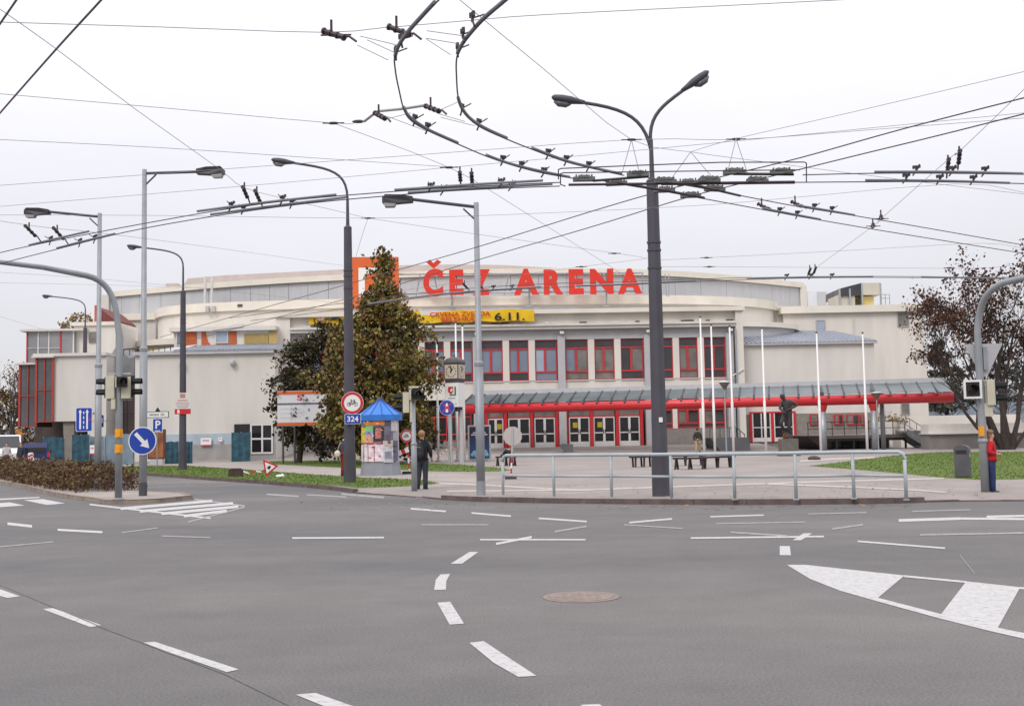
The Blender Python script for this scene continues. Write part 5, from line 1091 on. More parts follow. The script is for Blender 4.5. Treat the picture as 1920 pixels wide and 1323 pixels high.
# ---- flagpoles
fl_m = mat('white_flagpole', (.72, .70, .68), .5, .04, 2)
for i, (tx, ty, bx, by, Yd, lab) in enumerate(((818, 640, 822, 866, 70, 'white flagpole nearest the tree on the left'), (855, 606, 858, 868, 70, 'white flagpole directly behind the street clock'), (866, 612, 871, 871, 69, 'white flagpole just right of the street clock'),
      (1316, 596, 1321, 857, 74, 'white flagpole beside the walking man'), (1333, 611, 1341, 857, 74, 'white flagpole between walking man and garden lamp'), (1368, 613, 1376, 857, 74, 'white flagpole just right of the garden lamp'), (1428, 617, 1437, 857, 74, 'white flagpole left of the statue'), (1529, 625, 1540, 857, 74, 'white flagpole right of the statue'), (1619, 626, 1627, 857, 74, 'white flagpole farthest right before the terrace'))):
    b = P(bx, by, Yd); b.z = ZP; zt = P(tx, ty, Yd).z; e = E('flagpole', b, lab, 'flagpole', 'white flagpoles in front of the arena'); MB().tube([b, Vector((b.x, Yd, 3.6)), Vector((b.x, Yd, 3.62)), Vector((b.x, Yd, zt))], [.085, .085, .065, .05], 10).build('shaft', fl_m, e, smooth=True); MB().ell((b.x, Yd, zt + .07), .08, .08, .08).build('ball_top', mat('brown_ball', (.12, .07, .05), .5, .1, 2), e); MB().lathe(b, [(.16, 0), (.16, .1), (.1, .12)], 10).build('base', grey_st, e)
# ---- garden lamps
for tx, ty, Yd, lab in ((1358, 716, 72, 'funnel shaped garden lamp on thin post among the flagpoles'), (1643, 736, 79, 'funnel shaped garden lamp on thin post before the terrace')):
    q = P(tx, ty, Yd); b = Vector((q.x, Yd, ZP)); e = E('garden_lamp', b, lab, 'garden lamp', 'funnel shaped garden lamps'); MB().tube([b, Vector((q.x, Yd, q.z - .45))], .045, 8).build('post', grey_st, e); MB().lathe((q.x, Yd, q.z - .5), [(.05, 0), (.34, .44), (.36, .48)], 14).build('shade', mat('lamp_shade_brown', (.16, .12, .1), .5, .2, 3), e); MB().lathe((q.x, Yd, q.z - .02), [(.38, 0), (.36, .05), (.1, .09)], 14).build('lid', white_f, e)
# ---- litter bin
b = G(1806, 894, ZP + .01); Y = b.y; k = mpp(Y); e = E('litter_bin', b, 'dark grey litter bin with arched hood on the lawn', 'litter bin'); bm = mat('bin_grey', (.085, .08, .09), .5, .15, 3); w, h = .22, 1.0
rz = Matrix.Rotation(R(-28), 3, 'Z')
def rb(mb): 
    for i, p_ in enumerate(mb.v): mb.v[i] = rz @ p_ + b
    return mb
rb(MB().box(-w, w, -w, w, .03, .74)).build('body', bm, e)
hood = [(-w * 1.02, .74), (-w * 1.02, .86)] + [(-w * 1.02 * math.cos(R(a)), .86 + .14 * math.sin(R(a))) for a in range(20, 180, 20)] + [(w * 1.02, .86), (w * 1.02, .74)]
rb(MB().prism([(x, -w * 1.02, z) for x, z in hood], (0, w * 2.04, 0))).build('hood', bm, e)
rb(MB().box(-w * .72, w * .72, -w * 1.04, -w * 1.021, .72, .84)).build('slot', blk, e); rb(MB().box(w * 1.005, w * 1.02, -w * .5, w * .3, .62, .76)).build('sticker', mat('bin_sticker', (.4, .42, .42), .5, .2, 6), e); rb(MB().box(-w * .9, w * .9, -w * .9, w * .9, -.04, .03)).build('foot', dark_st, e)
# ---- small things on the plaza
u, v = P(1333, 821, 84), P(1407, 850, 84); e = E('ramp_wall', Vector(((u.x + v.x) / 2, 84, ZP)), 'dark grey ramp wall with handrail behind the middle flagpoles', 'ramp wall'); MB().prism([(P(1352, 840, 84).x, 84, ZP), (v.x, 84, ZP), (v.x, 84, u.z), (P(1380, 830, 84).x, 84, u.z), (u.x, 84, u.z)], (0, 5, 0)).build('wall', mat('ramp_grey', (.10, .10, .105), .8, .15, 1), e)
for px in (1331, 1350, 1368, 1380, 1388, 1396): MB().tube([P(px, 821, 84.1), P(px, 802 + max(0, px - 1382) * .8, 84.1)], .03, 6).build('railing_post', dark_st, e)
MB().tube([P(1331, 802, 84.1), P(1381, 801, 84.1), P(1397, 815, 84.1)], .035, 6).build('handrail', dark_st, e)
u, v = P(1049, 833, 86), P(1075, 849, 86); pb_ = MB(); pb_.prism([(u.x, 86, u.z - .05), (P(1062, 840, 86).x, 86, v.z), (v.x, 86, v.z), (v.x, 86, u.z), (u.x + .3, 86, u.z + .05)], (0, 1.0, 0)); top(pb_.build('step_block', mat('ramp_grey', (.10, .10, .105))), 'dark grey block beside the doors below the pilaster', 'step block')
q = G(524, 894.5, ZP + .01); lb = MB(); lb.ell(q + Vector((0, 0, .05)), .17, .1, .07, 0, 9, 5); lb.ell(q + Vector((.12, .02, .06)), .09, .08, .09, 0, 8, 5); top(lb.build('crumpled_paper', s_white), 'crumpled white litter lying on the grass beside the fallen triangle', 'litter')
q = P(1526, 871, 58); q.z = ZP; rk_ = MB(); rk_.ell(q + Vector((0, 0, .08)), .32, .25, .14, 0, 8, 5); rk_.ell(q + Vector((.2, .1, .06)), .2, .18, .11, 0, 7, 5); top(rk_.build('boulder', mat('dark_rock', (.07, .06, .055), .9, .3, 5)), 'dark stone at the tip of the right lawn', 'stone')
# ---- site fence, boards and clutter by the annex
net = mat('blue_green_net', (.03, .085, .115), .85, .45, 2.5); net2 = mat('blue_grey_sheet', (.17, .235, .28), .8, .2, 1.2)
GF = 'blue green site fence panels by the annex'
for i, (a, b_, y0, y1, Yd, m, lab) in enumerate(((135, 166, 815, 872, 80, net, 'dark teal netted fence panel under the white block'), (168, 196, 818, 872, 80.5, net2, 'pale blue fence panel behind the hedge lamp'), (198, 250, 814, 872, 80.5, net2, 'wide pale blue fence panel below the brown glazing'), (80, 120, 820, 868, 83, net, 'teal netting behind the dark blue car'), (309, 334, 828, 871, 80, net, 'teal netted panel just left of the notice post'), (347, 360, 828, 871, 80, net, 'narrow teal net just right of the notice post'), (434, 469, 811, 860, 82.5, net, 'torn dark teal net hung before the annex window'))):
    u, v = P(a, y0, Yd), P(b_, y1, Yd); e = E('site_fence_panel', Vector(((u.x + v.x) / 2, Yd, .05)), lab, 'fence panel', GF); mb = MB(); n = 12
    rows = [[(u.x + (v.x - u.x) * j / n, Yd + .05 * math.sin(j * 1.3 + i), z + (.025 * math.sin(j * .8 + i) if r_ == 1 else 0)) for j in range(n + 1)] for r_, z in enumerate((.12, u.z))]
    mb.add(rows[0] + rows[1], [(j, j + 1, n + 2 + j, n + 1 + j) for j in range(n)]); mb.build('net_sheet', m, e)
    for t in (0, .5, 1): xx = u.x + (v.x - u.x) * t; MB().tube([(xx, Yd + .1, .05), (xx, Yd + .1, u.z + .05)], .035, 6).build('post', grey_st, e)
for px, py, w_, h_, m, lab in ((173, 843, 9, 18, s_white, 'small white and red notice on the pale blue fence'), (386, 828, 20, 15, s_white, 'white notice with red border on the annex plinth'), (413, 824, 7, 9, s_white, 'tiny red and white notice near the annex window')):
    q = P(px, py, 79.6 if px < 300 else 84.7); k = mpp(q.y); e = E('site_notice', q, lab, 'notice'); fr = Fr(q); plate(MB(), fr, rect(-w_ * k / 2, w_ * k / 2, -h_ * k / 2, h_ * k / 2), 0, .03).build('board', m, e); plate(MB(), fr, rect(-w_ * k / 2, w_ * k / 2, -h_ * k / 2, -h_ * k * .36), .006, .006).build('red_strip', s_red, e); plate(MB(), fr, rect(-w_ * k * .3, w_ * k * .3, h_ * k * .1, h_ * k * .25), .006, .006).build('red_print', MATS['notice_red'], e)
Y = 77.5; u, v = P(277, 805, Y), P(309, 860, Y); e = E('city_light_poster', Vector(((u.x + v.x) / 2, Y, ZP)), 'dark orange advertising poster case behind the round arrow sign', 'poster case'); MB().box(u.x, v.x, Y, Y + .25, v.z, u.z).build('case', mat('poster_case_brown', (.10, .035, .03), .5, .3, 2), e); MB().box(u.x + .1, v.x - .1, Y - .02, Y, v.z + .1, u.z - .1).build('poster', mat('orange_dark_poster', (.05, .02, .02), .4, .2, .9, col2=(.45, .16, .05)), e); MB().box(u.x + .15, v.x - .15, Y, Y + .25, ZP, v.z).build('plinth', grey_p, e)
# red-white beacon by the car
b = G(57, 872, .1); b = P(57, 873, 74); b.z = .05; k = mpp(74); e = E('hazard_beacon', b, 'red and white striped hazard beacon in front of the dark blue car', 'beacon'); fr = Fr(b + Vector((0, 0, .62))); plate(MB(), fr, rrect(10 * k, 27 * k, .1), 0, .05).build('panel', s_white, e)
for i in range(3): m = MB(); stroke(m, fr, -4.5 * k, (-9 + i * 7.5) * k, 4.5 * k, (-5 + i * 7.5) * k, 3.2 * k, .006, .006); m.build('red_stripe', s_red, e)
MB().box(b.x - .2, b.x + .2, b.y - .1, b.y + .2, .03, .15).build('foot', blk, e)
# ================================================================ trolleybus overhead line
cw_m = mat('copper_contact_wire', (.085, .06, .075), .5, .1, 2); sp_m = mat('span_wire_steel', (.24, .21, .23), .5, .1, 2); rl_m = mat('grey_curve_rail', (.17, .18, .20), .5, .12, 3); ins_m = mat('dark_insulator', (.045, .03, .035), .5, .2, 5); box_m = mat('crossing_box', (.115, .125, .118), .6, .15, 4)
ZW = 5.6
def pts_at(pts, z): return [G(p[0], p[1], p[2] if len(p) > 2 else z) for p in pts]
def run_on(ps, pts, L=22.0):
    """a wire that leaves the picture goes on to its next support"""
    off = lambda p: p[0] < -15 or p[0] > 1935 or p[1] < -3
    for end in (0, -1):
        if off(pts[end]):
            a, b = (ps[0], ps[1]) if end == 0 else (ps[-1], ps[-2]); d = (a - b); d.z *= .3; q = a + d.normalized() * L
            ps = [q] + ps if end == 0 else ps + [q]
    return ps
def smooth_path(ps, k=4):
    if len(ps) < 3: return ps
    o = []; n = len(ps)
    for i in range(n - 1):
        p0, p1, p2, p3 = ps[max(i - 1, 0)], ps[i], ps[i + 1], ps[min(i + 2, n - 1)]
        for s in range(k): t = s / k; o.append(.5 * (2 * p1 + (p2 - p0) * t + (2 * p0 - 5 * p1 + 4 * p2 - p3) * t * t + (3 * p1 - p0 - 3 * p2 + p3) * t ** 3))
    return o + [ps[-1]]
def clamp(par, p, d):
    """small twin clamp on a rail: foot, two knobs, tilted strut"""
    d = Vector(d).normalized(); s = Vector((-d.y, d.x, 0)); mb = MB()
    mb.tube([p + Vector((0, 0, -.01)), p + Vector((0, 0, .09))], .016, 6); mb.tube([p + Vector((0, 0, .07)) - d * .055, p + Vector((0, 0, .07)) + d * .055], .012, 6); mb.cbox(p + Vector((0, 0, .06)) - d * .04, .03, .03, .05); mb.cbox(p + Vector((0, 0, .075)) + d * .05, .035, .03, .045); mb.tube([p + Vector((0, 0, .07)) + d * .05, p + Vector((0, 0, -.07)) - d * .06], .012, 6); mb.tube([p + Vector((0, 0, .08)) - s * .12, p + Vector((0, 0, .03))], .008, 5)
    mb.build('clamp', ins_m, par)
def rod_ins(par, p, q):
    """insulated pull-off: ribbed rod from a span wire to a rail"""
    p, q = Vector(p), Vector(q); mb = MB(); mb.tube([p, p.lerp(q, .62)], .026, 8); 
    for t in (.0, .2, .4, .6): mb.tube([p.lerp(q, t), p.lerp(q, t + .05)], .036, 8)
    mb.tube([p.lerp(q, .6), p.lerp(q, .78) + Vector((0, 0, .03)), q], .013, 6); mb.tube([p.lerp(q, .25), p.lerp(q, .25) + Vector((0, 0, .14))], .014, 6); mb.build('insulated_arm', ins_m, par)
def contact(label, pts, rails=(), clamps=(), z=ZW, r=.009, arms=()):
    ps = run_on(smooth_path(pts_at(pts, z), 5), pts); c = ps[len(ps) // 2]; e = E('contact_wire', c, label, 'overhead wire', 'trolleybus contact wires'); MB().tube(ps, r, 6).build('wire', cw_m, e)
    for rp in rails: q = smooth_path([v + Vector((0, 0, .018)) for v in pts_at(rp, z)], 5); MB().tube(q, .021, 8).build('curve_rail', rl_m, e)
    for x, y, x2, y2 in clamps: p = G(x, y, z + .03); clamp(e, p, G(x2, y2, z + .03) - p)
    for (x, y, x2, y2) in arms: rod_ins(e, G(x, y, z + .22), G(x2, y2, z + .04))
    return e
contact('upper contact wire of the pair sweeping from the left edge to the crossing', [(-80, 493), (60, 460), (265, 420), (500, 381), (740, 359), (900, 349), (1050, 342)], [[(55, 461), (110, 448), (166, 435.5)], [(370, 398), (500, 381), (630, 367)], [(740, 358), (880, 348.5), (1018, 340.5)]], [(95, 452, 110, 448), (434, 388, 450, 386), (530, 376, 545, 374), (808, 353, 820, 352), (940, 345, 950, 344)], arms=[(47, 423, 76, 452), (455, 350, 468, 380), (862, 322, 864, 348)])
contact('lower contact wire of the pair sweeping from the left edge to the crossing', [(-80, 515), (107, 467), (270, 428), (520, 388), (765, 364), (900, 355), (1050, 349)], [[(107, 466.5), (160, 453), (215, 440)], [(395, 404), (520, 387), (648, 372)], [(765, 363), (900, 354), (1036, 347)]], [(150, 456, 160, 453), (178, 449, 190, 446), (457, 394, 470, 392), (548, 383, 560, 381), (832, 358, 845, 357), (960, 350, 970, 350)], arms=[(100, 427, 128, 458), (478, 357, 492, 388), (884, 324, 886, 354)])
contact('left contact wire curving from the top edge down to the crossing', [(838, -14), (815, 8), (770, 56), (742, 100), (741, 130), (748, 168), (758, 208), (772, 227), (800, 244), (858, 270), (912, 293), (965, 311), (1020, 325), (1085, 336)], [[(815, 8), (790, 35), (766, 62), (748, 88), (741, 108)], [(757, 204), (768, 222), (800, 244), (830, 258), (858, 270)], [(912, 293), (950, 307), (1000, 320), (1068, 334)]], [(752, 80, 745, 92), (742, 104, 741, 112), (778, 228, 790, 236), (802, 243, 812, 248), (943, 303, 955, 307), (1020, 325, 1030, 327), (978, 314, 988, 317)], arms=[(606, 58, 668, 78), (650, 210, 730, 80)][:1])
contact('right contact wire curving from the top edge down to the crossing', [(975, -20), (905, 40), (872, 78), (857, 106), (856, 145), (860, 188), (872, 214), (900, 238), (950, 261), (1000, 281), (1060, 303), (1120, 318), (1170, 329)], [[(975, -20), (940, 10), (905, 40), (872, 78), (858, 103)], [(859, 186), (866, 205), (882, 225), (910, 243), (950, 261)], [(998, 280), (1060, 303), (1110, 316), (1165, 328)]], [(886, 40, 878, 50), (868, 70, 862, 82), (858, 98, 857, 106), (866, 208, 875, 216), (898, 236, 908, 242), (1028, 291, 1040, 295), (1062, 303, 1072, 306), (1104, 314, 1114, 317)], arms=[(728, 50, 790, 74)])
contact('upper straight contact wire leaving the crossing to the right', [(1505, 328), (1640, 325), (1780, 325), (1990, 328)], [[(1640, 324.5), (1780, 324.5), (1918, 327.5)]], [(1718, 321, 1728, 321), (1786, 322, 1796, 322), (1847, 323, 1857, 323)], arms=[(1800, 282, 1796, 318)])
contact('lower straight contact wire leaving the crossing to the right', [(1490, 342), (1623, 341), (1760, 341), (1990, 346)], [[(1623, 340), (1760, 341), (1893, 345)]], [(1699, 336, 1709, 336), (1762, 338, 1772, 338), (1825, 339, 1835, 339)], arms=[(1779, 298, 1775, 334)])
contact('upper wire of the steep pair rising through the crossing to the right edge', [(300, 632), (480, 581), (700, 519), (895, 463), (1100, 399), (1245, 357), (1375, 326), (1500, 296), (1700, 240), (1990, 166)])
contact('lower wire of the steep pair rising through the crossing to the right edge', [(330, 645), (500, 600), (720, 541), (900, 486), (1100, 428), (1296, 368), (1470, 325), (1620, 288), (1760, 254), (1990, 196)])
contact('upper wire of the pair leaving the crossing towards lower right', [(1195, 328), (1250, 341), (1340, 357), (1400, 369), (1500, 388), (1600, 404), (1752, 430), (1990, 472)], [[(1495, 387), (1550, 396), (1602, 405)]], [(1527, 391, 1537, 393), (1560, 396, 1570, 398)], arms=[(1484, 378, 1512, 391), (1652, 405, 1651, 413)])
contact('lower wire of the pair leaving the crossing towards lower right', [(1110, 337), (1160, 343), (1245, 357), (1296, 368), (1430, 393), (1540, 413), (1700, 440), (1990, 486)], [[(1430, 392.5), (1480, 402), (1538, 413)]], [(1462, 398, 1472, 400), (1495, 404, 1505, 406)], arms=[(1421, 382, 1450, 396), (1637, 420, 1636, 428)])
contact('near wire of the far pair passing across the rooftop letters', [(470, 601), (600, 585), (700, 570), (860, 550), (1015, 540), (1190, 533), (1400, 524), (1640, 520), (1990, 524)], [[(690, 570.5), (780, 558), (862, 549), (1015, 538.5)], [(1080, 537), (1190, 533), (1305, 527)], [(1400, 523), (1520, 520.5), (1637, 519.5)], [(1728, 520), (1820, 522), (1905, 524)]], [(925, 541, 935, 541), (960, 540, 970, 540), (1475, 520, 1485, 520), (1520, 519, 1530, 519), (1560, 519, 1570, 519), (1793, 520, 1803, 520), (1820, 521, 1830, 521)], arms=[(868, 531, 880, 545), (895, 532, 907, 543), (1530, 501, 1524, 517), (1520, 503, 1514, 518), (1850, 508, 1838, 520), (1880, 506, 1868, 521)], z=5.6)
contact('far wire of the far pair passing across the rooftop letters', [(430, 596), (600, 574), (800, 548), (1000, 533), (1200, 527), (1420, 520), (1650, 518), (1990, 521)], z=5.75, r=.009)
contact('dark wire slanting across the top left corner', [(235, -52), (190, 0), (104, 94), (0, 212), (-60, 282)], r=.011)
contact('second dark wire cutting only the extreme top left corner', [(60, -44), (31, 0), (0, 45), (-40, 104)], r=.011)
# crossing assembly where the pairs meet
cc = G(1280, 340, ZW); e = E('overhead_crossing', cc, 'black and grey wire crossing assembly hanging over the junction', 'overhead line fitting')
def bar(x0, y0, x1, y1, w=.03, m=ins_m, nm='beam', dz=0.0): MB().tube([G(x0, y0, ZW + dz), G(x1, y1, ZW + dz)], w, 6).build(nm, m, e)
for a in ((1112, 339, 1215, 331, .021), (1066, 346.5, 1490, 341, .021), (1160, 343, 1245, 357, .024), (1245, 357, 1320, 371, .024), (1285, 343, 1345, 357, .024), (1345, 357, 1388, 367, .02), (1375, 326, 1488, 327, .023), (1240, 345, 1490, 342, .025)): bar(*a)
for x, y in ((1095, 336), (1196, 328), (1156, 344), (1248, 340), (1290, 343), (1330, 338), (1377, 323), (1465, 323), (1420, 339), (1246, 357), (1295, 367), (1340, 355)):
    p = G(x, y, ZW + .03); mb = MB(); yaw = Matrix.Rotation(random.uniform(-.25, .25), 3, 'Z'); mb.cbox(p, .34, .1, .06, 0, yaw); mb.cbox(p + Vector((0, 0, .035)), .18, .12, .04, 0, yaw)
    for i in range(4): mb.cbox(p + yaw @ Vector((-.12 + i * .08, 0, .05)), .022, .11, .03, 0, yaw)
    mb.build('crossing_box', box_m, e)
fr_pts = [(1060, 349), (1051, 346), (1051, 326), (1056, 324), (1250, 321.5), (1500, 318.5)]; MB().tube(pts_at(fr_pts, ZW + .01), .009, 6).build('frame_rod', ins_m, e)
MB().tube(pts_at([(1047, 336), (1047, 318), (1052, 316), (1200, 310), (1350, 304.5), (1508, 304), (1512, 306), (1512, 342)], ZW + .02), .009, 6).build('frame_rod', ins_m, e)
def vee(ax, ay, *ends):
    for x, y in ends: MB().tube([G(ax, ay, 6.35), G(x, y, ZW + .06)], .007, 6).build('hanger_wire', sp_m, e)
vee(1184, 262, (1166, 326), (1198, 321)); vee(1295, 285, (1258, 336), (1335, 332)); vee(1380, 260, (1366, 316), (1401, 323))
GSW = 'thin span wires of the overhead line'
def span(label, pts, z=6.35, r=.0045, knots=()):
    ps = run_on(smooth_path(pts_at(pts, z), 3), pts); e = E('span_wire', ps[len(ps) // 2], label, 'span wire', GSW); MB().tube(ps, r, 5).build('wire', sp_m, e)
    for x, y, *zz in knots:
        p = G(x, y, zz[0] if zz else z); mb = MB(); mb.ell(p, .09, .03, .022, 0, 8, 5); mb.tube([p - Vector((.16, 0, 0)), p + Vector((.16, 0, 0))], .01, 5); mb.build('turnbuckle', ins_m, e)
    return e
span('thin wire from the left edge to the first insulated arm near the top', [(-60, 40), (300, 51), (606, 61), (735, 50)], 6.0, knots=[(630, 66, 5.9)])
span('thin wire from the left edge to the bent bracket arm', [(-60, 171), (300, 202), (625, 231), (665, 229)], knots=[(625, 231)])
span('third thin wire from the left edge, sloping down to the middle clamp', [(-60, 259), (300, 277), (600, 297), (840, 313)], knots=[(842, 314)])
span('thin wire rising from the left edge above the lamp arms to the right edge', [(-60, 352), (420, 317), (790, 290), (1184, 262), (1380, 262), (1600, 246), (1990, 216)], knots=[(1184, 262), (1380, 261)])
span('second rising thin wire just below it from the left edge', [(-60, 392), (480, 347), (842, 314), (1100, 291), (1500, 253), (1990, 205)], 6.5)
span('steep thin wire from the top left corner to the lamp head', [(-40, -10), (100, 88), (250, 202), (410, 316), (458, 352), (545, 375), (690, 409)], 6.2)
span('steep thin wire from the top edge to the middle hanger', [(845, -14), (1020, 130), (1184, 262), (1295, 285), (1420, 302), (1700, 338), (1990, 372)])
span('sagging thin wire from the bracket arm down to the rooftop letters', [(625, 231), (842, 314), (960, 383), (1145, 500), (1200, 535)], 6.35)
span('thin wire near the top edge reaching to the upper right', [(728, 52), (890, 38), (1020, 28), (1400, 9), (1700, -6)], 6.1)
span('thin wire rising from the right hanger to the right edge', [(1295, 285), (1380, 260), (1600, 210), (1990, 118)], 6.4)
span('steep thin wire crossing both right hand pairs', [(1528, 503), (1637, 424), (1652, 410), (1780, 297), (1800, 283), (1990, 100)], 6.1, knots=[(1652, 410, 6.1), (1637, 424, 6.1)])
span('nearly level thin wire crossing behind the lamps at mid height', [(-60, 403), (300, 404), (690, 409), (960, 402), (1280, 387), (1440, 375), (1790, 345), (1920, 361), (1990, 368)], 6.6, knots=[(690, 409, 6.6)])
span('thin wire from the hedge lamp down to the dark post with the number plate', [(-60, 405, 6.0), (45, 421, 6.05), (110, 429, 6.1), (190, 437, 6.3), (400, 464, 7.2), (643, 498, 8.3)], 6.35)
span('thin wire from the middle knot down to the double lamp post', [(690, 409, 6.6), (900, 440, 6.5), (1150, 474, 6.3), (1214, 484, 6.3)], 6.3, knots=[(1152, 475, 6.3)])
span('upper thin wire running right from the double lamp post', [(1225, 488, 6.3), (1330, 483, 6.3), (1600, 469, 6.4), (1840, 456, 6.5), (1920, 466, 6.4), (1990, 474, 6.4)], knots=[(1325, 483, 6.3)])
span('lower thin wire running right from the double lamp post', [(1225, 500, 6.05), (1340, 500, 6.05), (1640, 502, 6.1), (1850, 502, 6.2), (1990, 486, 6.3)], knots=[(1330, 500, 6.05), (1780, 502, 6.15)])
span('short thin wire left of the double lamp post towards the letters', [(1212, 485, 6.3), (1090, 500, 6.3), (940, 520, 6.3), (745, 545, 6.4)], knots=[(1090, 500, 6.3)])
span('lowest thin wire at the left passing behind the far lamp', [(-60, 507), (160, 521), (420, 545), (660, 571)], 7.2)
span('faint thin wire at the left below the lamp arms', [(-60, 529), (200, 534), (460, 541), (648, 530)], 7.6)
span('faint slanting wire over the glazed stair on the left', [(-60, 575), (60, 611), (140, 634)], 7.0)
e = span('short upright hanger wire above the orange emblem', [(690, 409, 6.6), (678, 445, 6.6), (667, 482, 6.6)])
# bent bracket arm near the top
e = E('bracket_arm', G(735, 212, 6.0), 'bent pale bracket arm holding the curved wires', 'overhead line fitting'); MB().tube(pts_at([(672, 229), (684, 227), (707, 209), (756, 204), (801, 197)], 6.0), .018, 6).build('tube', mat('pale_bracket', (.32, .3, .3), .5, .1, 2), e); MB().ell(G(672, 228, 6.0), .09, .03, .025, 0, 8, 5).build('end_fitting', ins_m, e)
for a, b in (((703, 212), (757, 222)), ((798, 199), (862, 208))): rod_ins(e, G(a[0], a[1], 5.95), G(b[0] - 25, b[1] + 6, 5.7))
for x0, y0, x1, y1 in ((688, 75, 742, 100), (675, 68, 745, 85), (670, 85, 728, 113), (800, 58, 872, 68), (798, 72, 858, 82), (800, 74, 845, 103), (728, 219, 800, 246), (730, 222, 770, 212), (826, 206, 862, 190), (824, 214, 872, 228), (826, 220, 890, 236)): MB().tube([G(x0, y0, ZW + .12), G(x1, y1, ZW + .04)], .004, 4).build('stay_wire', sp_m, e)
# ================================================================ trees, hedge, people, vehicles
bark = mat('dark_bark', (.045, .033, .028), .9, .3, 4, .4); bark2 = mat('grey_bark', (.10, .085, .075), .9, .3, 4, .4)
def limb_tree(mb, p, d, L, r, depth, spread, tips, rng, up=.15, nseg=4, shrink=.68):
    pts = [Vector(p)]; d = Vector(d).normalized(); rs = [r]
    for i in range(nseg):
        d = (d + Vector((rng.uniform(-1, 1), rng.uniform(-1, 1), rng.uniform(-.6, 1))) * .16 + Vector((0, 0, up * .25))).normalized(); pts.append(pts[-1] + d * L / nseg); rs.append(r * (1 - .42 * (i + 1) / nseg))
    mb.tube(pts, rs, 7 if r > .06 else 4, cap=False)
    if depth == 0: tips.append((pts[-1], d)); tips.append((pts[-2], d)); return
    k = 3 if depth > 1 else 2 + (rng.random() < .6)
    for j in range(k):
        ax = Vector((rng.uniform(-1, 1), rng.uniform(-1, 1), rng.uniform(-.3, .6))).normalized(); nd = (d + ax * spread).normalized(); st = pts[-1] if j == 0 else pts[rng.randint(max(1, nseg - 2), nseg)]
        limb_tree(mb, st, nd, L * shrink * rng.uniform(.8, 1.2), rs[-1] * .8, depth - 1, spread, tips, rng, up, nseg, shrink)
def leaf(mb, p, s, rng, m, droop=0):
    n = Vector((rng.gauss(0, 1), rng.gauss(0, 1), rng.gauss(0, 1) + .4)).normalized(); a = n.cross(Vector((rng.uniform(-1, 1), rng.uniform(-1, 1), .2))).normalized(); b = n.cross(a); w = s * .36
    mb.add([p - a * s * .5, p + b * w - a * s * .05 + n * s * .08, p + a * s * .5 - n * s * .1, p - b * w - a * s * .05 + n * s * .08], [(0, 1, 2, 3)], m)
def leaf_mats(pref, cols): return [mat(pref + '_%d' % i, c, .6, .25, 2, spec=.2) for i, c in enumerate(cols)]
def outline_tree(name, label, Yd, base, prof, n_cl, per, size, cols, seed, trunk_r=.16, depth_f=.75, cmap=None, group=None, dens=None):
    """prof: rows of (photo y, left px, right px) giving the crown's outline"""
    rng = random.Random(seed); b = P(base[0], base[1], Yd); b.z = ZP; e = E(name, b, label, 'tree', group); mb = MB()
    rows = [(P(0, y, Yd).z, P(l, y, Yd).x, P(r, y, Yd).x) for y, l, r in prof]
    def at(z):
        for i in range(len(rows) - 1):
            z0, z1 = rows[i][0], rows[i + 1][0]
            if z1 <= z <= z0: t = (z0 - z) / (z0 - z1 + 1e-6); return rows[i][1] * (1 - t) + rows[i + 1][1] * t, rows[i][2] * (1 - t) + rows[i + 1][2] * t
        return None
    ztop, zbot = rows[0][0], rows[-1][0]; tips = []; trunk = MB(); axis = lambda z: (sum(at(min(max(z, zbot + .01), ztop - .01))) / 2)
    tz = [ZP - .1, ZP + 1.5] + [ZP + 1.5 + (ztop - ZP - 1.8) * i / 6 for i in range(1, 7)]
    tp = [Vector((b.x + (axis(z) - b.x) * min(1, max(0, (z - 1) / 4)), Yd, z)) for z in tz]; trunk.tube(tp, [trunk_r * (1 - .88 * i / (len(tp) - 1)) for i in range(len(tp))], 9)
    sw = sum((at(zbot + (ztop - zbot) * (i + .5) / 40)[1] - at(zbot + (ztop - zbot) * (i + .5) / 40)[0]) for i in range(40)) / 40
    k = 0
    while k < n_cl:
        z = rng.uniform(zbot, ztop - .05); l, r = at(z)
        if rng.random() > (r - l) / (sw * 1.7) + .05: continue
        k += 1; a = rng.uniform(0, 2 * math.pi); q = math.sqrt(rng.uniform(.12, 1)); hw = (r - l) / 2 * (1 + .16 * math.sin(z * 2.1 + a * 2 + seed) + .1 * math.sin(z * 4.3 + a * 3)); cx = (l + r) / 2; x = cx + math.cos(a) * hw * q; y = Yd + math.sin(a) * hw * q * depth_f
        # clump with a twig back to the stem
        root = Vector((cx + (x - cx) * .15, Yd + (y - Yd) * .15, max(z - .35 * hw * q - .3, ZP + 1.2)))
        if k % 2 == 0: trunk.tube([root, root.lerp(Vector((x, y, z)), .5) + Vector((0, 0, .1)), Vector((x, y, z))], [.045, .03, .012], 4, cap=False)
        cr = rng.uniform(.28, .62); base_m = rng.randrange(len(cols)) if cmap is None else cmap(rng, x, z)
        for j in range(per):
            o = Vector((rng.gauss(0, 1), rng.gauss(0, 1), rng.gauss(0, .8))) * cr * .55; leaf(mb, Vector((x, y, z)) + o, size * rng.uniform(.6, 1.3), rng, base_m if rng.random() < .7 else rng.randrange(len(cols)))
    trunk.build('trunk', bark, e); c = mb.build('crown', leaf_mats(name + '_leaf_%d' % seed, cols), e); return e
plane_c = [(.135, .115, .028), (.19, .15, .04), (.085, .075, .024), (.26, .21, .06), (.17, .095, .035), (.11, .07, .03)]
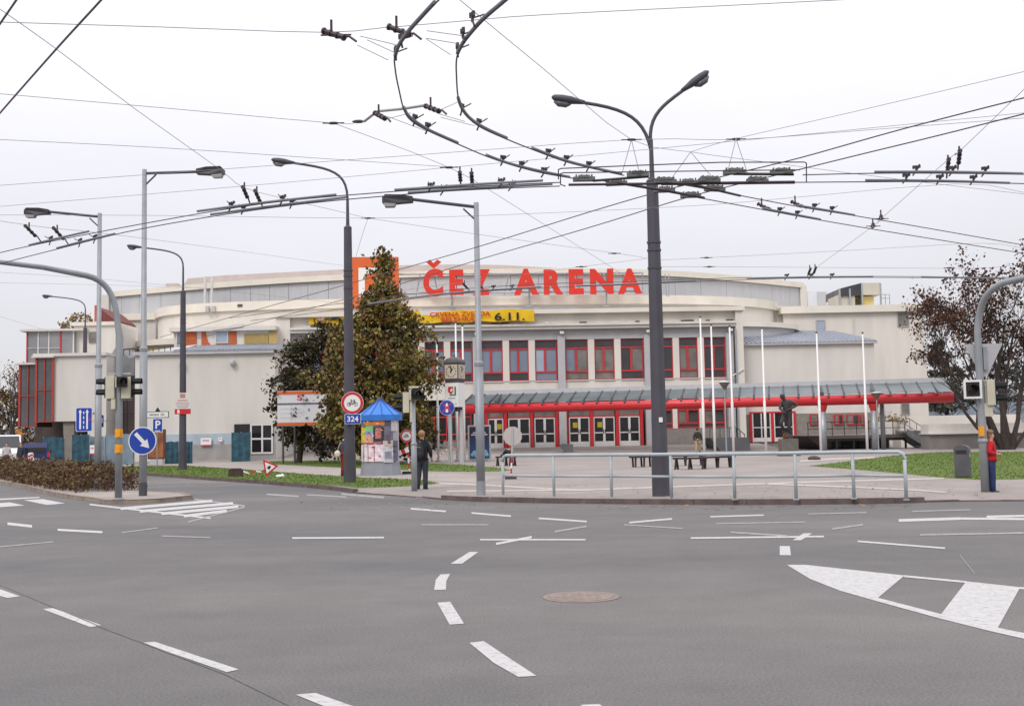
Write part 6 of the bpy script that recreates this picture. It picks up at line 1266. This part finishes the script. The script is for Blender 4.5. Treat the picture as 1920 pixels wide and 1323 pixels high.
outline_tree('plane_tree', 'tall olive brown leafed tree rising in front of the orange emblem', 66, (722, 872), [(490, 717, 724), (512, 710, 733), (530, 706, 738), (548, 703, 742), (566, 692, 752), (590, 668, 768), (612, 652, 782), (640, 630, 800), (680, 606, 812), (720, 598, 816), (760, 600, 812), (800, 616, 806), (840, 640, 796), (862, 650, 786)], 640, 28, .27, plane_c, 3, .2)
outline_tree('ivy_tree', 'dark ivy covered tree at the corner of the annex left of the billboard', 75, (560, 862), [(612, 602, 612), (635, 590, 622), (660, 545, 640), (690, 515, 650), (730, 508, 650), (780, 512, 645), (820, 530, 650), (850, 548, 650)], 330, 26, .26, [(.042, .040, .016), (.030, .026, .014), (.055, .05, .02), (.075, .055, .024), (.035, .026, .014)], 4, .22)
outline_tree('dark_shrub_tree', 'low dark foliage between billboard and poster kiosk', 72, (700, 868), [(770, 640, 760), (790, 585, 800), (820, 590, 812), (850, 590, 812), (866, 600, 805)], 150, 26, .26, [(.020, .018, .013), (.03, .024, .016), (.045, .03, .02)], 5, .15)
# right tree: several stems, open twiggy crown, sparse brown leaves
rng = random.Random(11); b = P(1889, 846, 74); b.z = ZP; e = E('autumn_tree', b, 'spreading multi stemmed tree with sparse reddish brown leaves at the right edge', 'tree'); tr_ = MB(); tips = []
for dx, dy, L, r_ in ((-.42, .05, 4.2, .19), (-.16, -.15, 4.8, .22), (.1, .1, 4.8, .21), (.4, -.05, 4.4, .19), (-.95, .2, 4.3, .15), (.75, .1, 3.8, .12), (-.6, .4, 4, .13)):
    limb_tree(tr_, b + Vector((dx * .5, dy, -.1)), (dx, dy * .6, 1), L, r_, 5, .5, tips, rng, .16, 4, .68)
tr_.build('trunk', bark, e); mb = MB()
for p_, d_ in tips:
    if rng.random() < .22: continue
    for j in range(rng.randint(2, 6)): leaf(mb, p_ + Vector((rng.gauss(0, .2), rng.gauss(0, .2), rng.gauss(0, .2))), rng.uniform(.14, .27), rng, rng.randrange(4))
mb.build('crown', leaf_mats('autumn_leaf', [(.075, .034, .03), (.11, .05, .028), (.05, .03, .028), (.14, .075, .04)]), e)
print('tips', len(tips), len(mb.f))
# background trees
outline_tree('conifer_tree', 'hazy dark conifer standing behind the canopy end', 120, (1765, 800), [(672, 1758, 1764), (690, 1750, 1776), (720, 1742, 1795), (750, 1738, 1815), (780, 1735, 1830), (800, 1735, 1840)], 150, 22, .4, [(.10, .11, .085), (.125, .125, .10), (.10, .085, .075)], 6, .25)  # distance haze is painted into the leaf colours, paler and greyer
outline_tree('background_tree', 'grey green tree far behind the right hand low building', 150, (1880, 800), [(690, 1850, 1880), (720, 1820, 1930), (760, 1800, 1970), (795, 1790, 1990)], 150, 20, .5, [(.075, .085, .075), (.09, .09, .08), (.07, .065, .06)], 8, .25)
outline_tree('yellow_tree', 'yellow autumn tree showing above the left block roof', 125, (160, 840), [(590, 150, 160), (600, 125, 178), (615, 112, 184), (640, 112, 186), (700, 112, 190)], 120, 16, .36, [(.30, .2, .07), (.22, .14, .06), (.26, .2, .1)], 9, .2)
# bare tree on the left edge
rng = random.Random(21); b = P(8, 866, 95); b.z = .05; e = E('bare_tree', b, 'bare branched tree with few yellow leaves at the left edge', 'tree'); tr_ = MB(); tips = []
for dx, dy in ((-.3, .1), (.15, -.1), (.35, .2), (-.05, -.2)): limb_tree(tr_, b + Vector((dx * .4, dy, -.1)), (dx * .7, dy * .6, 1), 3.6, .14, 4, .42, tips, rng, .25, 4, .64)
tr_.build('trunk', bark2, e); mb = MB()
for p_, d_ in tips:
    if p_.z < 5.5 or rng.random() < .15:
        for j in range(6): leaf(mb, p_ + Vector((rng.gauss(0, .25), rng.gauss(0, .25), rng.gauss(0, .25))), rng.uniform(.15, .28), rng, rng.randrange(3))
mb.build('crown', leaf_mats('bare_leaf', [(.26, .17, .05), (.18, .11, .05), (.12, .075, .05)]), e)
outline_tree('yellow_bush', 'yellow brown bush behind the parked van at the left edge', 98, (15, 860), [(735, 0, 30), (760, -20, 42), (790, -25, 60), (830, -25, 110), (855, -25, 118)], 110, 20, .3, [(.22, .14, .05), (.17, .1, .045), (.1, .065, .04)], 12, .15)
# far wooded hill at the right and low horizon belt
hill = MB(); n = 40
hv = [(-420 + 840 * i / n * 1.0 + 60, 430, 0) for i in range(n + 1)]; rngh = random.Random(5)
tops = [(x, y + 60, max(0, 9 + 8 * math.exp(-((x - 190) / 70.0) ** 2) + rngh.uniform(-1.2, 1.2))) for x, y, _ in hv]
bk = [(x, y + 120, 0) for x, y, _ in hv]; hill.add(hv + tops + bk, [(i, i + 1, n + 2 + i, n + 1 + i) for i in range(n)] + [(n + 1 + i, n + 2 + i, 2 * n + 3 + i, 2 * n + 2 + i) for i in range(n)]); struct(hill.build('hill', mat('wooded_hill', (.10, .12, .14), .9, .25, .15), origin=(0, 430, 0)))

# hedge on the island
hl = [G(x, y, .115) for x, y in ((212, 921), (150, 914), (80, 903), (10, 892), (-60, 883))]
hm = leaf_mats('hedge_leaf', [(.12, .07, .03), (.085, .045, .026), (.16, .095, .04), (.10, .09, .03), (.06, .034, .022)]); rng = random.Random(3); mb, tw = MB(), MB()
for k in range(15000):
    t = rng.random() ** .8 * (len(hl) - 1); i = min(int(t), len(hl) - 2); p = hl[i].lerp(hl[i + 1], t - i); d = (hl[i + 1] - hl[i]).normalized(); nr = Vector((-d.y, d.x, 0)); w = rng.uniform(-1, 1); hh = .86 + .12 * math.sin(p.x * 1.7) + .1 * math.sin(p.y * 2.3)
    z = rng.uniform(.02, 1) ** .7 * hh * math.sqrt(max(.05, 1 - (abs(w) ** 2.5) * .8)); leaf(mb, p + nr * w * 1.15 + Vector((0, 0, z)), rng.uniform(.07, .15), rng, rng.randrange(5))
    if k % 9 == 0: q = p + nr * w * 1.1; tw.tube([q, q + Vector((rng.uniform(-.15, .15), rng.uniform(-.15, .15), z + .12))], [.012, .005], 3, cap=False)
e = E('hedge', hl[1], 'low reddish brown hedge on the traffic island at the left', 'hedge'); mb.build('foliage', hm, e); tw.build('twigs', mat('hedge_twig', (.09, .045, .035), .8, .2, 4), e)
mb = MB()
for px, py in ((1655, 786), (1672, 790), (1680, 789), (1690, 792), (1648, 788)):
    for j in range(60): q = P(px, py, 90); leaf(mb, q + Vector((rng.gauss(0, .3), rng.gauss(0, .3), abs(rng.gauss(0, .25)))), .16, rng, rng.randrange(3))
top(mb.build('terrace_shrub', leaf_mats('shrub_leaf', [(.28, .17, .03), (.2, .1, .03), (.1, .1, .03)])), 'yellow and red shrub growing on the terrace edge', 'shrub')

# ---------------------------------------------------------------- people
def skin_obj(name, joints, bones, m, parent, sub=2):
    """continuous tapered surface grown over a skeleton"""
    inv = WM[parent.name].inverted(); names = list(joints); idx = {n_: i for i, n_ in enumerate(names)}; me = bpy.data.meshes.new(name); me.from_pydata([joints[n_][0] for n_ in names], [(idx[a], idx[b_]) for a, b_ in bones], [])
    o = bpy.data.objects.new(name, me); o.parent = parent; COL.objects.link(o); me.materials.append(m); sk = o.modifiers.new('skin', 'SKIN'); sk.use_smooth_shade = True; lay = me.skin_vertices[0].data
    for i, n_ in enumerate(names):
        r_ = joints[n_][1]; lay[i].radius = r_ if isinstance(r_, tuple) else (r_, r_)
    lay[0].use_root = True; sb = o.modifiers.new('sub', 'SUBSURF'); sb.levels = 1; sb.render_levels = sub; WM[o.name] = WM[parent.name]; return o
def person(loc, rz, H, label, cols, pose=None, hair='short', bag=None, skirt=False, coat_long=0.0, extra=None, name='person'):
    """figure in its own frame: faces -Y, feet at z=0; pose moves single joints (metres for a 1.75 m figure)"""
    s = H / 1.75; e = E(name, loc, label, 'person' if name == 'person' else 'statue', rz=rz); pose = pose or {}
    J = {'pelvis': ((0, 0, .96), (.15, .11)), 'waist': ((0, 0, 1.1), (.135, .1)), 'chest': ((0, 0, 1.3), (.165, .115)), 'neckb': ((0, 0, 1.46), (.075, .07)), 'neck': ((0, -.01, 1.53), (.055, .055)), 'jaw': ((0, -.03, 1.59), (.065, .075)), 'head': ((0, -.01, 1.66), (.078, .095)), 'crown': ((0, .0, 1.735), (.055, .065))}
    for sd, sg_ in (('l', -1), ('r', 1)):
        J.update({sd + 'sho': ((.17 * sg_, 0, 1.42), .07), sd + 'elb': ((.235 * sg_, .03, 1.14), .046), sd + 'wri': ((.24 * sg_, -.05, .89), .031), sd + 'palm': ((.24 * sg_, -.07, .81), (.02, .04)), sd + 'hip': ((.095 * sg_, 0, .9), .092), sd + 'kne': ((.1 * sg_, -.015, .5), .062), sd + 'ank': ((.1 * sg_, .02, .1), .042), sd + 'toe': ((.11 * sg_, -.14, .035), (.04, .03))})
        for i, (fx, fz) in enumerate(((-.028, -.075), (-.01, -.09), (.01, -.085), (.027, -.068))): J[sd + 'f%d' % i] = ((.24 * sg_ + 0, -.07 + fx, .81 + fz), .009)
        J[sd + 'th'] = ((.24 * sg_ - .0, -.125, .78), .011)
    def mv(k_, v): J[k_] = (tuple(v), J[k_][1])
    for k_, v in pose.items():
        mv(k_, v)
        if k_.endswith('wri') and k_[0] + 'palm' not in pose:
            el = Vector(J[k_[0] + 'elb'][0]); w_ = Vector(v); d = (w_ - el).normalized(); pm = w_ + d * .075; mv(k_[0] + 'palm', pm); sdv = d.cross(Vector((0, 0, 1))); sdv = sdv.normalized() if sdv.length > .1 else Vector((1, 0, 0))
            for i in range(4): mv(k_[0] + 'f%d' % i, pm + d * (.08 - abs(i - 1.3) * .01) + sdv * (i - 1.5) * .019 + Vector((0, 0, -.012)))
            mv(k_[0] + 'th', pm + d * .02 + sdv * .055)
    J = {k_: (tuple(Vector(v[0]) * s), tuple(x * s for x in v[1]) if isinstance(v[1], tuple) else v[1] * s) for k_, v in J.items()}
    spine = [('pelvis', 'waist'), ('waist', 'chest'), ('chest', 'neckb'), ('neckb', 'neck'), ('neck', 'jaw'), ('jaw', 'head'), ('head', 'crown')]; B = list(spine)
    for sd in 'lr': B += [('chest', sd + 'sho'), (sd + 'sho', sd + 'elb'), (sd + 'elb', sd + 'wri'), (sd + 'wri', sd + 'palm'), (sd + 'palm', sd + 'th')] + [(sd + 'palm', sd + 'f%d' % i) for i in range(4)] + [('pelvis', sd + 'hip'), (sd + 'hip', sd + 'kne'), (sd + 'kne', sd + 'ank'), (sd + 'ank', sd + 'toe')]
    if cols.get('bronze'): J = {k_: (v[0], tuple(x * 1.28 for x in v[1]) if isinstance(v[1], tuple) else v[1] * (1.28 if v[1] > .02 else 1)) for k_, v in J.items()}
    sk = mat(cols.get('skin_name', 'skin'), cols.get('skin', (.48, .27, .19)), .6, .06, 3)
    skin_obj('body', J, B, sk, e)
    if cols.get('bronze'): return e, J, s
    def grow(keys, f): return {k_: (J[k_][0], tuple(x * f + .012 for x in J[k_][1]) if isinstance(J[k_][1], tuple) else J[k_][1] * f + .012) for k_ in keys}
    up = ['waist', 'pelvis', 'chest', 'neckb'] + [sd + j for sd in 'lr' for j in ('sho', 'elb', 'wri')]
    JJ = grow(up, cols.get('coat_f', 1.1)); JJ['hem'] = (tuple(Vector(JJ['pelvis'][0]) - Vector((0, 0, (.07 + coat_long) * s))), tuple(x * 1.02 for x in JJ['pelvis'][1]))
    for sd in 'lr': JJ[sd + 'wri'] = (tuple(Vector(J[sd + 'elb'][0]).lerp(Vector(J[sd + 'wri'][0]), .93)), .042 * s)
    skin_obj('jacket', JJ, [('waist', 'pelvis'), ('pelvis', 'hem'), ('waist', 'chest'), ('chest', 'neckb')] + [x for sd in 'lr' for x in (('chest', sd + 'sho'), (sd + 'sho', sd + 'elb'), (sd + 'elb', sd + 'wri'))], mat('cloth_' + cols['coat_name'], cols['coat'], .85, .15, 6), e)
    tm = MB(); pv = Vector(J['pelvis'][0]); hm2 = (Vector(J['lhip'][0]) + Vector(J['rhip'][0])) / 2
    tm.tube([pv + Vector((0, 0, .07)) * s, pv, hm2 - (pv - hm2).normalized() * .0, hm2 + (hm2 - pv) * .8], [.122 * s, .13 * s, .126 * s, .08 * s], 14, flat=1.32)
    for sd in 'lr':
        h0, k0, a0 = [Vector(J[sd + j_][0]) for j_ in ('hip', 'kne', 'ank')]; ae = a0 + (a0 - k0).normalized() * .045 * s; tm.tube([h0 + (h0 - k0) * .06, h0.lerp(k0, .35), k0, k0.lerp(a0, .5), ae], [.105 * s, .1 * s, .078 * s, .074 * s, .07 * s], 12)
    tm.build('trousers', mat('cloth_' + cols['leg_name'], cols['leg'], .85, .15, 6), e, local=True, smooth=True)
    for sd in 'lr':
        a, t_ = Vector(J[sd + 'ank'][0]), Vector(J[sd + 'toe'][0]); d = (t_ - a); d.z = 0; d = d.normalized() if d.length > .02 else Vector((0, -1, 0)); hl_ = a - d * .06 * s; hl_.z = a.z - .055 * s; t2 = hl_ + d * .25 * s; mm_ = MB(); mm_.tube([hl_, hl_ + d * .1 * s + Vector((0, 0, .02 * s)), t2 - d * .04 * s, t2], [.05 * s, .066 * s, .055 * s, .03 * s], 8); mm_.build('shoe', mat('shoe_dark', (.03, .026, .028), .6, .2, 5), e, local=True, smooth=True)
    hd = Vector(J['head'][0]); hm_ = mat('hair_' + cols['hair_name'], cols['hair'], .8, .25, 20); h_ = MB(); h_.ell(hd + Vector((0, .018, .035)) * s, .098 * s, .108 * s, .105 * s, 0, 12, 8)
    if hair == 'long': h_.ell(hd + Vector((0, .06, -.08)) * s, .09 * s, .06 * s, .16 * s, 0, 10, 6)
    ob = h_.build('hair', hm_, e, local=True, smooth=True)
    # open the face: hair shell is pushed behind the brow
    for v in ob.data.vertices:
        if v.co.y < hd.y - .045 * s and v.co.z < hd.z + .075 * s: v.co.y = hd.y - .03 * s; v.co.x *= .9
    fy = hd.y - .078 * s
    for sg_ in (-1, 1):
        MB().ell((hd.x + .03 * sg_ * s, fy + .012 * s, hd.z - .0), .011 * s, .008 * s, .007 * s, 0, 6, 4).build('eye', s_blk, e, local=True); MB().ell((hd.x + .085 * sg_ * s, hd.y + .01 * s, hd.z - .01 * s), .012 * s, .022 * s, .032 * s, 0, 6, 4).build('ear', sk, e, local=True)
    MB().ell((hd.x, fy - .004 * s, hd.z - .025 * s), .013 * s, .02 * s, .022 * s, 0, 6, 4).build('nose', sk, e, local=True); MB().ell((hd.x, fy + .02 * s, hd.z - .062 * s), .022 * s, .008 * s, .006 * s, 0, 6, 4).build('mouth', mat('lips', (.3, .1, .09), .6, .1, 3), e, local=True)
    return e, J, s
# boy with backpack, seen from behind, at the crossing
b = G(792, 921, .05); e, J, s = person(b, R(168), 1.8, 'fair haired boy in black jacket with backpack waiting at the crossing', dict(coat=(.018, .017, .02), coat_name='black', leg=(.03, .034, .05), leg_name='dark_denim', hair=(.40, .21, .09), hair_name='fair', coat_f=1.34), {'lkne': (-.09, -.03, .5), 'rkne': (.1, .0, .5), 'rank': (.13, .06, .1), 'rtoe': (.14, -.1, .035), 'lelb': (-.25, -.02, 1.15), 'lwri': (-.24, -.16, .98)})
bp = E('backpack', Vector(b) + Vector((0, 0, 1.0)), 'dark backpack with pale zip worn by the fair haired boy', 'backpack', rz=R(168)); m_bp = mat('backpack_cloth', (.022, .022, .026), .8, .3, 6)
w_ = MB(); w_.ell((.03, .2, .2), .16, .12, .25, 0, 12, 8); w_.build('main_bag', m_bp, bp, local=True, smooth=True); w_ = MB(); w_.ell((.03, .29, .1), .12, .06, .12, 0, 10, 6); w_.build('front_pocket', m_bp, bp, local=True, smooth=True)
for sx_ in (-.1, .12): MB().tube([(sx_, .1, .38), (sx_, -.02, .44), (sx_ * 1.1, -.13, .33), (sx_ * 1.2, -.12, .12), (sx_, .08, -.02)], .02, 6).build('strap', m_bp, bp, local=True)
MB().tube([(-.06, .31, .32), (.05, .325, .34), (.13, .3, .3)], .008, 5).build('zip', mat('zip_grey', (.3, .3, .3), .5, .1, 3), bp, local=True)
MB().tube([(-.075, -.02, 1.475), (-.04, .06, 1.49), (.04, .06, 1.49), (.075, -.02, 1.475)], .02, 6).build('collar', mat('collar_white', (.65, .64, .63), .8, .05, 4), e, local=True); MB().cbox((.2, -.12, 1.18), .1, .03, .2).build('yellow_patch', mat('yellow_patch', (.65, .38, .02), .8, .1, 4), e, local=True)
# girl in red
b = G(1862, 926, .06); e, J, s = person(b, R(62), 1.5, 'girl in red jacket and jeans leaning beside the right signal mast', dict(coat=(.42, .012, .018), coat_name='red', leg=(.016, .026, .085), leg_name='jeans', hair=(.20, .10, .05), hair_name='brown', coat_f=1.42), {'rkne': (.13, .04, .5), 'rank': (.16, .16, .1), 'rtoe': (.17, .0, .035), 'lelb': (-.25, .02, 1.16), 'lwri': (-.1, -.16, 1.13), 'relb': (.25, .02, 1.16), 'rwri': (.1, -.17, 1.12), 'lkne': (-.13, -.03, .5), 'lank': (-.17, -.02, .1), 'ltoe': (-.2, -.17, .035)}, hair='long')
MB().lathe((0, -.0, 1.715 * s), [(.1 * s, 0), (.11 * s, .03 * s), (.07 * s, .08 * s), (.01, .1 * s)], 12).build('knitted_hat', mat('brown_knit', (.22, .13, .09), .9, .3, 14), e, local=True, smooth=True)
# person half hidden by the dark post
b = P(646, 892, 47); b.z = ZP; e, J, s = person(b, R(150), 1.68, 'person in dark red trousers with white bag half hidden by the dark post', dict(coat=(.05, .045, .06), coat_name='dark_plaid', leg=(.20, .02, .015), leg_name='dark_red', hair=(.07, .04, .03), hair_name='dark'), {'lelb': (-.27, .02, 1.15), 'lwri': (-.26, -.12, 1.0)})
MB().ell((b.x - .3, b.y - .1, 1.03), .13, .1, .16, 0, 12, 8).tube([(b.x - .3, b.y - .1, 1.15), (b.x - .2, b.y, 1.5)], .012, 5)
hb = MB(); hb.ell((b.x - .27, b.y - .12, 1.05), .13, .09, .15, 0, 12, 8); hb.tube([(b.x - .27, b.y - .12, 1.18), (b.x - .2, b.y - .06, 1.42), (b.x - .12, b.y, 1.52)], .012, 5); top(hb.build('shoulder_bag', mat('cream_bag', (.62, .55, .44), .7, .08, 4), smooth=True), 'round cream shoulder bag beside the dark post', 'bag')
MB().ell((-.05, -.0, 1.5), .13, .11, .05, 0, 10, 5).build('white_scarf', mat('scarf_white', (.6, .58, .56), .9, .1, 5), e, local=True, smooth=True)
# person sitting on the bench
b = P(947, 862, 58); b.z = ZP; e, J, s = person(b + Vector((-.1, .05, -.42)), R(75), 1.72, 'person in dark coat and red cap sitting hunched on the bench', dict(coat=(.02, .022, .035), coat_name='navy', leg=(.03, .028, .03), leg_name='charcoal', hair=(.06, .04, .03), hair_name='dark2'), {'waist': (0, -.06, 1.06), 'chest': (0, -.2, 1.18), 'neckb': (0, -.33, 1.27), 'neck': (0, -.37, 1.31), 'jaw': (0, -.43, 1.33), 'head': (0, -.44, 1.4), 'crown': (0, -.43, 1.47), 'lsho': (-.17, -.26, 1.25), 'rsho': (.17, -.26, 1.25), 'lelb': (-.2, -.4, 1.04), 'relb': (.2, -.4, 1.04), 'lwri': (-.08, -.52, 1.16), 'rwri': (.08, -.52, 1.16), 'lhip': (-.1, -.05, .93), 'rhip': (.1, -.05, .93), 'lkne': (-.12, -.45, .92), 'rkne': (.12, -.45, .92), 'lank': (-.12, -.42, .52), 'rank': (.12, -.42, .52), 'ltoe': (-.12, -.56, .46), 'rtoe': (.12, -.56, .46)})
hd = Vector(J['head'][0]); MB().ell(hd + Vector((0, .02, .05)), .115, .125, .1, 0, 12, 8).build('red_cap', mat('cap_red', (.36, .02, .03), .85, .1, 8), e, local=True, smooth=True)
# man walking up to the doors
b = P(1309, 853, 80); b.z = ZP; person(b, R(165), 1.8, 'man in dark jacket and khaki trousers walking towards the arena', dict(coat=(.03, .024, .026), coat_name='brown_black', leg=(.33, .26, .15), leg_name='khaki', hair=(.04, .03, .025), hair_name='dark3', coat_f=1.2), {'lkne': (-.1, -.16, .52), 'lank': (-.1, -.2, .12), 'ltoe': (-.11, -.34, .07), 'rkne': (.1, .06, .5), 'rank': (.1, .26, .13), 'rtoe': (.11, .14, .06), 'relb': (.25, .1, 1.15), 'lelb': (-.25, -.06, 1.15)})
# two by the cars
b = P(12, 868, 72); b.z = .05; person(b, R(20), 1.74, 'man in pale jacket standing in front of the white van', dict(coat=(.50, .46, .45), coat_name='pale', leg=(.03, .03, .035), leg_name='black2', hair=(.09, .05, .03), hair_name='dark4', coat_f=1.2))
b = P(39, 869, 72.5); b.z = .05; person(b, R(-10), 1.74, 'person in dark blue clothes in front of the dark blue car', dict(coat=(.03, .035, .06), coat_name='navy2', leg=(.025, .025, .03), leg_name='black3', hair=(.10, .04, .025), hair_name='dark5'))
# bronze statue on its pedestal
b = P(1479, 860, 68); b.z = ZP; br = dict(bronze=True, skin=(.035, .028, .03), skin_name='dark_bronze'); zt = P(1479, 832, 68).z; zf = P(1479, 822, 68).z
st, J, s = person(Vector((b.x, b.y, zf - .05)), R(-35), 2.8, 'dark bronze statue of a figure with bent elbow on a stone pedestal', br, {'waist': (.02, -.02, 1.1), 'chest': (.0, -.06, 1.3), 'neckb': (-.03, -.1, 1.46), 'neck': (-.06, -.13, 1.53), 'jaw': (-.09, -.17, 1.58), 'head': (-.1, -.17, 1.65), 'crown': (-.1, -.15, 1.72), 'relb': (.42, .05, 1.3), 'rwri': (.12, -.16, 1.12), 'lelb': (-.2, -.22, 1.18), 'lwri': (-.02, -.3, 1.06), 'lkne': (-.16, -.26, .62), 'lank': (-.12, -.05, .3), 'ltoe': (-.13, -.2, .24), 'rkne': (.08, -.06, .5), 'rank': (.1, .06, .1)}, name='bronze_statue')
rk = MB(); rk.ell((0, 0, .05), .34, .3, .36, 0, 9, 6); rk.ell((-.12, -.1, .25), .2, .2, .2, 0, 8, 5); rk.build('bronze_rock', MATS['dark_bronze'], st, local=True); MB().tube([(-.32, -.38, 1.02), (.36, -.12, 1.5)], .025, 6).build('stick', MATS['dark_bronze'], st, local=True)
pd = E('statue_pedestal', b, 'stepped grey stone pedestal under the bronze statue', 'pedestal'); stone = mat('pedestal_stone', (.13, .115, .10), .85, .2, 3); w2 = 15.5 * mpp(68)
for nm, z0, z1, f in (('base_step', ZP, ZP + .28, 1.15), ('lower_block', ZP + .28, P(1479, 846, 68).z, .95), ('top_block', P(1479, 846, 68).z, zf, .98)): MB().box(b.x - w2 * f, b.x + w2 * f, b.y - w2 * f, b.y + w2 * f, z0, z1).build(nm, stone if nm != 'lower_block' else mat('dark_stone', (.06, .055, .055), .7, .2, 3), pd)
fl = MB(); rng = random.Random(2)
for i in range(40): leaf(fl, Vector((b.x - .35 + rng.gauss(0, .12), b.y - w2 * .8, zf + .08 + abs(rng.gauss(0, .1)))), .12, rng, rng.randrange(3))
top(fl.build('flower_wreath', [mat('flower_red', (.4, .03, .03), .8, .1, 3), mat('flower_orange', (.55, .2, .03), .8, .1, 3), mat('flower_green', (.05, .09, .03), .8, .1, 3)]), 'small red and orange flower wreath laid at the feet of the statue', 'flowers')

# ---------------------------------------------------------------- vehicles at the left edge
def loft_car(e, secs, m, nm='body', smooth=True):
    """secs: list of (x, [(y,z)...]) closed cross sections along the length"""
    mb = MB(); n = len(secs[0][1]); 
    for x, sec in secs: mb.v += [Vector((x, y, z)) for y, z in sec]
    for i in range(len(secs) - 1):
        for j in range(n): mb.f.append((i * n + j, i * n + (j + 1) % n, (i + 1) * n + (j + 1) % n, (i + 1) * n + j)); mb.m.append(0)
    mb.f.append(tuple(range(n))); mb.f.append(tuple((len(secs) - 1) * n + j for j in range(n))[::-1]); mb.m += [0, 0]; o = mb.build(nm, m, e, local=True, smooth=False); return o
tyre = mat('tyre_rubber', (.015, .015, .016), .8, .2, 8); car_gl = mat('car_glass', (.02, .022, .026), .08, .1, 2, spec=.7)
def vehicle(loc, rz, label, cat, paint_c, nm, L, Wd, Hh, hood, name):
    e = E(name, loc, label, cat, rz=rz); pm = mat(nm, paint_c, .3, .04, 2, spec=.6); hw = Wd / 2; zb = .28; wl = Hh * .56
    def sec(top_, w_t): return [(-hw * .96, zb), (hw * .96, zb), (hw, zb + .25), (hw * .98, wl), (hw * w_t, top_), (-hw * w_t, top_), (-hw * .98, wl), (-hw, zb + .25)]
    # rear faces -X here; length along X
    loft_car(e, [(-L / 2, sec(Hh * .80, .86)), (-L / 2 + .12, sec(Hh * .97, .8)), (-L / 2 + .5, sec(Hh, .79)), (L / 2 - hood - .7, sec(Hh, .79)), (L / 2 - hood, sec(wl + .06, .9)), (L / 2 - .3, sec(wl - .05, .88)), (L / 2, sec(wl - .28, .86))], pm)
    MB().box(-L / 2 - .012, -L / 2 + .06, -hw * .74, hw * .74, wl + .06, Hh * .82).build('rear_window', car_gl, e, local=True)
    for sd in (-1, 1):
        MB().prism([(-L / 2 + .35, sd * (hw * .985), wl + .04), (L / 2 - hood - .15, sd * hw * .985, wl + .04), (L / 2 - hood - .7, sd * (hw * .84), Hh * .93), (-L / 2 + .45, sd * hw * .84, Hh * .93)], (0, sd * .02, 0)).build('side_window', car_gl, e, local=True)
        MB().box(-L / 2 - .03, -L / 2 + .02, sd * hw * .93 - .07, sd * hw * .93 + .07, wl - .2, wl + .16).build('tail_light', s_red, e, local=True); MB().box(L / 2 - .08, L / 2 + .02, sd * hw * .7 - .13, sd * hw * .7 + .13, wl - .42, wl - .28).build('headlight', lampglass, e, local=True)
        MB().cbox((L / 2 - hood - .35, sd * (hw + .03), wl + .1), .12, .18, .14).build('mirror', pm, e, local=True)
        for x in (-L / 2 + .75, L / 2 - .85):
            w_ = MB(); w_.tube([(x, sd * (hw - .18), .31), (x, sd * (hw + .01), .31)], .31, 18); o = w_.build('wheel', tyre, e, local=True); MB().tube([(x, sd * (hw + .005), .31), (x, sd * (hw + .02), .31)], .19, 14).build('rim', grey_st, o, local=True)
    MB().prism([(L / 2 - hood - .02, -hw * .8, wl + .09), (L / 2 - hood - .02, hw * .8, wl + .09), (L / 2 - hood - .66, hw * .7, Hh * .95), (L / 2 - hood - .66, -hw * .7, Hh * .95)], (.03, 0, .02)).build('windscreen', car_gl, e, local=True)
    MB().box(-L / 2 - .06, -L / 2 + .05, -hw * .95, hw * .95, zb, zb + .24).build('rear_bumper', pm, e, local=True); MB().box(-L / 2 - .075, -L / 2 - .06, -.26, .26, zb + .3, zb + .42).build('number_plate', s_white, e, local=True); MB().box(L / 2 - .05, L / 2 + .05, -hw * .95, hw * .95, zb, zb + .2).build('front_bumper', blk, e, local=True)
    return e
q = P(46, 868, 76); vehicle(Vector((q.x - .1, 78, .05)), R(112), 'dark blue people carrier parked with its rear to the road', 'car', (.012, .022, .10), 'dark_blue_paint', 4.4, 1.78, 1.72, 1.0, 'parked_car')
q = P(3, 864, 81); vehicle(Vector((q.x - .35, 83, .05)), R(-68), 'white van parked at the left edge facing the road', 'van', (.72, .72, .73), 'white_van_paint', 5.0, 1.95, 2.35, .8, 'parked_van')
# orange construction machine parts seen between van and stair tower
q = P(25, 850, 92); e = E('mini_excavator', Vector((q.x, 92, .05)), 'orange construction excavator arm seen above the parked cars', 'excavator'); om = mat('machine_orange', (.55, .22, .02), .5, .1, 2)
MB().cbox((q.x, 92, .9), 1.8, 1.4, .9).cbox((q.x, 92, 1.45), 1.2, 1.2, .3).build('body', om, e); MB().tube([(q.x + .6, 91.6, 1.2), (q.x + 1.0, 91.5, 2.5), P(30, 806, 91.5), P(36, 806, 91.5), P(37, 838, 91.5)], .13, 6).build('arm', om, e); MB().cbox(P(37, 818, 91.5), .5, .4, .45).build('bucket', om, e)
for dy in (-.6, .6): MB().cbox((q.x, 92 + dy, .3), 2.1, .35, .5).build('track', tyre, e)
MB().cbox((q.x - .3, 92, 1.95), 1.0, 1.1, .9).build('cab', car_gl, e)
